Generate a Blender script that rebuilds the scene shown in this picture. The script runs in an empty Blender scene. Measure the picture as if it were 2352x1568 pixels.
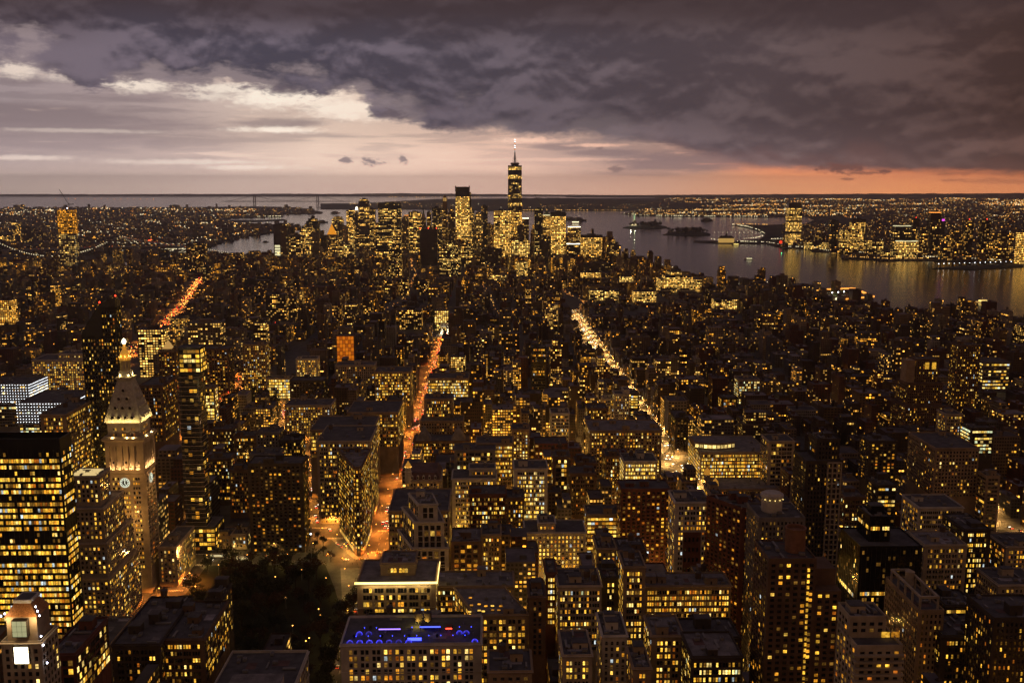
import bpy, math, random
import numpy as np
from mathutils import Vector
R = random.Random(11)
SC = bpy.context.scene
COL = SC.collection
D2R = math.radians
# ------------------------------------------------------------------ camera, world, exposure
EYE, PITCH, AZ, FPX = 318.0, D2R(8.93), D2R(1.3), 2287.0
cam = bpy.data.cameras.new('camera')
cam.lens, cam.sensor_width, cam.clip_start, cam.clip_end = 35.0, 36.0, 1.0, 120000.0
cob = bpy.data.objects.new('camera', cam)
COL.objects.link(cob)
cob.location = (0, 0, EYE)
cob.rotation_euler = (math.pi / 2 - PITCH, 0, -AZ)
SC.camera = cob
SC.view_settings.view_transform = 'Standard'
SC.view_settings.look = 'None'
SC.view_settings.exposure = 0.0
SC.view_settings.gamma = 1.0
SC.cycles.use_denoising = True
SC.cycles.max_bounces = 4
SC.cycles.diffuse_bounces = 2
SC.cycles.glossy_bounces = 2
SC.cycles.transmission_bounces = 2
SC.cycles.volume_bounces = 0
SC.cycles.sample_clamp_indirect = 0.8
SC.cycles.caustics_reflective = False
SC.cycles.caustics_refractive = False


def lin(r, g, b, a=1.0):
    f = lambda c: (c / 255 / 12.92) if c <= 10 else ((c / 255 + 0.055) / 1.055) ** 2.4
    return (f(r), f(g), f(b), a)


class NT:
    """tiny helper to write node trees"""

    def __init__(s, tree):
        s.t = tree
        tree.nodes.clear()

    def n(s, typ, **kw):
        nd = s.t.nodes.new(typ)
        for k, v in kw.items():
            setattr(nd, k, v)
        return nd

    def put(s, sock, v):
        if isinstance(v, bpy.types.NodeSocket):
            s.t.links.new(v, sock)
        elif v is not None:
            sock.default_value = v

    def m(s, op, a, b=None, c=None, clamp=False):
        nd = s.n('ShaderNodeMath', operation=op)
        nd.use_clamp = clamp
        for i, v in enumerate((a, b, c)):
            if v is not None:
                s.put(nd.inputs[i], v)
        return nd.outputs[0]

    def ramp(s, fac, pts, interp='LINEAR'):
        nd = s.n('ShaderNodeValToRGB')
        cr = nd.color_ramp
        cr.interpolation = interp
        while len(cr.elements) < len(pts):
            cr.elements.new(0.5)
        for e, (p, c) in zip(cr.elements, pts):
            e.position = p
            e.color = c if isinstance(c, tuple) else (c, c, c, 1)
        s.put(nd.inputs[0], fac)
        return nd.outputs[0]

    def mix(s, f, a, b, blend='MIX'):
        nd = s.n('ShaderNodeMix', data_type='RGBA', blend_type=blend)
        s.put(nd.inputs[0], f)
        s.put(nd.inputs[6], a)
        s.put(nd.inputs[7], b)
        return nd.outputs[2]

    def smooth(s, v, lo, hi, a=0.0, b=1.0):
        nd = s.n('ShaderNodeMapRange', interpolation_type='SMOOTHSTEP')
        s.put(nd.inputs[0], v)
        for i, x in enumerate((lo, hi, a, b)):
            s.put(nd.inputs[1 + i], x)
        return nd.outputs[0]

    def xyz(s, x, y, z=0.0):
        nd = s.n('ShaderNodeCombineXYZ')
        for i, v in enumerate((x, y, z)):
            s.put(nd.inputs[i], v)
        return nd.outputs[0]

    def noise(s, vec, scale, detail=5.0, rough=0.55, dist=0.0):
        nd = s.n('ShaderNodeTexNoise')
        s.put(nd.inputs['Vector'], vec)
        nd.inputs['Scale'].default_value = scale
        nd.inputs['Detail'].default_value = detail
        nd.inputs['Roughness'].default_value = rough
        nd.inputs['Distortion'].default_value = dist
        return nd.outputs[0]


W = bpy.data.worlds.new('World')
SC.world = W
W.use_nodes = True
k = NT(W.node_tree)
tc = k.n('ShaderNodeTexCoord')
sp = k.n('ShaderNodeSeparateXYZ')
k.put(sp.inputs[0], tc.outputs['Generated'])
az = k.m('MULTIPLY', k.m('ARCTAN2', sp.outputs[0], sp.outputs[1]), 57.2958)      # degrees, 0 down the avenues
el = k.m('MULTIPLY', k.m('ARCSINE', sp.outputs[2]), 57.2958)
A = k.m('DIVIDE', k.m('ADD', az, 30.0), 60.0, clamp=True)
EYE_RAY = lambda px, py: ((px - 1176) / FPX, (784 - py) / FPX)


def sky_at(px, py):
    """bearing and elevation (degrees) of a point of the sky"""
    u, v = EYE_RAY(px, py)
    y, z = math.cos(PITCH) + v * math.sin(PITCH), -math.sin(PITCH) + v * math.cos(PITCH)
    x, y = u * math.cos(AZ) + y * math.sin(AZ), y * math.cos(AZ) - u * math.sin(AZ)
    return math.degrees(math.atan2(x, y)), math.degrees(math.atan2(z, math.hypot(x, y)))


def N2(fa, fe, off, detail, rough, dist=0.0, de=0.0):
    return k.noise(k.xyz(k.m('MULTIPLY', az, fa), k.m('MULTIPLY_ADD', el, fe, de), off), 1.0, detail, rough, dist)


n_big = N2(.10, .24, 0.0, 3, .45, .1)
n_mid = N2(.27, .43, 4.0, 6, .5, .15)
n_mid2 = N2(.27, .43, 4.0, 6, .5, .15, .15)
n_str = N2(.13, 1.5, 9.0, 6, .6, .4)
n_fin = N2(.5, 1.7, 3.0, 6, .62, .6)
n_scud = N2(1.9, 4.2, 6.0, 4, .6, .3)


def blobs(lst, rag=1.1, nz=None, soft=(1.15, .45)):
    """soft ragged patches: (px, py, half width px, half height px, strength)"""
    tot = None
    for px, py, w, h_, s in lst:
        a_, e_ = sky_at(px, py)
        dx = k.m('DIVIDE', k.m('SUBTRACT', az, a_), w / 39.9)
        dy = k.m('DIVIDE', k.m('SUBTRACT', el, e_), h_ / 39.9)
        d = k.m('SQRT', k.m('ADD', k.m('MULTIPLY', dx, dx), k.m('MULTIPLY', dy, dy)))
        d = k.m('ADD', d, k.m('MULTIPLY', k.m('SUBTRACT', nz or n_fin, .5), rag * 2))
        b_ = k.smooth(d, soft[0], soft[1], 0.0, s)
        tot = b_ if tot is None else k.m('MAXIMUM', tot, b_)
    return tot


low = k.ramp(A, [(.068, lin(160, 141, 132)), (.28, lin(186, 161, 148)), (.52, lin(196, 160, 142)), (.66, lin(192, 146, 122)),
                 (.76, lin(204, 140, 100)), (.86, lin(222, 142, 90)), (.975, lin(214, 132, 82))])
mid = k.ramp(A, [(.068, lin(152, 135, 133)), (.24, lin(172, 151, 144)), (.34, lin(208, 182, 165)), (.42, lin(210, 180, 162)),
                 (.52, lin(204, 168, 150)), (.62, lin(150, 124, 116)), (.70, lin(140, 108, 98)), (.77, lin(214, 118, 76)), (.975, lin(206, 98, 62))])
upp = k.ramp(A, [(.068, lin(158, 142, 144)), (.2, lin(176, 156, 153)), (.28, lin(214, 190, 177)), (.38, lin(228, 200, 182)),
                 (.46, lin(206, 180, 168)), (.6, lin(128, 108, 108)), (.975, lin(92, 66, 60))])
clear = k.mix(k.smooth(el, -0.4, 1.9), low, mid)
clear = k.mix(k.smooth(k.m('ADD', el, k.m('MULTIPLY', n_mid, 1.2)), 3.0, 5.2), clear, upp)
veil = k.m('MULTIPLY', k.smooth(n_str, 0.47, 0.60), k.smooth(el, 0.5, 2.6, 0.15, 0.6))
clear = k.mix(veil, clear, k.mix(0.55, clear, lin(112, 98, 102)))
mauve = blobs([(60, 268, 300, 34, .85), (300, 285, 200, 18, .55), (150, 322, 230, 22, .6), (30, 350, 120, 9, .35), (630, 282, 130, 12, .6), (700, 310, 120, 8, .3), (1290, 338, 70, 9, .6), (1400, 352, 110, 10, .7),
               (1560, 372, 200, 26, .8), (40, 180, 60, 14, .5), (330, 225, 160, 12, .4), (1480, 398, 170, 8, .4)], .5)
clear = k.mix(mauve, clear, k.ramp(A, [(0, lin(132, 116, 119)), (.4, lin(142, 124, 124)), (.6, lin(116, 97, 98)), (1, lin(110, 80, 74))]))
gold_ = blobs([(180, 176, 90, 12, .5), (130, 140, 60, 9, .45), (400, 170, 50, 8, .3), (960, 205, 60, 10, .4), (660, 222, 130, 26, 1), (800, 252, 110, 22, 1), (560, 205, 120, 12, .8), (310, 197, 60, 13, .95), (640, 298, 90, 7, .8), (40, 160, 40, 16, .85), (480, 220, 70, 8, .6), (1220, 322, 80, 6, .8), (1370, 334, 60, 4, .6), (420, 372, 160, 6, .3), (560, 384, 100, 6, .3), (180, 300, 140, 4, .3), (60, 362, 90, 5, .4), (1300, 366, 160, 4, .35)], 1.5, k.m('ADD', k.m('MULTIPLY', n_fin, .5), k.m('MULTIPLY', n_scud, .5)), (1.5, .25))
clear = k.mix(gold_, clear, k.ramp(A, [(0, lin(228, 206, 192)), (.3, lin(255, 240, 222)), (.45, lin(250, 224, 204)), (.55, lin(236, 190, 166)), (1, lin(250, 150, 90))]))
glow_ = k.m('MULTIPLY', k.smooth(n_str, 0.42, 0.30), k.m('MULTIPLY', k.smooth(el, 0.2, 1.2), 0.35))
clear = k.mix(glow_, clear, k.mix(k.smooth(az, 6, 16), lin(236, 206, 186), lin(248, 140, 84)))
EDGE = [(-150, 128), (0, 142), (90, 150), (170, 186), (330, 196), (500, 203), (620, 214), (760, 214), (835, 226), (865, 270), (960, 285), (1080, 297), (1200, 306), (1330, 312), (1440, 324), (1540, 338), (1640, 360), (1740, 388), (1860, 393), (2000, 394), (2200, 396), (2352, 404), (2450, 405)]
edge = k.m('MULTIPLY', k.ramp(A, [((sky_at(px, py)[0] + 30) / 60, max(0, sky_at(px, py)[1] / 10)) for px, py in EDGE]), 10.0)
rag = k.m('MULTIPLY', k.m('SUBTRACT', n_mid, 0.5), k.ramp(A, [(0, .22), (.3, .24), (.5, .14), (.72, .08), (.8, .03), (1, .04)]))
rag2 = k.m('MULTIPLY', k.m('SUBTRACT', k.m('ADD', k.m('MULTIPLY', n_fin, .6), k.m('MULTIPLY', n_scud, .4)), 0.5), k.ramp(A, [(0, .30), (.3, .30), (.5, .18), (.75, .07), (1, .06)]))
h = k.m('SUBTRACT', k.m('ADD', el, k.m('MULTIPLY', k.m('ADD', rag, rag2), 10.0)), edge)
deckm = k.smooth(h, -0.28, 0.34)
dk_d = k.ramp(A, [(0, lin(68, 61, 72)), (.3, lin(72, 67, 79)), (.5, lin(72, 65, 74)), (.75, lin(78, 65, 68)), (.92, lin(70, 53, 51)), (1, lin(62, 44, 39))])
dk_l = k.ramp(A, [(0, lin(118, 105, 114)), (.3, lin(116, 105, 117)), (.5, lin(106, 95, 104)), (.75, lin(100, 84, 85)), (.92, lin(92, 71, 67)), (1, lin(86, 61, 53))])
relief = k.m('MULTIPLY', k.m('SUBTRACT', n_mid, n_mid2), 1.0)
tone = k.smooth(k.m('ADD', k.m('ADD', k.m('MULTIPLY', n_big, 0.62), k.m('MULTIPLY', n_mid, 0.38)), relief), 0.40, 0.63)
deck = k.mix(tone, dk_d, dk_l)
deck = k.mix(k.m('MULTIPLY', k.smooth(k.m('ADD', el, k.m('MULTIPLY', n_big, 3.0)), 8.6, 11.2), .8), deck, lin(62, 48, 49))
fringe = k.m('MULTIPLY', k.smooth(k.m('ADD', h, k.m('MULTIPLY', k.m('SUBTRACT', n_mid, .5), 6.0)), 1.3, 0.0), k.ramp(A, [(0, .62), (.35, .6), (.5, .34), (.7, .10), (1, .05)]))
deck = k.mix(fringe, deck, k.mix(k.smooth(az, 6, 16), lin(164, 146, 146), lin(150, 92, 76)))
skyc = k.mix(deckm, clear, deck)
scud = blobs([(797, 367, 17, 8, .8), (850, 370, 17, 10, .85), (872, 375, 16, 4, .5), (926, 367, 12, 9, .75), (1414, 388, 24, 8, .65), (1380, 341, 14, 4, .6), (1935, 386, 58, 11, 1), (2030, 393, 17, 6, .95), (1985, 397, 50, 4, .7), (1940, 411, 26, 3, .6), (2190, 399, 50, 5, .5), (2190, 414, 26, 3, .45), (900, 262, 46, 12, .85), (980, 250, 60, 9, .4), (1060, 292, 60, 9, .5), (655, 205, 28, 13, .7), (2300, 415, 90, 6, .35)], 1.7, n_scud, (1.2, .3))
skyc = k.mix(scud, skyc, k.ramp(A, [(0, lin(100, 88, 94)), (.45, lin(98, 86, 94)), (.6, lin(100, 82, 84)), (.75, lin(86, 60, 58)), (1, lin(110, 66, 52))]))
air = k.m('ADD', k.m('MULTIPLY_ADD', k.smooth(el, 4.0, 0.0), 1.15, 1.06), k.m('MULTIPLY', k.smooth(el, 1.5, -.3), 0.75))
skyc = k.mix(1.0, skyc, k.xyz(air, air, air), 'MULTIPLY')
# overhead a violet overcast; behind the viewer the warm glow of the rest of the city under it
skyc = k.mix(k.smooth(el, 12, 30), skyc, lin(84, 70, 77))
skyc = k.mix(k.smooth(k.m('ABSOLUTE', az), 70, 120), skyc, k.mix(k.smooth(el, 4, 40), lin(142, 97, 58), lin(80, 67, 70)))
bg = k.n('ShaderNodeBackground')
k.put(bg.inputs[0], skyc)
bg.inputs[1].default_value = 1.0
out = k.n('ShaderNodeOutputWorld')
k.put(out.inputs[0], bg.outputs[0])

# ------------------------------------------------------------------ pixel of a 2352 px wide print -> place in the city
CP, SP, CA, SA = math.cos(PITCH), math.sin(PITCH), math.cos(AZ), math.sin(AZ)


def ray(px, py):
    u, v = (px - 1176) / FPX, (784 - py) / FPX
    y, z = CP + v * SP, -SP + v * CP
    return u * CA + y * SA, y * CA - u * SA, z


def at(px, py, Y):
    x, y, z = ray(px, py)
    return x * Y / y, EYE + z * Y / y


def ground(px, py, z0=0.0):
    x, y, z = ray(px, py)
    t = (EYE - z0) / max(-z, 1e-4)
    return x * t, y * t


def proj(X, Y, Z):
    x, y = X * CA - Y * SA, Y * CA + X * SA
    z = Z - EYE
    d = y * CP - z * SP
    return 1176 + FPX * x / d, 784 - FPX * (z * CP + y * SP) / d


# ------------------------------------------------------------------ materials
MATS = {}


def principled(name, col, rough=0.8, metal=0.0, noise=0.0, nscale=0.3, emit=None, estr=0.0, sample=False, spec=0.3):
    m = bpy.data.materials.new(name)
    m.use_nodes = True
    k = NT(m.node_tree)
    b = k.n('ShaderNodeBsdfPrincipled')
    o = k.n('ShaderNodeOutputMaterial')
    k.put(o.inputs[0], b.outputs[0])
    c = (*col[:3], 1)
    if noise:
        t = k.n('ShaderNodeTexCoord')
        nz = k.noise(t.outputs['Object'], nscale, 5, 0.65)
        c = k.mix(k.smooth(nz, 0.3, 0.7), tuple(x * (1 - noise) for x in col[:3]) + (1,), tuple(min(1, x * (1 + noise)) for x in col[:3]) + (1,))
    k.put(b.inputs['Base Color'], c)
    b.inputs['Roughness'].default_value = rough
    b.inputs['Metallic'].default_value = metal
    b.inputs['Specular IOR Level'].default_value = spec
    if emit:
        b.inputs['Emission Color'].default_value = (*emit[:3], 1)
        b.inputs['Emission Strength'].default_value = estr
        m.cycles.emission_sampling = 'AUTO' if sample else 'NONE'
    else:
        m.cycles.emission_sampling = 'NONE'
    MATS[name] = m
    return m


for nm, c in dict(brick=(.15, .058, .04), brown=(.16, .10, .065), tan=(.33, .245, .16), lime=(.42, .35, .26), white=(.52, .48, .42),
                  grey=(.2, .185, .18), dark=(.07, .055, .045), copper=(.12, .2, .17)).items():
    principled('wall_' + nm, c, 0.85, noise=0.22, nscale=0.12)
principled('wall_black', (.014, .012, .011), 0.25, spec=0.5)
principled('wall_glass', (.06, .06, .06), 0.15, spec=0.6)
for nm, c in dict(tar=(.10, .095, .10), gravel=(.2, .185, .185), silver=(.32, .30, .31), red=(.14, .08, .07)).items():
    principled('roof_' + nm, c, 0.9, noise=0.35, nscale=0.15)
principled('tank_wood', (.12, .08, .055), 0.9, noise=0.25, nscale=1.0)
principled('metal', (.25, .24, .23), 0.5, 0.3)
principled('frame_dark', (.03, .025, .022), 0.5)
principled('frame_pale', (.4, .35, .28), 0.7)
principled('asphalt', (.085, .08, .078), 0.75, noise=0.3, nscale=0.08)
principled('concrete', (.22, .2, .18), 0.85, noise=0.2, nscale=0.2)
principled('paint', (.75, .72, .66), 0.7)
principled('lawn', (.02, .024, .012), 0.95, noise=0.35, nscale=0.1)
principled('earth', (.055, .05, .046), 0.95, noise=0.4, nscale=0.004)
principled('wooded', (.045, .05, .035), 0.95, noise=0.5, nscale=0.003)
principled('bark', (.06, .045, .03), 0.9, noise=0.3, nscale=2)
principled('leaf_green', (.032, .034, .014), 0.8, noise=0.4, nscale=0.5)
principled('leaf_rust', (.06, .03, .012), 0.8, noise=0.4, nscale=0.5)
principled('gold', (.8, .45, .12), 0.35, 0.8, emit=(1, .45, .05), estr=0.35)  # gilding; part of its floodlit glow is put in as emission
principled('steel', (.18, .18, .2), 0.5, 0.4)
principled('verdigris', (.25, .45, .36), 0.7)
GLOW = {}
for nm, c, s in (('amber', (1, .5, .1), 3), ('sodium', (1, .42, .07), 8), ('warmwhite', (1, .85, .55), 6), ('coolwhite', (.9, .95, 1), 6), ('red', (1, .04, .015), 7),
                 ('green', (.1, 1, .3), 4), ('blue', (.04, .06, 1), 5), ('magenta', (1, .1, .9), 1.3), ('violet', (.35, .2, 1), 2.2), ('clock', (.95, 1, .75), 1.0),
                 ('yellow', (1, .75, .2), 2), ('shop', (1, .72, .35), 3.0), ('orange', (1, .24, .008), 0.62), ('goldlight', (1, .7, .22), 2.6), ('headlight', (1, .93, .75), 9),
                 ('pale', (1, .9, .5), 1.0), ('spark', (.75, .78, 1), 12), ('farlamp', (1, .5, .11), 2.2), ('farwhite', (1, .85, .5), 2.2), ('farorange', (1, .34, .05), 2.0), ('dimred', (1, .06, .02), 1.2), ('dimamber', (1, .55, .15), 0.5)):
    GLOW[nm] = principled('glow_' + nm, (.02, .02, .02), 0.5, emit=c, estr=s)


def pane(name, c, s, vary=0.6):
    """a lit window: uneven light inside, half-drawn blinds, darker or brighter from window to window"""
    m = bpy.data.materials.new(name)
    m.use_nodes = True
    k = NT(m.node_tree)
    tx = k.n('ShaderNodeTexCoord')
    g = k.n('ShaderNodeNewGeometry')
    rnd = g.outputs['Random Per Island']
    ob = k.n('ShaderNodeObjectInfo')
    rr = k.m('FRACT', k.m('ADD', k.m('MULTIPLY', rnd, 7.13), ob.outputs['Random']))
    nz = k.noise(g.outputs['Position'], 0.75, 2, 0.6)
    st = k.m('MULTIPLY', k.smooth(nz, 0.28, 0.68, 1 - vary, 1.25), k.m('MULTIPLY_ADD', k.m('POWER', rr, 1.5), 1.0, 0.35))
    hue = k.mix(k.m('MULTIPLY', k.smooth(nz, .5, .7), 0.5), (*c, 1), (1, min(1, c[1] * 1.2), min(1, c[2] * 1.5 + .03), 1))
    b = k.n('ShaderNodeBsdfPrincipled')
    b.inputs['Base Color'].default_value = (.03, .025, .02, 1)
    b.inputs['Roughness'].default_value = 0.2
    k.put(b.inputs['Emission Color'], hue)
    k.put(b.inputs['Emission Strength'], k.m('MULTIPLY', st, s))
    o = k.n('ShaderNodeOutputMaterial')
    k.put(o.inputs[0], b.outputs[0])
    m.cycles.emission_sampling = 'NONE'
    MATS[name] = m
    return m


PANES = [principled('pane_dark', (.014, .013, .014), 0.12, spec=0.5),
         pane('pane_amber', (1, .38, .022), 1.1), pane('pane_yellow', (1, .50, .04), 1.55), pane('pane_straw', (1, .58, .085), 1.8),
         pane('pane_warm', (1, .68, .2), 2.0), pane('pane_cool', (.9, 1, .55), 1.5), pane('pane_ember', (1, .25, .015), 0.55), pane('pane_dim', (1, .46, .06), 0.22), pane('pane_white', (.8, .95, 1), 1.1)]


def facade():
    m = bpy.data.materials.new('facade')
    m.use_nodes = True
    k = NT(m.node_tree)
    uv = k.n('ShaderNodeUVMap', uv_map='UVMap')
    s = k.n('ShaderNodeSeparateXYZ')
    k.put(s.inputs[0], uv.outputs[0])
    u, v = s.outputs[0], s.outputs[1]
    at1 = k.n('ShaderNodeAttribute', attribute_name='wallcol')
    at2 = k.n('ShaderNodeAttribute', attribute_name='sty')
    ss = k.n('ShaderNodeSeparateColor')
    k.put(ss.inputs[0], at2.outputs['Color'])
    lit, warm, bright, corr = ss.outputs[0], ss.outputs[1], ss.outputs[2], at2.outputs['Alpha']
    cu, cv = k.m('FLOOR', u), k.m('FLOOR', v)
    fu, fv = k.m('FRACT', u), k.m('FRACT', v)
    w1 = k.n('ShaderNodeTexWhiteNoise', noise_dimensions='2D')
    k.put(w1.inputs['Vector'], k.xyz(cu, cv))
    w2 = k.n('ShaderNodeTexWhiteNoise', noise_dimensions='2D')
    k.put(w2.inputs['Vector'], k.xyz(k.m('FLOOR', k.m('DIVIDE', u, 64.0)), k.m('ADD', cv, 0.37)))
    w3 = k.n('ShaderNodeTexWhiteNoise', noise_dimensions='2D')
    k.put(w3.inputs['Vector'], k.xyz(k.m('FLOOR', k.m('DIVIDE', u, 3.0)), k.m('ADD', cv, 0.71)))
    rc = k.n('ShaderNodeSeparateColor')
    k.put(rc.inputs[0], w1.outputs['Color'])
    c3 = k.n('ShaderNodeSeparateColor')
    k.put(c3.inputs[0], w3.outputs['Color'])

    def pick(f, x, y):
        nd = k.n('ShaderNodeMix', data_type='FLOAT')
        for s_, v_ in zip((nd.inputs[0], nd.inputs[2], nd.inputs[3]), (f, x, y)):
            k.put(s_, v_)
        return nd.outputs[0]
    half = pick(k.m('LESS_THAN', rc.outputs[1], 0.45), w1.outputs['Value'], w3.outputs['Value'])
    r = pick(k.m('LESS_THAN', c3.outputs[0], corr), half, w2.outputs['Value'])
    on = k.m('LESS_THAN', r, lit)
    wl = k.m('MULTIPLY_ADD', rc.outputs[2], 0.16, 0.10)
    mk = k.m('MULTIPLY', k.m('MULTIPLY', k.m('GREATER_THAN', fu, wl), k.m('LESS_THAN', fu, k.m('SUBTRACT', 1.0, wl))),
             k.m('MULTIPLY', k.m('GREATER_THAN', fv, 0.28), k.m('LESS_THAN', fv, 0.80)))
    amt = k.m('MULTIPLY', k.m('MULTIPLY', on, mk), k.m('MULTIPLY', bright, k.m('MULTIPLY_ADD', k.m('POWER', rc.outputs[0], 3.0), 3.0, 0.36)))
    hue = k.mix(k.m('MULTIPLY_ADD', rc.outputs[1], 0.55, k.m('MULTIPLY', warm, 0.55), clamp=True),
                (1, .38, .025, 1), (1, .66, .17, 1))
    g = k.n('ShaderNodeNewGeometry')
    nz = k.noise(g.outputs['Position'], 0.06, 4, 0.65)
    base = k.mix(1.0, at1.outputs['Color'], k.mix(k.smooth(nz, .3, .7), (.6, .6, .6, 1), (1.25, 1.2, 1.2, 1)), 'MULTIPLY')
    b = k.n('ShaderNodeBsdfPrincipled')
    k.put(b.inputs['Base Color'], k.mix(mk, base, (.02, .018, .018, 1)))
    k.put(b.inputs['Roughness'], k.m('MULTIPLY_ADD', mk, -0.6, 0.88))
    b.inputs['Specular IOR Level'].default_value = 0.3
    k.put(b.inputs['Emission Color'], hue)
    k.put(b.inputs['Emission Strength'], amt)
    o = k.n('ShaderNodeOutputMaterial')
    k.put(o.inputs[0], b.outputs[0])
    m.cycles.emission_sampling = 'NONE'
    return m


FACADE = facade()


def water_mat():
    m = bpy.data.materials.new('bay_water')
    m.use_nodes = True
    k = NT(m.node_tree)
    g = k.n('ShaderNodeNewGeometry')
    s = k.n('ShaderNodeSeparateXYZ')
    k.put(s.inputs[0], g.outputs['Position'])
    v = k.xyz(k.m('MULTIPLY', s.outputs[0], .02), k.m('MULTIPLY', s.outputs[1], .02))
    nz = k.noise(v, 1.0, 6, 0.7)
    bmp = k.n('ShaderNodeBump')
    bmp.inputs['Strength'].default_value = 0.12
    bmp.inputs['Distance'].default_value = 8.0
    k.put(bmp.inputs['Height'], nz)
    b = k.n('ShaderNodeBsdfPrincipled')
    b.inputs['Base Color'].default_value = (.012, .012, .016, 1)
    b.inputs['Roughness'].default_value = 0.1
    b.inputs['IOR'].default_value = 1.33
    k.put(b.inputs['Normal'], bmp.outputs[0])
    o = k.n('ShaderNodeOutputMaterial')
    k.put(o.inputs[0], b.outputs[0])
    m.cycles.emission_sampling = 'NONE'
    return m


WATER = water_mat()


# ------------------------------------------------------------------ mesh helpers
def tag(o, label=None, cat=None, group=None, kind=None):
    if label:
        o['label'] = label
    if cat:
        o['category'] = cat
    if group:
        o['group'] = group
    if kind:
        o['kind'] = kind
    return o


def link(name, data, parent=None, loc=None, rz=0.0):
    o = bpy.data.objects.new(name, data)
    COL.objects.link(o)
    if parent is not None:
        o.parent = parent
    if loc is not None:
        o.location = loc
    if rz:
        o.rotation_euler = (0, 0, rz)
    return o


def thing(name, label, cat, loc=(0, 0, 0), rz=0.0, group=None):
    return tag(link(name, None, None, loc, rz), label, cat, group)


class MB:
    """collects shapes that make ONE mesh"""

    def __init__(s):
        s.v, s.f, s.m, s.mats, s.sm = [], [], [], [], False

    def mi(s, mat):
        if isinstance(mat, str):
            mat = MATS.get(mat) or GLOW[mat]
        if mat not in s.mats:
            s.mats.append(mat)
        return s.mats.index(mat)

    def add(s, vs, fs, mat):
        b = len(s.v)
        i = s.mi(mat)
        s.v += [tuple(p) for p in vs]
        s.f += [tuple(b + q for q in f) for f in fs]
        s.m += [i] * len(fs)

    def box(s, x0, x1, y0, y1, z0, z1, mat, bottom=False):
        vs = [(x0, y0, z0), (x1, y0, z0), (x1, y1, z0), (x0, y1, z0), (x0, y0, z1), (x1, y0, z1), (x1, y1, z1), (x0, y1, z1)]
        fs = [(0, 1, 5, 4), (1, 2, 6, 5), (2, 3, 7, 6), (3, 0, 4, 7), (4, 5, 6, 7)]
        if bottom:
            fs.append((3, 2, 1, 0))
        s.add(vs, fs, mat)

    def prism(s, poly, z0, z1, mat, top=True, topmat=None):
        n = len(poly)
        vs = [(x, y, z0) for x, y in poly] + [(x, y, z1) for x, y in poly]
        s.add(vs, [(i, (i + 1) % n, n + (i + 1) % n, n + i) for i in range(n)], mat)
        if top:
            s.add([(x, y, z1) for x, y in poly], [tuple(range(n))], topmat or mat)

    def frus(s, poly, z0, poly2, z1, mat, top=True):
        n = len(poly)
        vs = [(x, y, z0) for x, y in poly] + [(x, y, z1) for x, y in poly2]
        fs = [(i, (i + 1) % n, n + (i + 1) % n, n + i) for i in range(n)]
        if top:
            fs.append(tuple(range(n, 2 * n)))
        s.add(vs, fs, mat)

    def lathe(s, prof, mat, cx=0, cy=0, n=12, cap=True):
        vs, fs = [], []
        for r, z in prof:
            vs += [(cx + r * math.cos(2 * math.pi * i / n), cy + r * math.sin(2 * math.pi * i / n), z) for i in range(n)]
        for j in range(len(prof) - 1):
            fs += [(j * n + i, j * n + (i + 1) % n, (j + 1) * n + (i + 1) % n, (j + 1) * n + i) for i in range(n)]
        if cap:
            fs.append(tuple((len(prof) - 1) * n + i for i in range(n)))
        s.add(vs, fs, mat)

    def bar(s, a, b, r, mat, n=4):
        a, b = Vector(a), Vector(b)
        d = (b - a).normalized()
        p = d.orthogonal().normalized()
        q = d.cross(p)
        vs = [c + (p * math.cos(t) + q * math.sin(t)) * r for c in (a, b) for t in [2 * math.pi * (i + .5) / n for i in range(n)]]
        fs = [(i, (i + 1) % n, n + (i + 1) % n, n + i) for i in range(n)] + [tuple(range(n))[::-1], tuple(range(n, 2 * n))]
        s.add(vs, fs, mat)

    def quad(s, c, t, w, h, mat, lift=0.0, nrm=(0, -1)):
        """upright rectangle, centre c, along direction t (2d), facing nrm"""
        cx, cy, cz = c[0] + nrm[0] * lift, c[1] + nrm[1] * lift, c[2]
        ax, ay = t[0] * w / 2, t[1] * w / 2
        s.add([(cx - ax, cy - ay, cz - h / 2), (cx + ax, cy + ay, cz - h / 2), (cx + ax, cy + ay, cz + h / 2), (cx - ax, cy - ay, cz + h / 2)], [(0, 1, 2, 3)], mat)

    def mesh(s, name):
        me = bpy.data.meshes.new(name)
        me.from_pydata(s.v, [], s.f)
        for m in s.mats:
            me.materials.append(m)
        me.polygons.foreach_set('material_index', s.m)
        if s.sm:
            me.polygons.foreach_set('use_smooth', [True] * len(s.f))
        me.update()
        return me

    def obj(s, name, parent=None, loc=None, rz=0.0):
        return link(name, s.mesh(name), parent, loc, rz)


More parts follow.
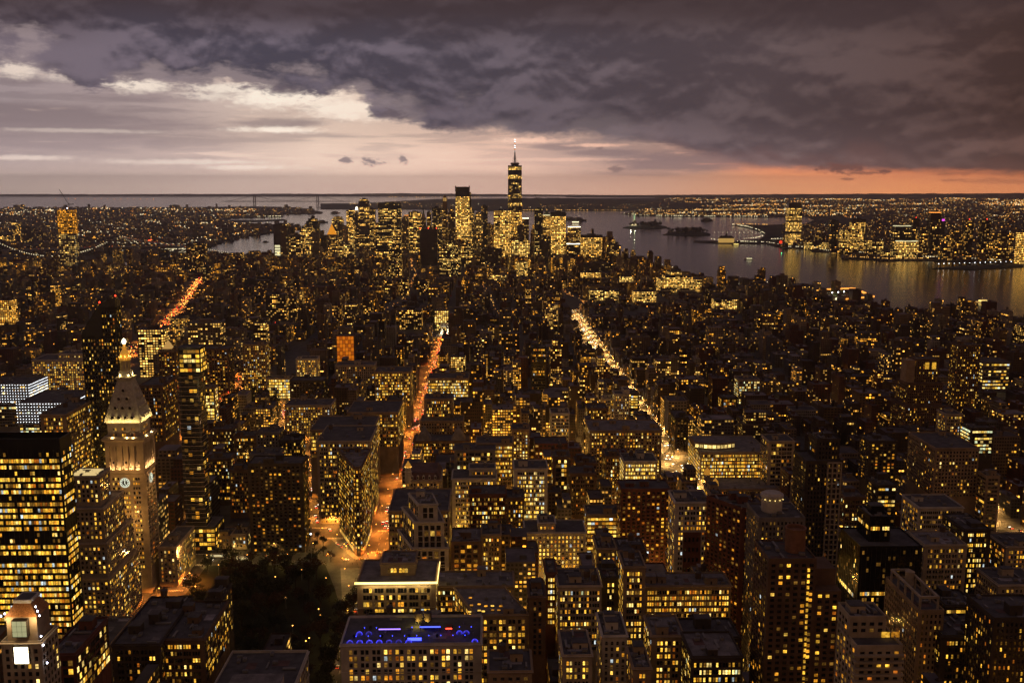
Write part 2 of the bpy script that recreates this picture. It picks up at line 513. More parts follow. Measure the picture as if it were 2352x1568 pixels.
class FB:
    """facade blocks: window grids live in the UV map, colours and lighting habits in face attributes"""
    nid = 0

    def __init__(s):
        s.v, s.f, s.uv, s.wc, s.st = [], [], [], [], []

    def face(s, vs, uvs, wc, st):
        b = len(s.v)
        s.v += vs
        s.f.append(tuple(range(b, b + len(vs))))
        s.uv += uvs
        s.wc.append((*wc[:3], 1))
        s.st.append(st)

    def walls(s, poly, z0, z1, wc, st, bay=3.2, fl=3.4, poly2=None):
        n = len(poly)
        p2 = poly2 or poly
        FB.nid += 1
        off = FB.nid * 64 % 16384
        u = 0.0
        nf = max(1, round((z1 - z0) / fl))
        for i in range(n):
            a, b = poly[i], poly[(i + 1) % n]
            c, d = p2[(i + 1) % n], p2[i]
            L = math.hypot(b[0] - a[0], b[1] - a[1])
            L2 = math.hypot(c[0] - d[0], c[1] - d[1])
            nb = max(1, round(max(L, L2) / bay))
            vo = FB.nid * 7 % 911
            sh = (1 - L / max(L, L2)) / 2 * nb if L < L2 else 0
            sh2 = (1 - L2 / max(L, L2)) / 2 * nb if L2 < L else 0
            s.face([(a[0], a[1], z0), (b[0], b[1], z0), (c[0], c[1], z1), (d[0], d[1], z1)],
                   [(off + u + sh, vo), (off + u + nb - sh, vo), (off + u + nb - sh2, vo + nf), (off + u + sh2, vo + nf)], wc, st)
            u = (u + nb) % 58

    def plain(s, vs, wc):
        s.face([tuple(p) for p in vs], [(0.0, 0.0)] * len(vs), wc, (0, 0, 0, 0))

    def top(s, poly, z, wc):
        s.plain([(x, y, z) for x, y in poly], wc)

    def box(s, x0, x1, y0, y1, z0, z1, wc, rc=None):
        q = [(x0, y0), (x1, y0), (x1, y1), (x0, y1)]
        for i in range(4):
            a, b = q[i], q[(i + 1) % 4]
            s.plain([(*a, z0), (*b, z0), (*b, z1), (*a, z1)], wc)
        s.top(q, z1, rc or wc)

    def cone(s, cx, cy, r, z0, z1, z2, wc):
        n = 7
        c = [(cx + r * math.cos(2 * math.pi * i / n), cy + r * math.sin(2 * math.pi * i / n)) for i in range(n)]
        for i in range(n):
            a, b = c[i], c[(i + 1) % n]
            s.plain([(*a, z0), (*b, z0), (*b, z1), (*a, z1)], wc)
            s.plain([(*a, z1), (*b, z1), (cx, cy, z2)], wc)

    def obj(s, name, parent=None, org=(0, 0, 0)):
        me = bpy.data.meshes.new(name)
        v = [(x - org[0], y - org[1], z - org[2]) for x, y, z in s.v]
        me.from_pydata(v, [], s.f)
        uvl = me.uv_layers.new(name='UVMap')
        uvl.data.foreach_set('uv', np.array(s.uv, dtype=np.float32).ravel())
        a = me.attributes.new('wallcol', 'FLOAT_COLOR', 'FACE')
        a.data.foreach_set('color', np.array(s.wc, dtype=np.float32).ravel())
        a = me.attributes.new('sty', 'FLOAT_COLOR', 'FACE')
        a.data.foreach_set('color', np.array(s.st, dtype=np.float32).ravel())
        me.materials.append(FACADE)
        me.update()
        return link(name, me, parent)


def rect(x0, x1, y0, y1):
    return [(x0, y0), (x1, y0), (x1, y1), (x0, y1)]


def offset(poly, d):
    """grow (d>0) or shrink a counter-clockwise convex outline"""
    n = len(poly)
    out = []
    for i in range(n):
        p, q, r = poly[i - 1], poly[i], poly[(i + 1) % n]
        e1 = Vector((q[0] - p[0], q[1] - p[1])).normalized()
        e2 = Vector((r[0] - q[0], r[1] - q[1])).normalized()
        n1, n2 = Vector((e1.y, -e1.x)), Vector((e2.y, -e2.x))
        b = n1 + n2
        k_ = d / max(0.35, b.dot(n1))
        out.append((q[0] + b.x * k_, q[1] + b.y * k_))
    return out


def inside(p, poly):
    c = False
    for i in range(len(poly)):
        (x1, y1), (x2, y2) = poly[i - 1], poly[i]
        if (y1 > p[1]) != (y2 > p[1]) and p[0] < (x2 - x1) * (p[1] - y1) / (y2 - y1) + x1:
            c = not c
    return c
# ------------------------------------------------------------------ setting: water, land, roads
def sheet(name, poly, z, mat, zb=None):
    b = MB()
    if zb is None:
        b.add([(x, y, z) for x, y in poly], [tuple(range(len(poly)))], mat)
    else:
        b.prism(poly, zb, z, mat)
    o = b.obj(name)
    o['kind'] = 'structure'
    return o


def G(pts):
    return [ground(*p) for p in pts]


def ccw(p):
    a = sum(p[i - 1][0] * p[i][1] - p[i][0] * p[i - 1][1] for i in range(len(p)))
    return p if a > 0 else p[::-1]


sheet('water', [(31500 * math.cos(t * math.pi / 48), 31500 * math.sin(t * math.pi / 48)) for t in range(96)], -2.0, WATER)
MANH = ccw([(1760, -600), (1620, 1000), (1460, 1700), (1300, 2300)] + G([(2050, 722), (2002, 694), (1940, 676), (1856, 668), (1700, 662), (1640, 659), (1616, 650), (1560, 630), (1500, 613), (1426, 601), (1418, 588)]) +
           [(430, 4700), (300, 5400), (0, 5860), (-350, 5880), (-640, 5500), (-900, 4900), (-1130, 4400), (-1290, 4190), (-1440, 4030), (-1620, 3840), (-2200, 3650), (-2700, 3380), (-2850, 2900), (-2600, 2300), (-2100, 1600), (-2000, 900), (-1900, -600)])
sheet('city_ground', MANH, 0.0, 'asphalt', -2.5)
BROOK = ccw([(-9000, 2600), (-3600, 3600)] + G([(150, 622), (262, 608), (320, 592), (380, 584), (475, 566), (520, 554), (557, 545), (600, 538), (635, 534), (690, 524), (684, 517), (588, 515), (520, 512), (500, 503), (600, 500), (650, 498), (643, 493), (690, 492), (738, 491), (742, 487), (700, 479), (640, 475), (588, 474), (450, 475.5), (200, 477), (0, 478), (-300, 479), (-900, 484)]) + [(-14000, 7000)])
sheet('brooklyn_ground', BROOK, 0.0, 'earth', -2.5)
sheet('island_ground', ccw(G([(470, 511), (520, 505), (600, 505.5), (652, 503), (660, 506), (600, 509), (520, 513)])), 0.0, 'earth', -2.5)
STATEN = ccw(G([(728, 477), (770, 477.5), (812, 476.5), (850, 480), (905, 481.5), (960, 481), (1100, 484), (1200, 485), (1450, 484.5), (1520, 481), (1700, 476), (2000, 470), (1900, 456), (1500, 454.8), (1240, 455.2), (1000, 457), (860, 465), (800, 470)]))
sheet('staten_ground', STATEN, 0.0, 'wooded', -2.5)
JERSEY = ccw(G([(1426, 491), (1470, 496.5), (1600, 498.5), (1764, 500), (1850, 497), (1870, 505), (1850, 514), (1764, 516), (1680, 516), (1735, 528), (1758, 540), (1745, 549), (1690, 553), (1595, 552.5), (1592, 556), (1650, 559), (1760, 561), (1800, 570), (1858, 571), (1865, 578), (1990, 584), (1932, 594), (2040, 599), (2120, 598), (2235, 602), (2352, 606), (2700, 622)]) +
            [(9000, 2000), (22000, 3000), (24000, 19000), (14000, 27000)] + G([(1760, 449.6), (1500, 451.5)]) + G([(1540, 476), (1470, 484)]))
sheet('jersey_ground', JERSEY, 0.0, 'earth', -2.5)
for nm, pts in (('liberty_island', [(1430, 523), (1448, 518), (1480, 516), (1505, 515.5), (1530, 520), (1536, 524), (1500, 525), (1450, 525)]),
                ('ellis_island', [(1522, 539), (1540, 532), (1570, 530), (1610, 531), (1632, 537), (1630, 541), (1580, 541.5)]),
                ('river_pier_land', [(2140, 616), (2200, 610), (2352, 604), (2352, 613), (2230, 619)])):
    sheet(nm, ccw(G(pts)), 0.0, 'wooded', -2.5)


def ridge(name, prof, y0, y1, mat, seed):
    """a line of hills: prof = (px, height), crest halfway between distances y0 and y1"""
    rr = random.Random(seed)
    b = MB()
    nx, ny = 90, 7
    x0, x1 = prof[0][0], prof[-1][0]
    vs = []
    for i in range(nx + 1):
        px = x0 + (x1 - x0) * i / nx
        hgt = np.interp(px, [p[0] for p in prof], [p[1] for p in prof]) * (0.9 + 0.2 * rr.random())
        dx, dy, _ = ray(px, 450)
        for j in range(ny + 1):
            t = j / ny
            Y = y0 + (y1 - y0) * t
            vs.append((dx / dy * Y, Y, max(0, hgt * math.sin(math.pi * t) ** .7 * (0.92 + 0.16 * rr.random())) - 1))
    fs = [(i * (ny + 1) + j, (i + 1) * (ny + 1) + j, (i + 1) * (ny + 1) + j + 1, i * (ny + 1) + j + 1) for i in range(nx) for j in range(ny)]
    b.add(vs, fs, mat)
    b.sm = True
    o = b.obj(name)
    o['kind'] = 'structure'


ridge('staten_hills', [(735, 0), (760, 30), (812, 22), (850, 8), (930, 40), (1000, 75), (1100, 88), (1180, 105), (1240, 122), (1320, 105), (1400, 96), (1500, 70), (1600, 40), (1700, 10)], 13200, 17500, 'wooded', 3)
ridge('far_hills', [(-300, 40), (100, 50), (300, 48), (600, 58), (800, 54), (920, 70), (1010, 64), (1100, 54), (1200, 40), (1400, 20), (1700, 8)], 28500, 31000, principled('far_coast_hazed', (.13, .125, .115), .95, noise=.3, nscale=.002), 4)  # coast colour lightened to stand in for haze at the horizon
ridge('jersey_hills', [(1300, 5), (1600, 40), (1900, 60), (2100, 75), (2400, 85), (2700, 60)], 26000, 31000, 'wooded', 5)

AVENUES = [-1750, -1500, -1250, -1000, -800, -610, -480, -368, -250, -97, 213, 488, 760, 1010, 1260, 1500]
sty = lambda n: 20 + (33 - n) * 80.3
FIFTH, SIXTH, SEVENTH, MADISON = -97, 213, 488, -250
BWAY = [(90, 250), (-15, 582), (-104, 810), (-152, 888), (-203, 1054), (-335, 1560)]
BOWERY = [(-640, 1600), (-740, 2250), (-819, 2660), (-985, 3400)]
PARKAV = [(-368, 300), (-368, 1000), (-402, 1480), (-412, 1800)]


def strip(pts, w):
    l, r = [], []
    for i, p in enumerate(pts):
        a, b = pts[max(0, i - 1)], pts[min(len(pts) - 1, i + 1)]
        d = Vector((b[0] - a[0], b[1] - a[1])).normalized()
        l.append((p[0] - d.y * w / 2, p[1] + d.x * w / 2))
        r.append((p[0] + d.y * w / 2, p[1] - d.x * w / 2))
    return ccw(l + r[::-1])


ROADS = [([(FIFTH, 250), (FIFTH, 2105)], 17), ([(SIXTH, 250), (SIXTH, 2500)], 19), ([(SEVENTH, 500), (SEVENTH, 2600)], 19), ([(MADISON, 300), (MADISON, 823)], 15),
         (BWAY, 15), (BOWERY, 20), (PARKAV, 20), ([(-700, sty(23)), (700, sty(23))], 18), ([(-700, sty(14)), (700, sty(14))], 18)]
for i, (pts, w) in enumerate(ROADS):
    sheet('road', strip(pts, w), 0.02 + 0.012 * i, 'asphalt')
# lane lines and zebra crossings where the photo shows the carriageway
mk = MB()
for y in range(560, 1700, 14):
    for dx in (-3, 3):
        mk.box(FIFTH + dx - .12, FIFTH + dx + .12, y, y + 5, .2, .21, 'paint')
        mk.box(SIXTH + dx - .12, SIXTH + dx + .12, y + 300, y + 305, .2, .21, 'paint')
for cx, w, ys in ((FIFTH, 15, [sty(n) + s for n in (26, 25, 24, 23, 22, 21, 20, 19) for s in (-13, 13)]), (SIXTH, 17, [sty(n) + s for n in (20, 19, 18) for s in (-12, 12)]), (MADISON, 13, [sty(n) + s for n in (25, 24, 23) for s in (-13, 13)])):
    for y in ys:
        x = cx - w / 2
        while x < cx + w / 2:
            mk.box(x, x + .6, y - 1.8, y + 1.8, .2, .21, 'paint')
            x += 1.3
for y0 in (800, 872, 900):
    x = -104 - (y0 - 810) * .6 - 7 if y0 < 880 else -160 - 7
    for i in range(11):
        mk.box(x + i * 1.3, x + i * 1.3 + .6, y0 - 1.8, y0 + 1.8, .2, .21, 'paint')
o = mk.obj('road_markings')
o['kind'] = 'structure'
PARK = ccw([(-240, 592), (-105, 592), (-106, 690), (-124, 756), (-140, 808), (-240, 808)])
sheet('park_lawn', PARK, .16, 'lawn')
UNION = ccw([(-392, 1330), (-285, 1330), (-330, 1545), (-392, 1545)])
sheet('square_lawn', UNION, .16, 'lawn')
sheet('plaza_pavement', ccw([(-112, 715), (-107, 715), (-107, 800), (-126, 800)]), .15, 'concrete')
sheet('plaza_paving', ccw([(-113, 822), (-124, 845), (-138, 872), (-146, 872), (-116, 818)]), .15, 'concrete')

# ------------------------------------------------------------------ windows and buildings
STY = dict(
    loft=dict(bay=4.8, n=3, w=1.15, gap=.28, fl=3.9, h=2.25, corr=.35),
    pair=dict(bay=4.2, n=2, w=1.25, gap=.45, fl=3.7, h=2.1, corr=.25),
    single=dict(bay=3.0, n=1, w=1.4, gap=0, fl=3.4, h=1.9, corr=.1),
    apt=dict(bay=3.9, n=1, w=2.0, gap=0, fl=3.1, h=1.6, corr=0),
    glass=dict(bay=3.1, n=2, w=1.36, gap=.1, fl=3.95, h=2.3, corr=.75),
    big=dict(bay=5.6, n=2, w=2.2, gap=.2, fl=4.2, h=2.7, corr=.4),
    strip=dict(bay=3.0, n=1, w=2.85, gap=0, fl=3.6, h=1.9, corr=.8),
    slim=dict(bay=2.4, n=1, w=1.0, gap=0, fl=3.4, h=1.9, corr=.1),
)
PAL = dict(gold=[(1, 3), (2, 5), (3, 3), (4, 1), (6, 1), (7, 2)], amber=[(1, 6), (2, 4), (6, 3), (3, 1), (7, 3)], warm=[(3, 4), (4, 4), (2, 3), (1, 1), (5, .6), (7, 1)],
           mixed=[(1, 3), (2, 4), (3, 2), (4, 2), (5, .7), (6, 1.5), (7, 2)], ember=[(6, 4), (1, 4), (2, 1), (7, 4)], cool=[(4, 4), (5, 3), (3, 2), (2, 1)], bright=[(3, 3), (4, 4), (2, 3)])
WMESH = {}


def window_mesh(w, h, pm, arch, pale):
    key = (round(w, 1), round(h, 1), pm, arch, pale)
    if key not in WMESH:
        b = MB()
        w, h = key[0], key[1]
        if arch:
            pts = [(-w / 2, -h / 2), (w / 2, -h / 2)] + [(w / 2 * math.cos(t * math.pi / 8), h / 2 - w / 2 + w / 2 * math.sin(t * math.pi / 8)) for t in range(9)]
            b.add([(x, -.055, z) for x, z in pts], [tuple(range(len(pts)))], PANES[pm])
        else:
            b.add([(-w / 2, -.055, -h / 2), (w / 2, -.055, -h / 2), (w / 2, -.055, h / 2), (-w / 2, -.055, h / 2)], [(0, 1, 2, 3)], PANES[pm])
        fm = 'frame_pale' if pale else 'frame_dark'
        b.box(-w / 2 - .08, w / 2 + .08, -.16, 0, -h / 2 - .14, -h / 2, fm)
        b.box(-w / 2, w / 2, -.075, 0.0, -.045, .045, fm)
        for s in (-1, 1):
            b.box(s * w / 2 - .05, s * w / 2 + .05, -.07, 0, -h / 2, h / 2 - (w / 2 if arch else 0), fm)
        WMESH[key] = b.mesh('window')
    return WMESH[key]


def visible(p, q):
    nx, ny = q[1] - p[1], -(q[0] - p[0])
    return nx * (0 - (p[0] + q[0]) / 2) + ny * (0 - (p[1] + q[1]) / 2) > 0


def grid_windows(rr, poly, z0, z1, st, lit, pal, skip=None, arch_top=False, zmin=-9):
    """windows of the walls that face this way: (centre, tangent, normal, w, h, pane index, arch)"""
    out = []
    s = STY[st] if isinstance(st, str) else st
    ids = [p for p, _ in PAL[pal]]
    wts = [q for _, q in PAL[pal]]
    n = len(poly)
    for e in range(n):
        p, q = poly[e], poly[(e + 1) % n]
        if not visible(p, q) or (skip and e in skip):
            continue
        L = math.hypot(q[0] - p[0], q[1] - p[1])
        t = ((q[0] - p[0]) / L, (q[1] - p[1]) / L)
        nr = (t[1], -t[0])
        nb = int((L - .8) / s['bay'])
        if nb < 1 and L > 2.2 and s['w'] * s['n'] < L - .6:
            nb = 1
        if nb < 1:
            continue
        mg = (L - nb * s['bay']) / 2
        nf = int((z1 - z0 - 1.0) / s['fl'])
        for f in range(nf):
            zc = z1 - 1.2 - s['fl'] * f - s['fl'] / 2 + .1
            if zc < zmin:
                break
            row = rr.random()
            for b_ in range(nb):
                grp = rr.random()
                for j in range(s['n']):
                    r = row if rr.random() < s['corr'] else grp if rr.random() < .5 else rr.random()
                    c = mg + s['bay'] * (b_ + .5) + (j - (s['n'] - 1) / 2) * (s['w'] + s['gap'])
                    pm = 0
                    if r < lit:
                        pm = rr.choices(ids, wts)[0]
                        if r > lit * .86 and rr.random() < .5:
                            pm = 7
                        if rr.random() < .035:
                            pm = 8
                    elif rr.random() < .10:
                        pm = 7
                    out.append(((p[0] + t[0] * c, p[1] + t[1] * c, zc), t, nr, s['w'], s['h'], pm, arch_top and f == 0))
    return out


def put_windows(root, wins, org, cap, pale=False):
    """the largest lit ones as parts, the rest of the panes in one sheet-like part"""
    litw = sorted([w for w in wins if w[5] > 0], key=lambda w: (w[5] in (6, 7), -w[0][2]))[:cap]
    dark = [w for w in wins if w[5] == 0]
    if len(litw) < cap:
        litw += dark[:max(0, min(cap - len(litw), cap // 4))]
    ids = set(map(id, litw))
    for w in litw:
        c, t, nr = w[0], w[1], w[2]
        o = bpy.data.objects.new('window', window_mesh(w[3], w[4], w[5], w[6], pale))
        COL.objects.link(o)
        o.parent = root
        o.location = (c[0] + nr[0] * .05 - org[0], c[1] + nr[1] * .05 - org[1], c[2])
        o.rotation_euler = (0, 0, math.atan2(t[1], t[0]))
    b = MB()
    for w in wins:
        if id(w) not in ids:
            c = (w[0][0] - org[0], w[0][1] - org[1], w[0][2])
            b.quad(c, w[1], w[3], w[4], PANES[w[5]], .07, w[2])
    if b.f:
        b.obj('window_grid', root)['kind'] = 'stuff'


def tank_mesh():
    b = MB()
    for a in range(4):
        x, y = 1.5 * math.cos(a * math.pi / 2 + .78), 1.5 * math.sin(a * math.pi / 2 + .78)
        b.bar((x, y, 0), (x, y, 3.2), .16, 'metal')
    b.lathe([(2.0, 3.2), (2.0, 7.0)], 'tank_wood', n=12, cap=False)
    b.lathe([(2.2, 7.0), (.15, 8.6)], 'roof_tar', n=12)
    b.lathe([(0.0, 3.15), (2.0, 3.2)], 'metal', n=12, cap=False)
    return b.mesh('water_tank')


TANK = tank_mesh()


def ac_mesh():
    b = MB()
    b.box(-1.4, 1.4, -.9, .9, .25, 1.7, 'metal')
    b.lathe([(.6, 1.7), (.6, 1.95)], 'steel', -.65, 0, 10)
    b.lathe([(.6, 1.7), (.6, 1.95)], 'steel', .65, 0, 10)
    b.box(-1.2, 1.2, -.7, .7, 0, .25, 'frame_dark')
    return b.mesh('air_unit')


AIRU = ac_mesh()
vp = MB()
vp.lathe([(.14, 0), (.14, 1.3), (.26, 1.35), (.26, 1.6), (.05, 1.7)], 'metal', 0, 0, 8)
VENTP = vp.mesh('vent_pipe')
FOOT = []       # footprints already built on, (x0, x1, y0, y1)
FRONT = []      # what must stay visible of each: (px0, px1, py_top, py_bottom, distance)
FRONT += [(1518, 1604, 1000, 1108, 1000), (1522, 1566, 960, 1010, 1110), (1480, 1528, 900, 965, 1250), (1450, 1486, 845, 900, 1480), (1335, 1390, 735, 806, 2150), (698, 758, 1120, 1300, 850), (696, 722, 1085, 1130, 940), (555, 590, 862, 908, 1500), (538, 565, 830, 870, 1600),
          (905, 965, 1000, 1260, 880), (935, 985, 880, 1000, 1080), (968, 1018, 760, 880, 1400), (385, 408, 705, 772, 1950), (400, 428, 668, 715, 2250), (424, 450, 645, 680, 2700), (446, 468, 632, 655, 3100), (2195, 2290, 1098, 1172, 900), (470, 632, 540, 582, 4300), (256, 480, 582, 611, 3830), (735, 800, 1290, 1400, 600)]
LAND = []       # names for places, (words, px, py)


def building(name, label, cat, tiers, st='pair', wall='brown', lit=.3, pal='mixed', roof='tar', cap=60, cornice=True, tanks=0, units=3, hut=1, skip=None, arch=False, zmin=-9, group=None, piers=True, par=1.1, seed=0, pale=None, trim=None, tier_lit=None):
    """tiers: [(outline, z0, z1)], lowest first"""
    rr = random.Random(seed * 77 + int(tiers[0][0][0][0] * 13) + int(tiers[-1][2] * 7))
    base = tiers[0][0]
    cx, cy = sum(p[0] for p in base) / len(base), sum(p[1] for p in base) / len(base)
    org = (cx, cy)
    root = thing(name, label, cat, (cx, cy, 0), group=group)
    sub = lambda poly: [(x - cx, y - cy) for x, y in poly]
    wm = 'wall_' + wall
    wins = []
    s = STY[st] if isinstance(st, str) else st
    wb = MB()
    for ti, (poly, z0, z1) in enumerate(tiers):
        pl = sub(poly)
        n = len(pl)
        inn = offset(pl, -.45)
        wb.prism(pl, z0, z1 + par, wm, top=False)
        wb.frus(pl, z1 + par, inn, z1 + par, wm, top=False)
        vs = [(x, y, z1) for x, y in inn] + [(x, y, z1 + par) for x, y in inn]
        wb.add(vs, [((i + 1) % n, i, n + i, n + (i + 1) % n) for i in range(n)], wm)
        rb = MB()
        rb.add([(x, y, z1) for x, y in inn], [tuple(range(n))], 'roof_' + roof)
        rb.obj('roof', root)
        for e in range(n):
            p, q = poly[e], poly[(e + 1) % n]
            if not visible(p, q):
                continue
            L = math.hypot(q[0] - p[0], q[1] - p[1])
            nb = int((L - .8) / s['bay'])
            if piers and nb > 1 and wall not in ('black', 'glass'):
                t = ((q[0] - p[0]) / L, (q[1] - p[1]) / L)
                nr = (t[1], -t[0])
                mg = (L - nb * s['bay']) / 2
                pw = max(.3, (s['bay'] - s['n'] * (s['w'] + s['gap']) + s['gap']) * .62)
                for b_ in range(nb + 1):
                    c = mg + s['bay'] * b_
                    x, y = p[0] + t[0] * c - cx, p[1] + t[1] * c - cy
                    a1 = (x - t[0] * pw / 2, y - t[1] * pw / 2)
                    a2 = (x + t[0] * pw / 2, y + t[1] * pw / 2)
                    o2 = (nr[0] * .16, nr[1] * .16)
                    wb.add([(*a1, z0), (a1[0] + o2[0], a1[1] + o2[1], z0), (a2[0] + o2[0], a2[1] + o2[1], z0), (*a2, z0), (*a1, z1 - .5), (a1[0] + o2[0], a1[1] + o2[1], z1 - .5), (a2[0] + o2[0], a2[1] + o2[1], z1 - .5), (*a2, z1 - .5)],
                           [(0, 1, 5, 4), (1, 2, 6, 5), (2, 3, 7, 6), (4, 5, 6, 7)], wm)
            elif wall in ('black', 'glass') and nb > 1:
                t = ((q[0] - p[0]) / L, (q[1] - p[1]) / L)
                nr = (t[1], -t[0])
                for b_ in range(nb + 1):
                    c = (L - nb * s['bay']) / 2 + s['bay'] * b_
                    x, y = p[0] + t[0] * c - cx + nr[0] * .1, p[1] + t[1] * c - cy + nr[1] * .1
                    wb.bar((x, y, z0), (x, y, z1), .09, 'frame_dark')
        if cornice:
            cb = MB()
            o1 = offset(pl, .35)
            o2 = offset(pl, .8)
            tm = trim or wm
            cb.frus(offset(pl, .02), z1 - 1.0, o1, z1 - .3, tm, top=False)
            cb.frus(o1, z1 - .3, o2, z1 + .25, tm, top=False)
            cb.frus(o2, z1 + .25, offset(pl, .02), z1 + .5, tm, top=False)
            if z1 - z0 > 30:
                zb = z0 + (z1 - z0) * .78
                bc = MB()
                bc.prism(offset(pl, .4), zb, zb + .5, tm)
                bc.obj('belt_course', root)
            cb.obj('cornice', root)
        tl = lit if tier_lit is None else tier_lit[ti]
        wins += grid_windows(rr, poly, z0, z1 - (.6 if cornice else 0), st, tl, pal, skip, arch, zmin)
    wb.obj('wall', root)
    put_windows(root, wins, org, cap, wall in ('tan', 'lime', 'white') if pale is None else pale)
    top, z0, z1 = tiers[-1]
    xs, ys = [p[0] for p in top], [p[1] for p in top]
    x0, x1, y0, y1 = min(xs), max(xs), min(ys), max(ys)
    rnd = lambda a, b: a + (b - a) * rr.random()
    spots = []

    def place(hw, hd):
        for _ in range(30):
            x, y = rnd(x0 + hw + 1, max(x0 + hw + 1.1, x1 - hw - 1)), rnd(y0 + hd + 1, max(y0 + hd + 1.1, y1 - hd - 1))
            if inside((x - hw, y - hd), top) and inside((x + hw, y - hd), top) and inside((x + hw, y + hd), top) and inside((x - hw, y + hd), top) and all(abs(x - a) > hw + c or abs(y - b) > hd + d for a, b, c, d in spots):
                spots.append((x, y, hw, hd))
                return x, y
        return None
    for i in range(hut):
        w, d, hh = rnd(2.5, 4.5), rnd(2.2, 4), rnd(3, 5.5)
        p = place(w, d)
        if p:
            b = MB()
            b.box(-w, w, -d, d, 0, hh, wm)
            b.box(-w - .2, w + .2, -d - .2, d + .2, hh, hh + .3, 'roof_' + roof)
            b.box(-.5, .5, -d - .05, -d + .1, 0, 2.1, 'frame_dark')
            b.obj('bulkhead', root, (p[0] - cx, p[1] - cy, z1))
    for i in range(tanks):
        p = place(2.2, 2.2)
        if p:
            link('water_tank', TANK, root, (p[0] - cx, p[1] - cy, z1))
    for i in range(units):
        p = place(1.5, 1.0)
        if p:
            link('air_unit', AIRU, root, (p[0] - cx, p[1] - cy, z1), rr.choice((0, 1.57)))
    if y0 < 720 and (x1 - x0) > 9:
        for i in range(3):
            L_, w = rnd(3, 9), rnd(.35, .6)
            fl_ = rr.random() < .5
            p = place(L_ / 2 if fl_ else w, w if fl_ else L_ / 2)
            if p:
                b = MB()
                hw, hd = (L_ / 2, w) if fl_ else (w, L_ / 2)
                b.box(-hw, hw, -hd, hd, .5, 1.3, 'metal', True)
                for e_ in (-.7, .7):
                    b.box(hw * e_ - .1, hw * e_ + .1, hd * e_ - .1, hd * e_ + .1, 0, .5, 'frame_dark')
                b.obj('duct', root, (p[0] - cx, p[1] - cy, z1))
        for i in range(4):
            p = place(.3, .3)
            if p:
                link('vent_pipe', VENTP, root, (p[0] - cx, p[1] - cy, z1))
        for i in range(4):
            hw, hd = rnd(1.5, 5), rnd(1.2, 4)
            x, y = rnd(x0 + hw + 1, max(x0 + hw + 1.1, x1 - hw - 1)), rnd(y0 + hd + 1, max(y0 + hd + 1.1, y1 - hd - 1))
            if all(inside(q_, top) for q_ in ((x - hw, y - hd), (x + hw, y - hd), (x + hw, y + hd), (x - hw, y + hd))):
                b = MB()
                b.box(-hw, hw, -hd, hd, 0, .03 + .012 * i, 'roof_' + rr.choice(('tar', 'gravel', 'silver', 'red')))
                b.obj('roof_patch', root, (x - cx, y - cy, z1))
    FOOT.append((min(p[0] for p in base), max(p[0] for p in base), min(p[1] for p in base), max(p[1] for p in base)))
    return root


def hero(name, label, cat, xl, xr, top, Y, depth, bot=None, **kw):
    x0, z = at(xl, top, Y)
    x1, _ = at(xr, top, Y)
    par = kw.get('par', 1.1)
    z -= par
    poly = rect(x0, x1, Y, Y + depth)
    cap = kw.pop('cap', 100 if Y < 660 else 60 if Y < 900 else 36 if Y < 1250 else 20)
    tiers = [(poly, 0.0, z)]
    for (a, b, c, d, hh) in kw.pop('up', ()):
        z0_ = tiers[-1][2]
        p0 = tiers[-1][0]
        w_, d_ = p0[1][0] - p0[0][0], p0[2][1] - p0[1][1]
        tiers.append((rect(p0[0][0] + w_ * a, p0[0][0] + w_ * b, p0[0][1] + d_ * c, p0[0][1] + d_ * d), z0_, z0_ + hh))
    pb = bot or (top + 60)
    FRONT.append((xl, xr, proj(x0, Y, tiers[-1][2])[1], pb, Y))
    _, zv = at((xl + xr) / 2, pb + 40, Y)
    kw.setdefault('zmin', max(-9, zv))
    return building(name, label, cat, tiers, cap=cap, **kw), poly, z
# ------------------------------------------------------------------ the buildings one can pick out in the near half of the view
OFF, LOFT, APT, TWR = ('office_building', 'office building'), ('loft_building', 'loft building'), ('apartment_building', 'apartment building'), ('residential_tower', 'tower')
RET = ('shop_building', 'shop building')


def B(kind, label, *a, **kw):
    return hero(kind[0], label, kind[1], *a, **kw)


# -- left of the park
B(OFF, 'black glass office slab with amber lit bands, cut by the left edge', -70, 136, 1008, 600, 17, 1480, st='glass', wall='black', lit=.58, pal='gold', roof='tar', cornice=False, par=7, hut=1, units=6, pale=False)
B(OFF, 'beige stone office block with glowing west wall behind the black glass slab', 92, 150, 951, 850, 62, 1130, st='pair', wall='tan', lit=.5, pal='gold', tanks=1)
root, _, _ = B(OFF, 'long white block with dense rows of warm windows, behind the slim dark glass tower', 72, 192, 826, 1400, 50, 905, st='single', wall='white', lit=.72, pal='gold', units=6, up=[(.45, .95, .2, .8, 7)])
B(OFF, 'brown block with dim windows left of the long white windowed block', 20, 70, 872, 1350, 40, 900, st='pair', wall='brown', lit=.2)
# stepped limestone office block
mx0, mz = at(152, 1096, 686)
mx1 = at(227, 1096, 686)[0]
T = []
zz = 0
for a, b_, ty, ya, yb in ((148, 250, 1330, 672, 734), (149, 244, 1250, 675, 728), (150, 236, 1170, 679, 720), (152, 227, 1096, 686, 706)):
    xa, z_ = at(a, ty, ya)
    xb, _ = at(b_, ty, ya)
    T.append((rect(xa, xb, ya, yb), zz, z_))
    zz = z_
FRONT.append((150, 330, 1092, 1500, 672))
root = building('office_building', 'stepped limestone office block of many setbacks, left of the clock tower', 'office building', T, st='single', wall='lime', lit=.42, pal='gold', cap=100, roof='gravel', hut=0, units=4, trim='wall_lime')
b = MB()
for i in range(4):
    b.box(mx0 + 3, mx1 - 3, 688 + i * 4.4, 690 + i * 4.4, mz + .6, mz + 1.3, 'glow_skylight' if 'glow_skylight' in MATS else principled('glow_skylight', (.05, .05, .05), .5, emit=(1, .72, .3), estr=.75))
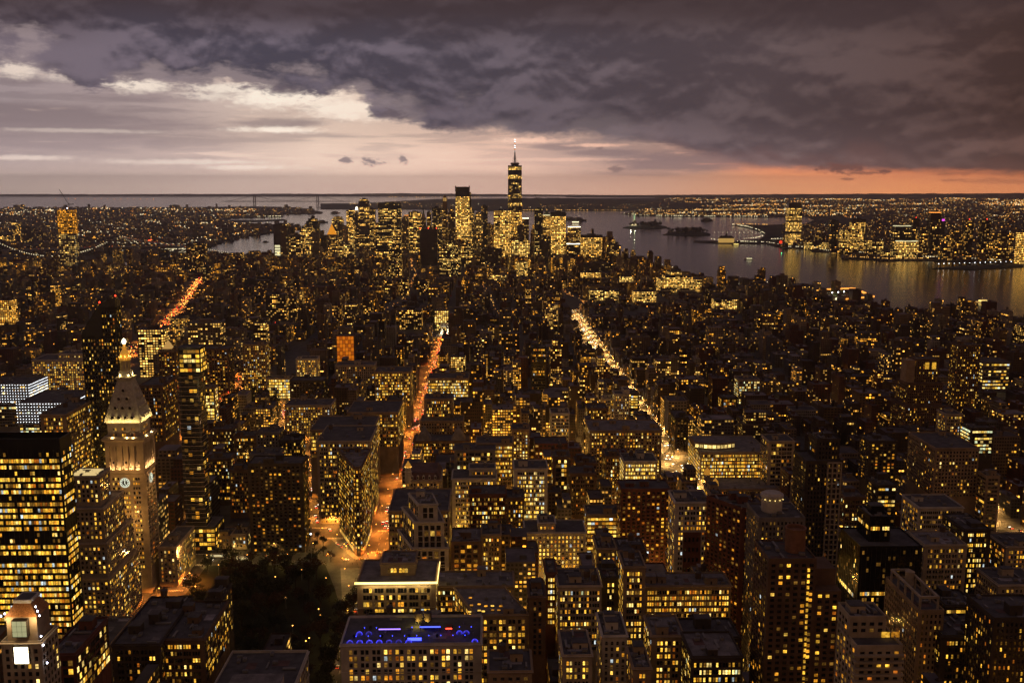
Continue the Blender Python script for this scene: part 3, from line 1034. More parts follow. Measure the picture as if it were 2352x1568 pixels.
b.obj('skylight', root, (-root.location[0], -root.location[1], 0))['kind'] = 'stuff'
# office slab with bright strings of site lights
for lb, xl, xr, tp, Y, dp in (('pale frame building hung with rows of white work lights, further back', -40, 66, 882, 1180, 50), ('low wide building strung with white lights, before the taller lit frame', 38, 160, 925, 1080, 70)):
    root, poly, z = B(OFF, lb, xl, xr, tp, Y, dp, tp + 60, st='strip', wall='grey', lit=.28, pal='cool', cornice=False, units=5, cap=20)
    cx, cy = root.location[0], root.location[1]
    b = MB()
    for f in range(7):
        zz = z - 3.4 * f
        x = poly[0][0]
        while x < poly[1][0]:
            b.lathe([(.05, zz - .35), (.4, zz), (.05, zz + .35)], 'glow_coolwhite', x - cx, Y - .8 - cy, 5)
            x += 3.2
        y = Y
        while y < Y + dp:
            b.lathe([(.05, zz - .35), (.4, zz), (.05, zz + .35)], 'glow_coolwhite', poly[1][0] + .8 - cx, y - cy, 5)
            y += 3.2
    b.obj('string_light', root)['kind'] = 'stuff'
B(OFF, 'brown brick block with a plain east end behind the clock tower', 318, 372, 884, 1040, 50, 975, st='pair', wall='brown', lit=.3, pal='amber')
# dark glass condominium tower, curved wedge top
x0, z1 = at(186, 760, 905)
x1, zt = at(264, 682, 905)
P_ = rect(x0, x1, 905, 917)
root = building('residential_tower', 'dark glass tower with slanting top and two red beacons, behind the clock tower', 'tower', [(P_, 0, z1 - 6), (rect(x0 + (x1 - x0) * .55, x1, 905, 917), z1 - 6, zt - 11)], st='slim', wall='glass', lit=.32, pal='gold', cap=100, cornice=False, hut=0, units=0, zmin=20)
FRONT.append((186, 264, 682, 1000, 905))
b = MB()
cx, cy = root.location[0], root.location[1]
xs = [x0, x0 + (x1 - x0) * .55, x1]
tops = [z1 - 2, zt - 6, zt]
for i in range(2):
    a, c = xs[i] - cx, xs[i + 1] - cx
    za, zc = tops[i], tops[i + 1]
    y0, y1, zb = 905 - cy, 917 - cy, (z1 - 6, zt - 11)[i]
    b.add([(a, y0, zb), (c, y0, zb), (c, y1, zb), (a, y1, zb), (a, y0, za), (c, y0, zc), (c, y1, zc - 4), (a, y1, za - 4)], [(0, 1, 5, 4), (1, 2, 6, 5), (2, 3, 7, 6), (3, 0, 4, 7), (4, 5, 6, 7)], 'wall_glass')
b.obj('crown', root)
for i in (1, 2):
    q = MB()
    q.lathe([(.1, -.7), (.8, 0), (.1, .9)], 'glow_red', 0, 0, 6)
    q.obj('beacon', root, (xs[i] - cx - .8, 908 - cy, tops[i] + .8))
# thin stacked glass tower
x0, z1 = at(404, 800, 836)
x1, _ = at(452, 800, 836)
T = [(rect(x0 - 6, x1 + 8, 836, 866), 0, 24), (rect(x0, x1, 838, 856), 24, z1 - 22), (rect(x0 + 1, x1 + 2, 838, 856), z1 - 22, z1)]
root = building('residential_tower', 'thin glass tower of stacked boxes standing by the park corner', 'tower', T, st=dict(bay=3.4, n=1, w=3.1, gap=0, fl=4.0, h=2.6, corr=.1), wall='glass', lit=.2, pal='gold', cap=60, cornice=False, hut=0, units=0, par=.5, tier_lit=[.6, .13, .6])
b = MB()
cx, cy = root.location[0], root.location[1]
zf = 24.0
while zf < z1 - 22:
    b.prism(offset([(x - cx, y - cy) for x, y in T[1][0]], .22), zf, zf + .55, 'wall_lime')
    zf += 4.0
b.obj('slab_edge', root)['kind'] = 'stuff'
FRONT.append((400, 462, 800, 1290, 836))
root, _, _ = B(APT, 'brown tower with a small lit pyramid roof behind the thin glass tower', 362, 402, 806, 1470, 20, 885, st='apt', wall='brown', lit=.3, pal='amber', cornice=False)
x0, z1 = at(371, 800, 1470)
x1, z2 = at(396, 784, 1478)
b = MB()
b.frus(rect(x0, x1, 1471, 1471 + x1 - x0), z1 - 1, rect((x0 + x1) / 2 - .3, (x0 + x1) / 2 + .3, 1479, 1479.6), z2 + 2, 'glow_dimamber')
b.obj('pyramid_roof', root, (-root.location[0], -root.location[1], 0))
B(APT, 'tall brown apartment block with scattered windows right of the small lit pyramid', 458, 524, 800, 1500, 30, 872, st='apt', wall='brown', lit=.28, pal='amber')
root, poly, z = B(RET, 'orange lit glass front carrying a red row of numerals by the square', 466, 502, 873, 1545, 20, 900, st='big', wall='tan', lit=.05, cornice=False, cap=4)
cx, cy = root.location[0], root.location[1]
b = MB()
b.box(poly[0][0] - cx, poly[1][0] - cx, 1544.2 - cy, 1544.6 - cy, z - 14, z - 5, 'glow_orange')
b.box(poly[1][0] - 6 - cx, poly[1][0] - cx, 1543.9 - cy, 1544.2 - cy, z - 30, z - 5, 'glow_orange')
b.obj('lit_panel', root)
tx = bpy.data.curves.new('numeral_display', 'FONT')
tx.body = '004350411750850'
tx.size, tx.extrude, tx.align_x = 3.6, .1, 'LEFT'
tx.materials.append(GLOW['red'])
to = link('numeral_text', tx)
me = bpy.data.meshes.new_from_object(to.evaluated_get(bpy.context.evaluated_depsgraph_get()))
bpy.data.objects.remove(to)
me.materials.clear()
me.materials.append(GLOW['red'])
o = link('numeral_display', me, root, (poly[0][0] + 2 - cx, 1543.6 - cy, z - 10.5))
o.rotation_euler = (math.pi / 2, 0, 0)
B(OFF, 'slender slab with bright stacked windows right of the thin glass tower', 468, 492, 888, 1250, 16, 985, st='big', wall='tan', lit=.75, pal='warm', hut=0)
for i, (lb, xl, xr, tp, Y, st, wl, lt, pl) in enumerate((
        ('dark block with one bright top row, beyond the slab by the diagonal street', 485, 533, 985, 1064, 'pair', 'brown', .32, 'warm'),
        ('brown loft with square orange windows, left of the gabled white house', 536, 588, 1000, 1064, 'loft', 'brown', .36, 'mixed'),
        ('dim block with a pale roof among dark lofts left of the diagonal street', 588, 640, 992, 1000, 'single', 'grey', .2, 'mixed'),
        ('dark loft with lit pairs just left of the diagonal street', 640, 690, 1010, 992, 'pair', 'dark', .35, 'gold'),
        ('low dark loft behind the thin glass tower with glowing top floor', 476, 528, 1052, 970, 'pair', 'brown', .4, 'mixed'),
        ('brown walk-up with red curtains left of the dark gridded slab', 525, 572, 1078, 930, 'pair', 'brown', .3, 'ember'),
        ('grey roofed loft behind the dark gridded slab', 572, 640, 1042, 930, 'loft', 'grey', .25, 'amber'),
        ('low lit shop house at the park corner, beside the thin glass tower', 470, 497, 1232, 846, 'pair', 'tan', .5, 'ember'),
        ('narrow pale house with many small windows facing the park', 498, 530, 1230, 846, 'single', 'tan', .35, 'ember'),
        ('wider house with rows of lit windows facing the park, beside the dark slab', 531, 566, 1225, 846, 'single', 'lime', .45, 'mixed'))):
    B(LOFT, lb, xl, xr, tp, Y, 24, st=st, wall=wl, lit=lt, pal=pl, tanks=i % 2)
B(APT, 'tall dark apartment slab with gridded piers and orange windows facing the park', 568, 694, 1064, 838, 26, 1290, st='apt', wall='dark', lit=.27, pal='amber', cornice=False, cap=100, hut=2)
# bottom left
x0, z1 = at(2, 1478, 400)
x1, _ = at(94, 1478, 400)
T = [(rect(x0, x1, 400, 416), 0, z1)]
root = building('residential_tower', 'pale tower top with copper mansard, a blazing bay window and blue-white sparkle lights', 'tower', T, st='single', wall='lime', lit=.1, pal='warm', cap=20, hut=0, units=0, cornice=True)
FRONT.append((-20, 115, 1378, 1600, 400))
cx, cy = root.location[0], root.location[1]
z2 = at(50, 1420, 400)[1]
z3 = at(50, 1384, 404)[1]
b = MB()
bx0, bx1 = x0 + 2 - cx, x1 - 2 - cx
b.box(bx0, bx1, -6, 6, z1, z2, 'wall_tan')
b.obj('upper_storey', root)
b = MB()
b.frus(rect(bx0 - .5, bx1 + .5, -6.5, 6.5), z2, rect(bx0 + 3, bx1 - 3, -4, 4), z3, 'roof_copperlit' if 'roof_copperlit' in MATS else principled('roof_copperlit', (.42, .18, .06), .5, .4, noise=.4, nscale=1.5))
b.obj('mansard', root)
b = MB()
b.box(bx0 + 2.6, bx1 - 2.6, -4.4, 4.4, z3, z3 + 1.4, 'wall_white')
b.box(bx0 + 3.4, bx1 - 3.4, -3.4, 3.4, z3 + 1.4, z3 + 1.45, 'roof_tar')
b.obj('coping', root)
for zz, hh, gl in ((z2 - 4.5, 7.0, 'glow_dimpale' if 'glow_dimpale' in MATS else principled('glow_dimpale', (.1, .1, .08), .5, emit=(.8, .8, .42), estr=.42)), (z1 - 5, 7.5, 'glow_warmwhite')):
    b = MB()
    for i in range(3):
        for j in range(3):
            b.box(-2.9 + i * 2, -1.1 + i * 2, -8.6, -8.4, zz - hh / 2 + j * hh / 3 + .1, zz - hh / 2 + (j + 1) * hh / 3 - .1, gl)
    b.box(-3.2, 3.2, -8.4, -6, zz - hh / 2 - .3, zz + hh / 2 + .3, 'frame_dark')
    b.obj('bay_window', root)
for i, (dx, dz) in enumerate(((-.46, z2 + 1), (-.36, z2 + 2), (.5, z2 + 1), (.46, z2 + 3), (.42, z2 + 5), (.54, z1 - 1), (.5, z1 + 3), (.6, z1 - 9), (-.1, z1 - 13), (0, z1 - 13))):
    q = MB()
    q.lathe([(.02, -.5), (.4, 0), (.02, .5)], 'glow_spark', 0, 0, 6)
    q.obj('spark_light', root, (dx * (x1 - x0), -7.4, dz))
pl_ = bpy.data.lights.new('mansard_floodlight', 'POINT')
pl_.energy, pl_.color, pl_.shadow_soft_size = 2600, (1, .7, .35), .4
for dx in (-6, 6):
    link('mansard_floodlight', pl_, root, (dx, -9.5, z2 - 1))
B(LOFT, 'dark loft with arched top windows and floodlit rooftop machinery, beside the park', 256, 366, 1478, 500, 62, st='pair', wall='dark', lit=.2, pal='amber', units=8, hut=3, tanks=1, arch=True)
B(LOFT, 'dark loft with rows of yellow windows on its park side', 368, 468, 1466, 508, 50, st='loft', wall='brown', lit=.45, pal='gold', units=5, hut=3)
B(LOFT, 'taller dark loft end wall with single lit window column above the park trees', 470, 508, 1374, 556, 24, st='pair', wall='dark', lit=.4, pal='gold', units=3, hut=2)
xk0, zk = at(517, 1499, 524)
xk1, _ = at(700, 1499, 524)
root = building('loft_building', 'flat dark roof with white parapet and ducts, at the bottom edge beside the park', 'loft building', [(rect(xk0 + 4, xk1 + 2, 448, 524), 0, zk)], st='pair', wall='white', lit=.1, roof='tar', units=9, hut=0, par=1.5, cap=20)
FRONT.append((512, 702, 1496, 1600, 448))
q = MB()
q.box(-13, 13, -8, 8, 0, 5.5, 'wall_white')
q.box(-13.3, 13.3, -8.3, 8.3, 5.5, 5.9, 'roof_gravel')
for i in range(7):
    q.box(-11.4 + i * 3.5, -9.8 + i * 3.5, -8.1, -8.0, 1.8, 4, 'pane_dark')
q.obj('penthouse', root, (2, -6, zk))
B(LOFT, 'low dark building with a glazed lit penthouse at the bottom left', 108, 172, 1500, 440, 40, st='big', wall='brick', lit=.5, pal='warm', units=3)
B(LOFT, 'low pale building with a floodlit roof court between stepped block and dark loft', 176, 252, 1480, 560, 40, st='pair', wall='tan', lit=.35, pal='gold')
# -- the two avenues and the wedge
root, poly, z = B(('hotel_building', 'building'), 'white corner building whose roof bar glows blue, bottom centre', 782, 1105, 1478, 511, 36, 1600, st=dict(bay=6.3, n=2, w=1.75, gap=.75, fl=3.75, h=2.5, corr=.15), wall='white', lit=.42, pal='mixed', roof='tar', units=0, hut=0, cap=100, par=1.4)
BAR = (poly, z, root)
B(LOFT, 'dark building with green roof huts right behind the blue lit roof bar', 835, 1062, 1442, 556, 22, 1470, st='pair', wall='dark', lit=.1, roof='gravel', hut=4, units=6, tanks=2)
root, poly, z = B(OFF, 'stone building with a brilliantly lit cornice line and arched top windows', 820, 1000, 1338, 592, 40, 1400, st=dict(bay=7.2, n=3, w=1.7, gap=.2, fl=4.6, h=2.9, corr=.3), wall='tan', lit=.55, pal='gold', arch=True, roof='gravel', hut=0, units=3, up=[(.27, .72, .35, .9, 7.5)])
cx, cy = root.location[0], root.location[1]
b = MB()
b.box(poly[0][0] - 1.4 - cx, poly[1][0] + 1.4 - cx, 592 - 1.3 - cy, 592 - .9 - cy, z + .6, z + 1.9, 'glow_goldlight')
b.box(poly[1][0] + 1.0 - cx, poly[1][0] + 1.4 - cx, 592 - 1.2 - cy, 625 - cy, z + .6, z + 1.9, 'glow_goldlight')
b.obj('light_strip', root)
cl = bpy.data.lights.new('cornice_light', 'AREA')
cl.shape, cl.size, cl.size_y, cl.energy, cl.color = 'RECTANGLE', 42, .5, 4200, (1, .75, .3)
o = link('cornice_light', cl, root, (0, 592 - 2.0 - cy, z + 1.2))
o.rotation_euler = (math.pi * .35, 0, 0)
B(OFF, 'stone office with rounded corner and black glazed roof, west side of the avenue', 892, 1030, 1172, 752, 58, 1260, st='pair', wall='tan', lit=.42, pal='gold', roof='tar', arch=True, units=7)
x0, z1 = at(946, 1262, 688)
x1, _ = at(1030, 1262, 688)
zu = at(985, 1162, 694)[1]
sl = -.34
P1 = [(x0, 690), (x1, 690), (x1 - 8, 730), (x0 - 14, 730)]
P2 = offset(P1, -2.5)
P3 = offset(P1, -6.5)
building('residential_tower', 'pale terraced tower with slanting dark glazed side and blank lower wing', 'tower', [(P1, 0, z1), (P2, z1, zu - 12), (P3, zu - 12, zu)], st=dict(bay=4.4, n=1, w=3.0, gap=0, fl=4.2, h=3.6, corr=.1), wall='white', lit=.2, pal='amber', cap=60, roof='gravel', tier_lit=[.3, .12, .1])
FRONT.append((940, 1045, 1150, 1330, 688))
B(APT, 'brown brick apartment wing with wide orange windows beside the pale terraced tower', 1036, 1104, 1243, 690, 30, 1330, st=dict(bay=4.6, n=1, w=3.0, gap=0, fl=3.6, h=2.2, corr=0), wall='brown', lit=.42, pal='amber', cornice=False, roof='gravel')
B(LOFT, 'stone loft with one arched bright window column right of the brown brick wing', 1106, 1150, 1226, 720, 24, 1330, st='pair', wall='tan', lit=.45, pal='gold', arch=True)
B(OFF, 'long low stone block with dense small lit windows beyond the lit cornice building', 1000, 1180, 1345, 618, 26, 1400, st='loft', wall='tan', lit=.6, pal='mixed', units=5, roof='gravel')
x0, z1 = at(1092, 1414, 556)
x1, _ = at(1216, 1414, 556)
root = building('office_building', 'mansard roofed stone block with scattered square skylights, right of the blue roof bar', 'office building', [([(x0, 556), (x1, 556), (x1 - 14, 597), (x0 - 14, 597)], 0, z1)], st=dict(bay=5.6, n=2, w=1.7, gap=.5, fl=4.1, h=2.4, corr=.1), wall='tan', lit=.62, pal='gold', cap=100, arch=True, roof='gravel', hut=1)
FRONT.append((1060, 1216, 1370, 1600, 556))
rr = random.Random(5)
for i in range(13):
    q = MB()
    q.box(-1.1, 1.1, -1.1, 1.1, 0, .5, 'frame_dark')
    q.box(-.95, .95, -.95, .95, .5, .62, PANES[rr.choice((1, 2, 3))])
    q.obj('skylight', root, (-12 + (i % 6) * 4.3 + rr.uniform(-1, 1), -15 + (i // 6) * 9 + rr.uniform(-2, 2), z1))
# wedge tower
zf = at(822, 1075, 826)[1]
WE = [(-118.4, 832.5), (-117.2, 829.2), (-115.4, 827), (-112.4, 827), (-110.9, 830), (-110.2, 834), (-110, 887), (-139, 887)]
root = building('wedge_tower', 'triangular wedge tower with rounded prow where the two avenues meet', 'tower', [(WE, 0, zf)], st=dict(bay=2.7, n=1, w=1.5, gap=0, fl=3.75, h=2.1, corr=0), wall='brown', lit=.5, pal='gold', cap=100, roof='gravel', hut=2, units=6, seed=2, zmin=3, piers=False)
cx, cy = root.location[0], root.location[1]
pl0 = [(x - cx, y - cy) for x, y in WE]
for zb in (9, 17, 78):
    b = MB()
    b.prism(offset(pl0, .55), zb, zb + .7, 'wall_tan')
    b.obj('belt_course', root)
b = MB()
for i in range(18):
    for (p, q) in ((WE[7], WE[0]), (WE[5], WE[6])):
        t = (i + .5) / 18
        d = Vector((q[0] - p[0], q[1] - p[1])).normalized()
        b.quad((p[0] + (q[0] - p[0]) * t - cx, p[1] + (q[1] - p[1]) * t - cy, 3.2), d, 2.0, 3.0, PANES[(3, 4, 2)[i % 3]], .4, (d.y, -d.x))
b.obj('shopfront', root)['kind'] = 'stuff'
FRONT.append((782, 850, 1020, 1280, 826))
LAND.append(('the wedge tower', 820, 1150))
B(OFF, 'ornate stone block filling the street wall just behind the wedge tower', 727, 850, 1012, 912, 62, 1250, st='pair', wall='lime', lit=.35, pal='gold', arch=True, tanks=1)
B(OFF, 'stone loft with long bright window rows, second block behind the wedge tower', 712, 856, 986, 992, 62, 1010, st='loft', wall='tan', lit=.66, pal='gold', tanks=1)
B(OFF, 'tan loft with orange window pairs and blank wall, left of the lit avenue', 797, 914, 946, 1068, 60, 990, st='pair', wall='tan', lit=.5, pal='gold')
root, poly, z = B(LOFT, 'mansard roofed hotel with dormers and a lit corner cupola beside the avenue', 931, 1012, 1102, 868, 40, 1180, st='single', wall='lime', lit=.35, pal='amber', hut=0, roof='red')
cx, cy = root.location[0], root.location[1]
b = MB()
b.frus(offset([(x - cx, y - cy) for x, y in poly], -.2), z + 1, offset([(x - cx, y - cy) for x, y in poly], -3.5), z + 7, 'roof_red')
b.obj('mansard', root)
for i in range(5):
    q = MB()
    q.box(-1, 1, -1.6, 1.2, 0, 2.8, 'wall_white')
    q.box(-.6, .6, -1.68, -1.6, .5, 2.3, PANES[0])
    q.lathe([(1.1, 2.8), (.1, 3.8)], 'wall_white', 0, -.2, 6)
    q.obj('dormer', root, (poly[0][0] - cx + 6 + i * 5.2, -18.2, z + 1.6))
b = MB()
b.lathe([(3.1, z - 2), (3.1, z + 8), (3.5, z + 8.2), (3.5, z + 8.8), (2.6, z + 9), (2.6, z + 12.5), (3.0, z + 12.8)], 'wall_white', poly[0][0] - cx + 2.6, -19 + .5, 12)
b.lathe([(2.7, z + 12.8), (2.3, z + 15), (1.2, z + 16.6), (.2, z + 18.5)], 'gold', poly[0][0] - cx + 2.6, -18.5, 12)
for i in range(8):
    b.lathe([(.05, z + 12.6), (.38, z + 13), (.05, z + 13.4)], 'glow_amber', poly[0][0] - cx + 2.6 + 3 * math.cos(i * .785), -18.5 + 3 * math.sin(i * .785), 5)
b.obj('cupola', root)
B(LOFT, 'white loft with planted roof terrace full of tiny lights right of the avenue', 1038, 1140, 1098, 850, 30, 1180, st='loft', wall='white', lit=.5, pal='gold', hut=0, up=[(.38, .98, .35, .95, 6)])
B(LOFT, 'red brick loft with bright square windows right of the terraced tower', 1078, 1162, 1134, 800, 26, 1210, st='loft', wall='brick', lit=.42, pal='warm')
B(LOFT, 'long pale office loft with one bright unbroken window row near the avenue', 1094, 1178, 1017, 925, 28, st='loft', wall='tan', lit=.8, pal='gold')
B(LOFT, 'grey building with pale roofs, between gabled house and roof terrace loft', 1043, 1138, 1032, 905, 24, st='big', wall='grey', lit=.3, pal='mixed')
root, poly, z = B(LOFT, 'gabled dark house with two pointed roofs and cross windows by the avenue', 949, 1078, 1012, 1064, 30, 1060, st='pair', wall='brown', lit=.4, pal='gold', hut=0)
cx, cy = root.location[0], root.location[1]
for gx in (.18, .8):
    b = MB()
    xx = poly[0][0] + (poly[1][0] - poly[0][0]) * gx - cx
    b.frus(rect(xx - 8, xx + 8, -15, 5), z + .6, rect(xx - .3, xx + .3, -8, -2), z + 15, 'roof_gravel')
    b.obj('gable', root)
B(LOFT, 'dim stone block with evenly spaced dark windows right of the lit avenue', 965, 1064, 966, 1130, 30, 1000, st='single', wall='tan', lit=.18, pal='ember', tanks=1)
B(LOFT, 'tan loft with lit pairs under the arch-topped block by the avenue', 974, 1040, 915, 1150, 30, 965, st='loft', wall='tan', lit=.62, pal='gold', tanks=1)
B(OFF, 'bright block with arched top row, every window lit, right of the avenue', 983, 1076, 868, 1305, 40, 925, st='loft', wall='tan', lit=.88, pal='warm', arch=True, tanks=1, hut=2)
B(OFF, 'low wide block with glowing roof line windows left of the avenue', 860, 943, 853, 1300, 40, 895, st='pair', wall='tan', lit=.62, pal='gold')
B(OFF, 'long pale dim block below the orange wrapped building', 770, 860, 838, 1400, 30, 880, st='single', wall='lime', lit=.22, pal='mixed')
root, poly, z = B(OFF, 'building wrapped in glowing orange construction netting', 773, 812, 771, 1600, 26, 835, st='slim', wall='brown', lit=0, cornice=False, cap=4, hut=0, units=0)
cx, cy = root.location[0], root.location[1]
b = MB()
for f in range(7):
    for i in range(6):
        w = (poly[1][0] - poly[0][0]) / 6
        b.box(poly[0][0] + i * w + .3 - cx, poly[0][0] + (i + 1) * w - .2 - cx, -13.5, -13.2, z - 6.2 * (f + 1) + .7, z - 6.2 * f, ('glow_orange', 'glow_netting' if 'glow_netting' in MATS else principled('glow_netting', (.1, .04, .01), .8, emit=(1, .2, .01), estr=.34))[(f * 7 + i * 3) % 5 > 2])
b.obj('netting', root)
root, poly, z = B(RET, 'glass fronted store blazing with light at the end of the square', 610, 668, 868, 1475, 22, 912, st='big', wall='lime', lit=.98, pal='bright', cornice=False, hut=1)
B(APT, 'tall tan apartment tower left of the blazing glass store', 556, 609, 790, 1490, 26, 900, st='single', wall='tan', lit=.55, pal='gold')
B(LOFT, 'small white block with square lit windows above the blazing store', 679, 728, 823, 1500, 24, 860, st='pair', wall='white', lit=.55, pal='gold')
B(LOFT, 'big blank dark block right of the square', 665, 742, 873, 1345, 30, 905, st='apt', wall='dark', lit=.05)
B(LOFT, 'pale wide loft with two tiers of lit windows right of the square of trees', 654, 760, 930, 1225, 40, 968, st='single', wall='lime', lit=.5, pal='gold', tanks=1)
# -- centre and centre right
B(OFF, 'cream loft with bright triple windows in long columns, middle of the picture', 1181, 1258, 1075, 838, 28, 1200, st='loft', wall='white', lit=.72, pal='warm', hut=1, cap=100)
B(LOFT, 'brown loft with a lit arcade top left of the cream loft', 1164, 1204, 1142, 800, 24, 1230, st='pair', wall='brown', lit=.5, pal='gold', arch=True)
B(OFF, 'floodlit cream building with gold glowing terrace, centre', 1206, 1346, 1222, 751, 30, 1270, st='single', wall='white', lit=.85, pal='gold', up=[(.22, .5, .1, .7, 7)])
B(LOFT, 'pale block with a continuous lit ribbon under its flat roof', 1348, 1426, 1180, 790, 26, st='strip', wall='tan', lit=.75, pal='gold')
B(APT, 'dark red brick apartment slab with wide orange windows', 1427, 1542, 1122, 765, 26, 1250, st='apt', wall='brick', lit=.32, pal='amber', cornice=False, hut=2)
root, poly, z = B(OFF, 'ornate cream tower with a dark red brick panel down its front', 1552, 1633, 1152, 670, 28, 1310, st='pair', wall='white', lit=.36, pal='gold', arch=True)
cx, cy = root.location[0], root.location[1]
w = poly[1][0] - poly[0][0]
b = MB()
b.box(poly[0][0] + w * .24 - cx, poly[0][0] + w * .74 - cx, -14.5, -14.3, z - 55, z - 21, 'wall_brick')
for f in range(4):
    for i in range(4):
        b.box(poly[0][0] + w * (.3 + .115 * i) - cx - .7, poly[0][0] + w * (.3 + .115 * i) - cx + .7, -14.6, -14.5, z - 28 - f * 7.5, z - 25 - f * 7.5, 'pane_dark')
b.obj('brick_panel', root)
B(OFF, 'slim loft with stacked bright windows against the ornate cream tower', 1634, 1660, 1134, 705, 26, 1310, st='big', wall='tan', lit=.6, pal='gold')
x0, z1 = at(1664, 1170, 640)
x1, _ = at(1740, 1170, 640)
building('residential_tower', 'dark red brick tower with splayed corner and dim windows', 'tower', [([(x0 - 6, 668), (x0 + 12, 640), (x1, 640), (x1, 672)], 0, z1)], st='apt', wall='brick', lit=.16, pal='ember', cap=60, cornice=False, hut=2)
FRONT.append((1660, 1740, 1165, 1430, 640))
B(LOFT, 'small loft with a row of five arched lit windows', 1371, 1416, 1258, 640, 26, st='single', wall='tan', lit=.75, pal='gold', arch=True, tanks=1)
B(LOFT, 'dim loft with a wooden tank right of the small arched loft', 1420, 1484, 1262, 640, 24, st='pair', wall='brown', lit=.3, tanks=1)
B(LOFT, 'tall slim tan loft with a dark centre bay of windows', 1433, 1483, 1300, 560, 26, 1480, st='loft', wall='tan', lit=.55, pal='gold', tanks=1)
B(LOFT, 'wide flat roofed loft with two long rows of bright windows', 1482, 1680, 1344, 600, 22, 1400, st='loft', wall='tan', lit=.82, pal='gold', roof='gravel', hut=3, units=6, tanks=1)
B(LOFT, 'broad loft split in two equal bays, half its windows bright', 1282, 1382, 1344, 560, 28, 1460, st='loft', wall='lime', lit=.55, pal='mixed', tanks=2, hut=2)
B(LOFT, 'dark loft with white lit windows in pairs right of the split loft', 1384, 1422, 1326, 580, 24, 1410, st='loft', wall='dark', lit=.68, pal='warm')
B(LOFT, 'narrow dark loft with two columns of blazing windows', 1254, 1279, 1314, 578, 24, 1400, st='loft', wall='brick', lit=.92, pal='bright', hut=0)
B(LOFT, 'brown loft with dark arched windows beside the two blazing window columns', 1216, 1253, 1368, 550, 26, 1470, st='single', wall='brown', lit=.12, pal='ember')
B(LOFT, 'narrow pale front with a round arched top row and a big dark bay', 1384, 1441, 1458, 500, 30, 1560, st='single', wall='white', lit=.3, pal='amber', arch=True, roof='tar', hut=2)
B(LOFT, 'square loft with evenly glowing yellow windows, near the bottom', 1497, 1572, 1458, 500, 26, 1550, st='pair', wall='tan', lit=.66, pal='gold', roof='gravel')
B(LOFT, 'low dark terraced block with a single lit strip, near the bottom', 1574, 1700, 1462, 500, 24, st='big', wall='dark', lit=.2, pal='warm', up=())
B(LOFT, 'dark brick block with a lower row of lit windows at the bottom', 1590, 1706, 1506, 462, 28, 1600, st='loft', wall='dark', lit=.4, pal='warm', roof='gravel')
B(LOFT, 'pale pediment fronted loft with three lit window tiers, bottom edge', 1293, 1360, 1503, 480, 30, 1600, st='pair', wall='lime', lit=.5, pal='gold', arch=True)
B(LOFT, 'small corner building between pale fronts, lit at the bottom edge', 1455, 1496, 1532, 470, 24, 1600, st='pair', wall='tan', lit=.4, pal='amber')
B(LOFT, 'blank tan party wall building at the bottom edge', 1122, 1222, 1540, 470, 24, 1600, st='apt', wall='tan', lit=.03, roof='tar', tanks=1)
# gabled church
x0, z1 = at(1250, 1490, 600)
x1, _ = at(1287, 1490, 600)
xm, zr = at(1268, 1442, 600)
root = thing('church', 'dark gabled church with a rose window wedged between lofts', 'church', (xm, 615, 0))
b = MB()
b.box(x0 - xm, x1 - xm, -15, 25, 0, z1, 'wall_brown')
b.add([(x0 - xm, -15, z1), (x1 - xm, -15, z1), (0, -15, zr)], [(0, 1, 2)], 'wall_brown')
b.obj('wall', root)
b = MB()
b.add([(x0 - xm - .4, -15.6, z1 - .3), (x1 - xm + .4, -15.6, z1 - .3), (0, -15.6, zr + .3), (x0 - xm - .4, 25, z1 - .3), (x1 - xm + .4, 25, z1 - .3), (0, 25, zr + .3)], [(0, 2, 5, 3), (2, 1, 4, 5)], 'roof_tar')
b.obj('roof', root)
b = MB()
for i in range(12):
    a = i * math.pi / 6
    b.bar((1.7 * math.cos(a), -15.2, z1 + 1 + 1.7 * math.sin(a)), (0, -15.2, z1 + 1), .12, 'wall_tan')
b.lathe([(1.9, 0), (1.9, .1)], 'frame_dark', n=16)
b.v = [(x, -15.15 + z * .1, y + z1 + 1) if i >= len(b.v) - 48 else (x, y, z) for i, (x, y, z) in enumerate(b.v)]
b.obj('rose_window', root)
b = MB()
b.bar((0, -15, zr), (0, -15, zr + 3), .15, 'metal')
b.bar((-.8, -15, zr + 2), (.8, -15, zr + 2), .15, 'metal')
b.obj('cross', root)
FOOT.append((x0, x1, 600, 640))
FRONT.append((1247, 1288, 1440, 1500, 600))
# sixth avenue
B(OFF, 'cream block with five arched top bays, every floor blazing, by the right avenue', 1433, 1510, 1058, 915, 30, 1110, st='loft', wall='white', lit=.9, pal='bright', arch=True, hut=2, tanks=1)
B(LOFT, 'loft with narrow lit windows just left of the five bay cream block', 1391, 1424, 1046, 925, 26, st='pair', wall='brown', lit=.5, pal='mixed', tanks=1)
B(LOFT, 'loft with an orange lit strip below dark roof huts', 1323, 1371, 1062, 905, 26, st='strip', wall='brown', lit=.5, pal='amber', hut=2)
B(LOFT, 'dim loft whose flat roof edge carries one long white light line', 1309, 1368, 1086, 870, 26, st='pair', wall='brown', lit=.22, pal='ember')
B(LOFT, 'slim loft with a lit glass attic, right of the cream triple windowed loft', 1270, 1308, 1048, 900, 26, st='big', wall='brown', lit=.4, pal='warm', tanks=1)
B(OFF, 'long low roofs with one lit clerestory row left of the right avenue', 1355, 1520, 988, 1050, 50, st='single', wall='tan', lit=.5, pal='gold', roof='gravel', units=8, hut=4)
root, poly, z = B(RET, 'massive store block with lit bays and curved glass penthouse along the right avenue', 1610, 1766, 1037, 1035, 70, 1090, st='loft', wall='lime', lit=.85, pal='gold', roof='gravel', cap=60)
cx, cy = root.location[0], root.location[1]
b = MB()
arc = [(-22 + 26 * math.cos(t), 0 - 18 * math.sin(t) + 10) for t in [i * math.pi / 10 for i in range(11)]]
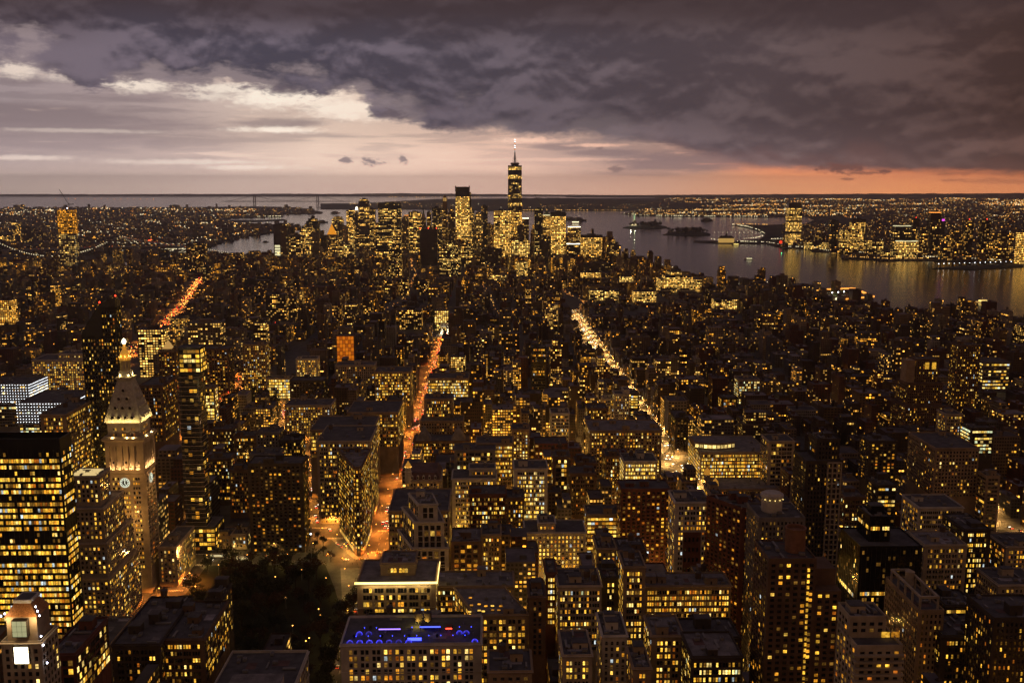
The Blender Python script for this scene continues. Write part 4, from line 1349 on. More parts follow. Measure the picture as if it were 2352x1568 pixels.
arc = [(-40 + 4.4 * i, -18 - 7 * math.sin(i * math.pi / 10)) for i in range(11)]
b.prism(ccw(arc + [(4, 8), (-40, 8)]), z, z + 7.5, 'wall_tan', topmat='roof_gravel')
for i in range(10):
    d = Vector((arc[i + 1][0] - arc[i][0], arc[i + 1][1] - arc[i][1])).normalized()
    b.quad(((arc[i][0] + arc[i + 1][0]) / 2, (arc[i][1] + arc[i + 1][1]) / 2, z + 3.6), d, 3.6, 3.6, PANES[4], .1, (d.y, -d.x))
b.obj('penthouse', root)
root, poly, z = B(RET, 'low block with two round domed corner turrets beside the right avenue', 1636, 1790, 1122, 985, 40, 1160, st='pair', wall='tan', lit=.35, pal='gold', roof='gravel')
cx, cy = root.location[0], root.location[1]
for dx, dy in ((poly[0][0] - cx + 3, -20), (poly[0][0] - cx + 3, 19)):
    b = MB()
    b.lathe([(3.4, z - 4), (3.4, z + 4), (3.9, z + 4.2), (3.9, z + 5)], 'wall_lime', 0, 0, 14)
    b.lathe([(3.5, z + 5), (3.4, z + 7), (2.6, z + 9.4), (1.2, z + 11), (.2, z + 12.6)], 'gold', 0, 0, 14)
    b.obj('turret', root, (dx, dy, 0))
B(LOFT, 'tall thin slab beside the right avenue with its side lit gold', 1552, 1582, 958, 1150, 40, 1040, st='apt', wall='dark', lit=.3, pal='amber')
B(OFF, 'pale tower with two lit vertical window strips right of centre', 1412, 1446, 904, 1225, 22, 980, st='slim', wall='white', lit=.42, pal='warm', up=[(.6, 1, 0, 1, 5)])
B(OFF, 'pale lower wing left of the tower with two lit strips', 1386, 1411, 914, 1235, 20, 980, st='pair', wall='white', lit=.5, pal='amber')
B(LOFT, 'pediment topped loft with one glowing upper row, right of centre', 1350, 1396, 937, 1160, 30, 980, st='pair', wall='brown', lit=.66, pal='gold', arch=True)
B(OFF, 'black walled office with bright warm window rows beside the right avenue', 1447, 1468, 903, 1300, 20, 940, st='strip', wall='dark', lit=.9, pal='bright', hut=0)
B(LOFT, 'white block with three rows of paired windows, centre', 1266, 1308, 948, 1100, 28, 985, st='loft', wall='white', lit=.5, pal='gold', tanks=1)
B(TWR, 'slim dark glass tower with pale blank upper wall, centre', 1221, 1255, 797, 1400, 24, 905, st='glass', wall='glass', lit=.16, pal='amber', cornice=False)
B(LOFT, 'low loft with skylights and lit arched row, centre', 1176, 1216, 985, 1000, 26, st='single', wall='tan', lit=.7, pal='warm', arch=True)
B(OFF, 'greenish lit stone block right of the right avenue', 1698, 1746, 871, 1400, 30, 905, st='pair', wall='lime', lit=.7, pal='cool')
B(OFF, 'small glass block glowing amber from inside, right of the right avenue', 1658, 1695, 912, 1300, 22, 945, st='big', wall='dark', lit=.95, pal='amber', hut=0)
# -- right side
x0, z1 = at(1744, 1192, 590)
x1, _ = at(1850, 1192, 590)
root = building('residential_tower', 'slender grey tower crowned by a round downlit drum', 'tower', [(rect(x0, x1, 590, 620), 0, z1)], st='slim', wall='grey', lit=.16, pal='amber', cap=100, cornice=False, hut=0, units=2)
FRONT.append((1735, 1850, 1140, 1560, 590))
b = MB()
b.lathe([(6.5, z1), (6.5, z1 + 9), (7.2, z1 + 9.3), (7.2, z1 + 11), (5.8, z1 + 11.2), (5.6, z1 + 12)], 'wall_white', 0, 0, 22)
b.obj('drum', root, (-2, 2, 0))
for i in range(5):
    q = MB()
    q.lathe([(.05, -.3), (.4, 0), (.05, .3)], 'glow_goldlight', 0, 0, 6)
    q.obj('downlight', root, (-2 + 7.3 * math.cos(-1.57 + (i - 2) * .45), 2 + 7.3 * math.sin(-1.57 + (i - 2) * .45), z1 + 8.6))
x0, z1 = at(1766, 1287, 480)
x1, _ = at(1876, 1287, 480)
x2, z2 = at(1936, 1360, 480)
x3, z3 = at(1920, 1305, 490)
root = building('residential_tower', 'brown brick tower with a big round tank drum and one lit stair column', 'tower', [(rect(x0, x1, 480, 508), 0, z1)], st='apt', wall='brown', lit=.17, pal='amber', cap=100, cornice=False, hut=0, units=3, tanks=0)
FRONT.append((1766, 1936, 1225, 1600, 480))
cx, cy = root.location[0], root.location[1]
b = MB()
b.box(x1 - cx, x2 - cx, -12, 12, 0, z2, 'wall_brown')
b.box(x1 - cx, x3 - cx, -4, 13, z2, z3, 'wall_brown')
b.obj('wing', root)
ww = grid_windows(random.Random(9), rect(x1, x2, 482, 506), 0, z2, 'apt', .3, 'amber', zmin=40)
for i in range(22):
    ww.append(((x1 - 4, 479.6, z1 - 5 - i * 3.1), (1, 0), (0, -1), 1.3, 1.7, 2, False))
put_windows(root, ww, (cx, cy), 70)
b = MB()
b.lathe([(5.2, z1), (5.2, z1 + 12), (5.5, z1 + 12.2), (5.5, z1 + 12.8), (4.6, z1 + 12.8), (4.6, z1 + 11)], principled('wall_rust', (.24, .12, .07), .8, noise=.2), 0, 0, 24)
b.obj('tank_drum', root, (x1 - cx - 7, 0, 0))
root, _, _ = B(TWR, 'tall dark tower with a pale gridded frame strip and boxy black top', 1852, 1936, 1058, 700, 30, 1290, st='slim', wall='dark', lit=.08, pal='amber', cornice=False, up=[(.35, .98, .2, .9, 15)], cap=60)
x0, z1 = at(1902, 1062, 699.4)
x1, _ = at(1934, 1062, 699.4)
b = MB()
for i in range(4):
    xx = x0 + (x1 - x0) * i / 3
    b.box(xx - .45, xx + .45, 698.6, 699.8, 20, z1, 'wall_lime') if i != 3 else b.box(xx - .9, xx, 698.6, 699.8, 20, z1, 'wall_lime')
for f in range(26):
    b.box(x0, x1, 698.8, 699.7, z1 - f * 3.9 - .6, z1 - f * 3.9 + .3, 'wall_lime')
b.obj('facade_frame', root, (-root.location[0], -root.location[1], 0))
B(OFF, 'black office block with two lit strips and a roof box', 1976, 2119, 1254, 600, 36, 1400, st='glass', wall='black', lit=.06, pal='warm', cornice=False, up=[(.24, .58, .3, .9, 16)], hut=1)
x0, z1 = at(1952, 1420, 430)
x1, _ = at(2036, 1420, 430)
xw, zw = at(2074, 1486, 420)
root = building('residential_tower', 'pale concrete tower with stepped terraces and open plan top, bottom right', 'tower', [(rect(x0, xw, 420, 446), 0, zw), (rect(x0, x1, 430, 446), zw, z1)], st='apt', wall='lime', lit=.2, pal='amber', cap=80, cornice=False, par=1.2, roof='tar', hut=1, units=2)
FRONT.append((1948, 2075, 1392, 1600, 430))
cx, cy = root.location[0], root.location[1]
b = MB()
for f in range(14):
    b.box(x0 - cx - 1.2, xw - cx + .4, -14.6, -12.4, zw - 4 - f * 3.1, zw - 3.0 - f * 3.1, 'wall_lime')
b.obj('balcony', root)['kind'] = 'stuff'
for i in range(2):
    q = MB()
    q.box(-1.9, 1.9, -.2, 0, 0, 2.6, PANES[2 - i])
    q.obj('terrace_door', root, ((x1 + xw) / 2 - cx - 2 + i * 4.5, -3.2, zw + .3))
x0, z1 = at(2112, 1404, 520)
x1, _ = at(2169, 1404, 520)
root = building('residential_tower', 'tan slab tower with an open concrete pergola frame on its roof', 'tower', [(rect(x0, x1, 520, 568), 0, z1)], st='slim', wall='tan', lit=.1, pal='amber', cap=80, cornice=False, hut=0, units=1)
FRONT.append((2041, 2170, 1322, 1600, 520))
cx, cy = root.location[0], root.location[1]
b = MB()
hw = (x1 - x0) / 2
for yy in (-22, -12, -2, 8, 18):
    for sx in (-hw + 1, hw - 3):
        b.box(sx - .5, sx + .5, yy - .5, yy + .5, z1, z1 + 7, 'wall_lime')
for sx in (-hw + 1, hw - 3):
    b.box(sx - .6, sx + .6, -22.6, 18.6, z1 + 7, z1 + 8.2, 'wall_lime')
for yy in (-22, 18):
    b.box(-hw + 1.6, hw - 3.6, yy - .6, yy + .6, z1 + 7, z1 + 8.2, 'wall_lime')
b.obj('pergola', root)
b = MB()
b.lathe([(2.6, z1 + 2), (2.6, z1 + 10), (2.8, z1 + 10.2), (.2, z1 + 11.6)], 'wall_lime', 0, 0, 16)
b.obj('roof_tank', root, (1, 9, 0))
B(LOFT, 'pale loft with a dense dark window grid and few lights, right', 2124, 2222, 1250, 640, 28, 1330, st='pair', wall='lime', lit=.2, pal='mixed', roof='gravel', tanks=1)
B(OFF, 'white gridded block with orange lower windows, right', 2112, 2214, 1164, 760, 34, 1235, st='loft', wall='white', lit=.3, pal='amber')
B(OFF, 'dark block with sparse bright white windows and a plain grey side, right', 2216, 2276, 1214, 690, 36, 1350, st='loft', wall='dark', lit=.34, pal='bright')
B(LOFT, 'pale block with yellow windows at the right edge below the lit street', 2312, 2400, 1254, 690, 30, 1330, st='pair', wall='lime', lit=.45, pal='amber')
B(LOFT, 'long pale loft with small square windows at the right edge', 2294, 2400, 1342, 610, 30, 1410, st='single', wall='lime', lit=.3, pal='amber')
B(LOFT, 'low dark building with a glowing glazed roof room, right', 2172, 2244, 1388, 580, 24, 1430, st='strip', wall='dark', lit=.7, pal='gold', units=5)
B(LOFT, 'black roofed loft with one bright row of windows, lower right', 2166, 2282, 1458, 512, 28, 1560, st='loft', wall='dark', lit=.22, pal='gold')
B(TWR, 'dark tower with sparse orange windows in the lower right corner', 2284, 2420, 1418, 482, 30, 1600, st='slim', wall='dark', lit=.2, pal='amber', cornice=False, cap=80)
x0, z1 = at(2083, 880, 1225)
x1, _ = at(2164, 880, 1225)
xa, za = at(2084, 828, 1228)
xb, _ = at(2104, 828, 1228)
xc, zc = at(2106, 826, 1230)
xd, _ = at(2158, 826, 1230)
root = building('residential_tower', 'stepped dark brick tower with two lit tall windows near its crown, right', 'tower', [(rect(x0 - 4, x1 + 8, 1215, 1262), 0, z1 - 28), (rect(x0, x1, 1222, 1258), z1 - 28, z1), (rect(xc, xd, 1230, 1252), z1, zc)], st='slim', wall='brown', lit=.12, pal='gold', cap=36, hut=0, units=0)
FRONT.append((2075, 2170, 824, 990, 1225))
cx, cy = root.location[0], root.location[1]
b = MB()
b.box(xa - cx, xb - cx, -9, 8, z1 - 28, za, 'wall_tan')
b.obj('pylon', root)
for i in range(2):
    q = MB()
    q.box(-2.6, 2.6, -.2, 0, 0, 8.5, PANES[2])
    q.obj('tall_window', root, (xc - cx + 13.5 + i * 9, 1229.9 - cy, zc - 12))
B(TWR, 'brown slab tower with a lit centre column, upper right', 2202, 2254, 792, 1300, 24, 900, st='slim', wall='brown', lit=.3, pal='gold', cornice=False)
B(OFF, 'low block blazing with white window bands, upper right', 2260, 2320, 830, 1500, 40, 865, st=dict(bay=4.0, n=1, w=3.6, gap=0, fl=5.2, h=2.2, corr=.6), wall='grey', lit=.6, pal='warm', hut=1)
B(APT, 'broad tan apartment house with regular dim windows, right', 2150, 2250, 1028, 880, 60, 1100, st='single', wall='tan', lit=.1, pal='gold')
B(APT, 'narrow slab with pale floor lines beside the lit street, far right', 2266, 2298, 1092, 860, 16, 1180, st='strip', wall='tan', lit=.14, pal='amber', cornice=False)
B(OFF, 'low office with a bright double window band, right', 2231, 2284, 982, 1000, 24, 1005, st='strip', wall='dark', lit=.85, pal='cool')
B(LOFT, 'pale loft with dotted lit windows beside the bright office, right', 2174, 2212, 950, 1080, 24, 990, st='pair', wall='lime', lit=.45, pal='gold')
B(LOFT, 'dark loft with slanted roof lights left of the broad tan apartment house', 1998, 2062, 1012, 900, 26, 1070, st='apt', wall='dark', lit=.3, pal='amber')
B(LOFT, 'block framed by a pale concrete grid with dark panes, right of the domed turrets', 1766, 1826, 1012, 1000, 30, 1090, st='big', wall='lime', lit=.15, pal='amber')
B(LOFT, 'dark flat loft with one bright white corner row, right', 2016, 2060, 1112, 830, 24, st='strip', wall='dark', lit=.3, pal='warm')
B(LOFT, 'brown warehouse with small green lit roof yard, right', 1940, 1990, 1140, 790, 26, st='pair', wall='brown', lit=.2, pal='cool')
# ------------------------------------------------------------------ the clock tower
TX0, TX1, TY0, TY1 = -296.0, -268.0, 752.0, 778.0
root = thing('clock_tower', 'floodlit stone clock tower with steep pyramid roof and golden lantern', 'clock tower', ((TX0 + TX1) / 2, (TY0 + TY1) / 2, 0))
FOOT.append((TX0 - 2, TX1 + 2, TY0, TY1))
FRONT.append((250, 362, 780, 1330, TY0))
LAND.append(('the clock tower', 300, 1050))
HX, HY = (TX1 - TX0) / 2, (TY1 - TY0) / 2
hz = lambda py: at(300, py, TY0)[1]
ZS, ZA0, ZA1, ZC, ZU = hz(1060), hz(1078), hz(1022), hz(1010), hz(972)
sq = lambda h_: [(-HX - h_, -HY - h_), (HX + h_, -HY - h_), (HX + h_, HY + h_), (-HX - h_, HY + h_)]
b = MB()
b.prism(sq(0), 0, ZA0 - 4, 'wall_lime', top=False)
for e in (-1, 1):
    b.box(e * HX - 1.6 + .0, e * HX + 1.6, -HY - .4, -HY, 0, ZA0 - 4, 'wall_lime')
b.obj('wall', root)
b = MB()
b.frus(sq(.1), ZA0 - 4, sq(1.3), ZA0 - 2.6, 'wall_lime')
b.prism(sq(1.0), ZA1 + 6, ZA1 + 6.8, 'wall_lime')
b.frus(sq(.9), ZC - 1.6, sq(2.2), ZC, 'wall_lime', top=False)
b.prism(sq(2.2), ZC, ZC + 1.5, 'wall_lime')
b.obj('cornice', root)
# arcade storey: solid core with pale niches between piers
core = MB()
core.prism(sq(-2.2), ZA0 - 4, ZC, 'wall_lime', top=False)
core.obj('arcade_core', root)
pier = MB()
pier.prism(sq(.6), ZA1, ZC - 1.6, 'wall_lime', top=False)
pier.prism(sq(.6), ZA0 - 2.6, ZA0, 'wall_lime', top=True)
hh = ZA1 - ZA0
for ax in range(2):
    H = HX if ax == 0 else HY
    wd = 2 * (H - 2.0) / 5
    for i in range(6):
        c = -(H - 2.0) + i * wd
        for sgn in ((-1,) if ax == 0 else (1,)):
            lo, hi = c - .55, c + .55
            if i == 0:
                lo = -H - .5
            if i == 5:
                hi = H + .5
            if ax == 0:
                pier.box(lo, hi, -HY - .6, -HY + 2.2, ZA0, ZA1, 'wall_lime')
            else:
                pier.box(HX - 2.2, HX + .6, lo, hi, ZA0, ZA1, 'wall_lime')
    for i in range(5):
        c = -(H - 2.0) + (i + .5) * wd
        r = wd / 2 - .5
        for j in range(6):
            t0, t1 = math.pi * j / 6, math.pi * (j + 1) / 6
            for t in ((t0 + t1) / 2,):
                xx = c + r * math.cos(t)
                zz = ZA1 - r + r * math.sin(t)
                w = abs(r * (math.cos(t0) - math.cos(t1))) / 2 + .05
                if ax == 0:
                    pier.box(xx - w, xx + w, -HY - .6, -HY - .1, zz, ZA1 + .05, 'wall_lime')
                else:
                    pier.box(HX + .1, HX + .6, xx - w, xx + w, zz, ZA1 + .05, 'wall_lime')
pier.obj('arcade', root)
for ax in range(2):
    H = HX if ax == 0 else HY
    wd = 2 * (H - 2.0) / 5
    for i in range(5):
        c = -(H - 2.0) + (i + .5) * wd
        L = bpy.data.lights.new('niche_light', 'POINT')
        L.energy, L.color, L.shadow_soft_size = 1000, (1, .56, .24), .3
        link('niche_light', L, root, (c, -HY - .1, ZA0 + 1.0) if ax == 0 else (HX + .1, c, ZA0 + 1.0))
        q = MB()
        q.lathe([(.05, -.2), (.3, 0), (.05, .25)], 'glow_goldlight', 0, 0, 6)
        q.obj('niche_lamp', root, (c, -HY - .9, ZA0 + .5) if ax == 0 else (HX + .9, c, ZA0 + .5))
        if i % 2 == 0 or i == 4:
            q = MB()
            q.box(-.55, .55, -.1, 0, 0, 1.9, PANES[0])
            o = q.obj('niche_window', root, (c, -HY + 2.15, ZA0 + 4) if ax == 0 else (HX - 2.15, c, ZA0 + 4), 0 if ax == 0 else math.pi / 2)
# upper storey
b = MB()
b.prism(sq(-1.6), ZC, ZU, 'wall_lime')
b.frus(sq(-1.6), ZU - 1, sq(-.3), ZU + .6, 'wall_lime')
b.obj('upper_storey', root)
for ax in range(2):
    for i in range(3):
        for j in range(2):
            for s_ in (-.9, .9):
                c = (-7 + 7 * i) * (1 if ax == 0 else .5) + s_
                q = link('window', window_mesh(1.1, 1.7, (1, 0, 2, 1, 0, 6)[(i * 2 + j + (s_ > 0)) % 6], False, True), root,
                         (c, -HY + 1.55, ZC + 3.5 + j * 4.6) if ax == 0 else (HX - 1.55, c, ZC + 3.5 + j * 4.6), 0 if ax == 0 else math.pi / 2)
# pyramid roof with bull's eye dormers
ZP0, ZP1 = ZU + .6, hz(880)
t0, t1 = .2, -HX + 5.0
p0 = [(-HX - .0, -HY), (HX, -HY), (HX, HY), (-HX, HY)]
s1 = 4.9
p1 = [(-s1, -s1), (s1, -s1), (s1, s1), (-s1, s1)]
b = MB()
b.frus(p0, ZP0, p1, ZP1, principled('spire_stone', (.5, .47, .4), .7, noise=.25, nscale=.6))
b.obj('spire_roof', root)
b = MB()
for (x0_, y0_), (x1_, y1_) in zip(p0, p1):
    b.bar((x0_, y0_, ZP0), (x1_, y1_, ZP1), .5, 'wall_white', 6)
b.obj('hip_rib', root)['kind'] = 'stuff'
dm = MB()
dm.lathe([(1.15, -.1), (1.15, 1.2), (.9, 1.25), (.85, .3), (.02, .3)], 'wall_white', 0, 0, 12, cap=False)
dm.lathe([(.84, .32), (.02, .33)], 'frame_dark', 0, 0, 12, cap=False)
DM = dm.mesh('dormer')
DM.transform(__import__('mathutils').Matrix.Scale(1.5, 4))
DM.transform(__import__('mathutils').Matrix.Rotation(math.pi / 2, 4, 'X'))
for ax in range(2):
    for row, (f, n) in enumerate(((.13, 4), (.36, 3), (.58, 2), (.78, 1))):
        for i in range(n):
            H = HX if ax == 0 else HY
            half = H + (s1 - H) * f
            c = (i - (n - 1) / 2) * (half * 1.55 / max(n, 2.2))
            dd = (HY if ax == 0 else HX) + (s1 - (HY if ax == 0 else HX)) * f
            o = link('dormer', DM, root, (c, -dd - .2, ZP0 + (ZP1 - ZP0) * f) if ax == 0 else (dd + .2, c, ZP0 + (ZP1 - ZP0) * f), 0 if ax == 0 else math.pi / 2)
# lantern
b = MB()
b.frus(offset(p1, -.2), ZP1, offset(p1, 1.3), ZP1 + 2, 'wall_white')
b.prism(offset(p1, 1.3), ZP1 + 2, ZP1 + 3.2, 'wall_lime')
Z1 = hz(858)
b.prism(offset(p1, -.7), ZP1 + 3.2, Z1, 'wall_white')
b.obj('lantern_base', root)
Z2, Z3, Z4, Z5 = hz(833), hz(826), hz(806), hz(795)
b = MB()
for i in range(8):
    a = i * math.pi / 4 + .39
    b.lathe([(.55, Z1), (.45, Z2)], principled('column_stone', (.55, .5, .3), .6) if 'column_stone' not in MATS else 'column_stone', 3.2 * math.cos(a), 3.2 * math.sin(a), 8)
b.lathe([(2.2, Z1), (2.2, Z2)], 'wall_white', 0, 0, 14)
b.lathe([(4.2, Z2), (4.4, Z2 + .6), (4.4, Z3 - .4), (3.6, Z3)], 'gold', 0, 0, 18)
b.obj('colonnade', root)
b = MB()
b.lathe([(3.6, Z3 - .3), (3.7, Z3 + 1.2), (3.4, Z3 + 2.8), (2.6, Z3 + 4.4), (1.5, Z4 - .6), (1.3, Z4)], 'gold', 0, 0, 18)
b.lathe([(1.3, Z4), (2.3, Z4 + .3), (2.3, Z4 + .9), (1.1, Z4 + 1), (1.1, Z5)], 'gold', 0, 0, 14)
b.sm = True
b.obj('gilded_dome', root)
b = MB()
b.lathe([(.3, Z5 - .6), (1.2, Z5 + .1), (1.65, Z5 + 1.6), (1.2, Z5 + 3.1), (.3, Z5 + 3.8), (.05, Z5 + 4.4)], 'glow_warmwhite', 0, 0, 12)
b.obj('lantern', root)
for i in range(10):
    q = MB()
    q.lathe([(.05, -.3), (.42, 0), (.05, .3)], 'glow_amber', 0, 0, 6)
    a = i * math.pi / 5
    q.obj('dome_lamp', root, (4.4 * math.cos(a), 4.4 * math.sin(a), Z3 + .3))
# clocks
R_ = 3.8
ZK = hz(1108)
for (loc, rz) in (((-1.0, -HY - .45, ZK), 0), ((HX + .45, 1, ZK), math.pi / 2)):
    b = MB()
    n = 32
    ring = lambda r, y: [(r * math.cos(2 * math.pi * i / n), y, r * math.sin(2 * math.pi * i / n)) for i in range(n)]
    b.add(ring(R_, 0) + ring(R_ * .86, 0), [(i, (i + 1) % n, n + (i + 1) % n, n + i) for i in range(n)], 'glow_clock')
    b.add(ring(R_ * .86, -.02), [tuple(range(n))], 'frame_dark')
    for i in range(12):
        a = i * math.pi / 6
        d = Vector((math.cos(a), 0, math.sin(a)))
        t = Vector((-d.z, 0, d.x))
        c0, c1 = d * R_ * .52, d * R_ * .8
        b.add([c0 - t * .3 + Vector((0, -.05, 0)), c0 + t * .3 + Vector((0, -.05, 0)), c1 + t * .42 + Vector((0, -.05, 0)), c1 - t * .42 + Vector((0, -.05, 0))], [(0, 1, 2, 3)], 'glow_clock')
    dial = b.obj('clock_face', root, loc, rz)
    for a, L_, w in ((math.pi / 2 - .15, .55, .3), (-math.pi / 2 + .55, .78, .2)):
        q = MB()
        d = Vector((math.cos(a), 0, math.sin(a)))
        q.bar(d * -.6, d * R_ * L_, w, 'glow_clock', 4)
        q.obj('clock_hand', dial, (0, -.3, 0))
wins = []
for (p, q_) in (((TX0, TY0), (TX1, TY0)), ((TX1, TY0), (TX1, TY1))):
    L_ = math.hypot(q_[0] - p[0], q_[1] - p[1])
    t = ((q_[0] - p[0]) / L_, (q_[1] - p[1]) / L_)
    nr = (t[1], -t[0])
    zz = ZA0 - 7.5
    rr = random.Random(8)
    while zz > 20:
        for g_ in range(3):
            for j in range(3):
                c = L_ * (.22 + .28 * g_) + (j - 1) * 1.9
                if abs(zz - ZK) < 5.5 and g_ == 1:
                    continue
                pm = rr.choices((0, 1, 2, 6, 3), (5, 3, 2.4, 1, 1))[0] if t[0] > .5 else rr.choices((0, 6, 7), (6, 1, 2))[0]
                wins.append(((p[0] + t[0] * c, p[1] + t[1] * c, zz), t, nr, 1.25, 1.9, pm, False))
        zz -= 3.75
put_windows(root, wins, ((TX0 + TX1) / 2, (TY0 + TY1) / 2), 100, True)
for dx, dy, rz_ in ((0, -HY - 1.7, 0), (HX + 1.7, 0, math.pi / 2)):
    L = bpy.data.lights.new('roof_floodlight', 'AREA')
    L.shape, L.size, L.size_y, L.energy, L.color = 'RECTANGLE', 25, .6, 2800, (1, .72, .24)
    o = link('roof_floodlight', L, root, (dx, dy, ZP0 - .3))
    o.rotation_euler = (math.pi - .28, 0, rz_)
L = bpy.data.lights.new('lantern_floodlight', 'POINT')
L.energy, L.color, L.shadow_soft_size = 700, (1, .8, .3), .3
for a in (-2.2, -.9, .5):
    link('lantern_floodlight', L, root, (5.4 * math.cos(a), 5.4 * math.sin(a), ZP1 + 4.4))
for loc, en in (((HX + 20, 2, 28), 15000), ((HX + 20, 2, 84), 8000), ((2, -HY - 15, 62), 7500), ((2, -HY - 15, 104), 6000)):
    L = bpy.data.lights.new('shaft_fill_light', 'POINT')  # added lamps hung in mid-air without fixtures, to wash the shaft
    L.energy, L.color, L.shadow_soft_size = en, (1, .5, .13), .5
    link('shaft_fill_light', L, root, loc)
L = bpy.data.lights.new('dome_floodlight', 'POINT')
L.energy, L.color, L.shadow_soft_size = 900, (1, .6, .14), .2
for a in range(5):
    link('dome_floodlight', L, root, (5.2 * math.cos(a * 1.257 - 1.2), 5.2 * math.sin(a * 1.257 - 1.2), Z3 + .9))
L = bpy.data.lights.new('upper_floodlight', 'POINT')
L.energy, L.color, L.shadow_soft_size = 800, (1, .68, .3), .3
for loc in ((-8, -HY - 1.4, ZC + 2), (3, -HY - 1.4, ZC + 2), (8, -HY - 1.4, ZC + 2), (HX + 1.4, -6, ZC + 2), (HX + 1.4, 6, ZC + 2)):
    link('upper_floodlight', L, root, loc)
B(OFF, 'low lit annex at the foot of the clock tower along the park street', 362, 404, 1255, 765, 50, 1340, st='single', wall='lime', lit=.55, pal='gold')

# ------------------------------------------------------------------ the glowing roof bar
poly, zb, broot = BAR
z0 = zb + .1
bx0, bx1, by0 = poly[0][0], poly[1][0], 511
dome = MB()
n = 14
prof = [(1.75 * math.cos(t), 1.75 * math.sin(t)) for t in [i * math.pi / 12 for i in range(7)]]
dm = bpy.data.materials.new('tent_film_glow')
dm.use_nodes = True
kk = NT(dm.node_tree)
bs = kk.n('ShaderNodeBsdfPrincipled')
bs.inputs['Base Color'].default_value = (.2, .2, .55, 1)
bs.inputs['Roughness'].default_value = .15
bs.inputs['Emission Color'].default_value = (.05, .05, 1, 1)
lw = kk.n('ShaderNodeLayerWeight')
lw.inputs[0].default_value = .35
oi = kk.n('ShaderNodeObjectInfo')
kk.put(bs.inputs['Emission Strength'], kk.m('MULTIPLY', lw.outputs['Facing'], kk.m('MULTIPLY_ADD', oi.outputs['Random'], 4.0, 1.0)))  # blue light caught in the film is put in as rim emission
kk.put(bs.inputs['Alpha'], kk.m('MULTIPLY_ADD', lw.outputs['Facing'], .6, .3))
oo = kk.n('ShaderNodeOutputMaterial')
kk.put(oo.inputs[0], bs.outputs[0])
MATS['tent_film_glow'] = dm
dome.lathe([(a, b_) for a, b_ in prof], 'tent_film_glow', 0, 0, n, cap=False)
dome.sm = True
DMESH = dome.mesh('film')
rib = MB()
for i in range(7):
    a = i * math.pi / 7
    pts = [(1.77 * math.cos(t) * math.cos(a), 1.77 * math.cos(t) * math.sin(a), 1.77 * math.sin(t)) for t in [j * math.pi / 8 for j in range(9)]]
    for p, q in zip(pts, pts[1:]):
        rib.bar(p, q, .035, 'wall_white', 3)
RIBM = rib.mesh('frame')
LB = bpy.data.lights.new('bar_light', 'POINT')
LB.energy, LB.color, LB.shadow_soft_size = 55, (.12, .14, 1), .3
fr = [.06, .13, .20, .27, .34, .41, .48, .955]
for i, f in enumerate(fr + [.11, .18, .84, .89]):
    first = i < len(fr)
    o = thing('dome_tent', 'clear dome tent in the row along the front edge of the blue roof bar' if first else 'clear dome tent standing further back on the blue roof bar', 'dome tent',
              (bx0 + (bx1 - bx0) * f, by0 + (3.4 if first else 14), z0), .3 * i, 'dome tents on the roof bar front row' if first else 'dome tents at the back of the roof bar')
    link('film', DMESH, o)
    link('frame', RIBM, o)
    if i % 2 == 0:
        link('bar_light', LB, o, (0, -.3, 2.0 + .4))
lamp = MB()
lamp.bar((0, 0, 0), (0, 0, 2.6), .06, 'metal')
LPOLE = lamp.mesh('pole')
lamp = MB()
lamp.lathe([(.05, 2.3), (.26, 2.6), (.05, 2.95)], 'glow_blue', 0, 0, 6)
LHEAD = lamp.mesh('lamp_head')
for i in range(20):
    row = i % 2
    o = thing('blue_lamp', 'small blue lamp post on the roof bar', 'lamp', (bx0 + (bx1 - bx0) * (.10 + .87 * i / 20), by0 + (6.5, 17)[row], z0), 0, 'blue lamps of the roof bar')
    link('pole', LPOLE, o)
    link('lamp_head', LHEAD, o)
    if i % 3 == 0:
        link('bar_light', LB, o, (0, -.6, 2.6))
for nm, lb, fx0, fx1, y0, y1, hh, top, front in (('bar_canopy', 'long canopy with a violet glowing front edge on the roof bar', .25, .41, 15, 19, 3.0, 'roof_tar', 'glow_violet'),
                                                 ('bar_pavilion', 'dark pavilion washed blue on the roof bar', .55, .70, 17, 22, 3.2, 'roof_tar', 'glow_blue'),
                                                 ('red_booth', 'small booth with glowing red top on the roof bar', .74, .785, 15, 20, 3.0, 'wall_brick', 'glow_red'),
                                                 ('bar_counter', 'low bar counter glowing bright blue near the roof edge', .47, .57, 5.5, 7, 1.1, 'glow_blue', 'glow_blue')):
    o = thing(nm, lb, nm.split('_')[1], (bx0 + (bx1 - bx0) * (fx0 + fx1) / 2, by0 + (y0 + y1) / 2, z0))
    w, d = (bx1 - bx0) * (fx1 - fx0) / 2, (y1 - y0) / 2
    b = MB()
    b.box(-w, w, -d, d, hh - .25, hh, top, True)
    b.obj('top', o)
    b = MB()
    for sx in (-w + .2, w - .2):
        for sy in (-d + .2, d - .2):
            b.box(sx - .12, sx + .12, sy - .12, sy + .12, 0, hh - .25, 'frame_dark')
    b.box(-w + .4, w - .4, d - .3, d - .1, 0, hh - .3, 'wall_dark')
    b.obj('frame', o)
    b = MB()
    b.box(-w, w, -d - .08, -d - .02, hh - .8 if nm != 'bar_counter' else .2, hh - .1, front)
    b.obj('front_edge', o)
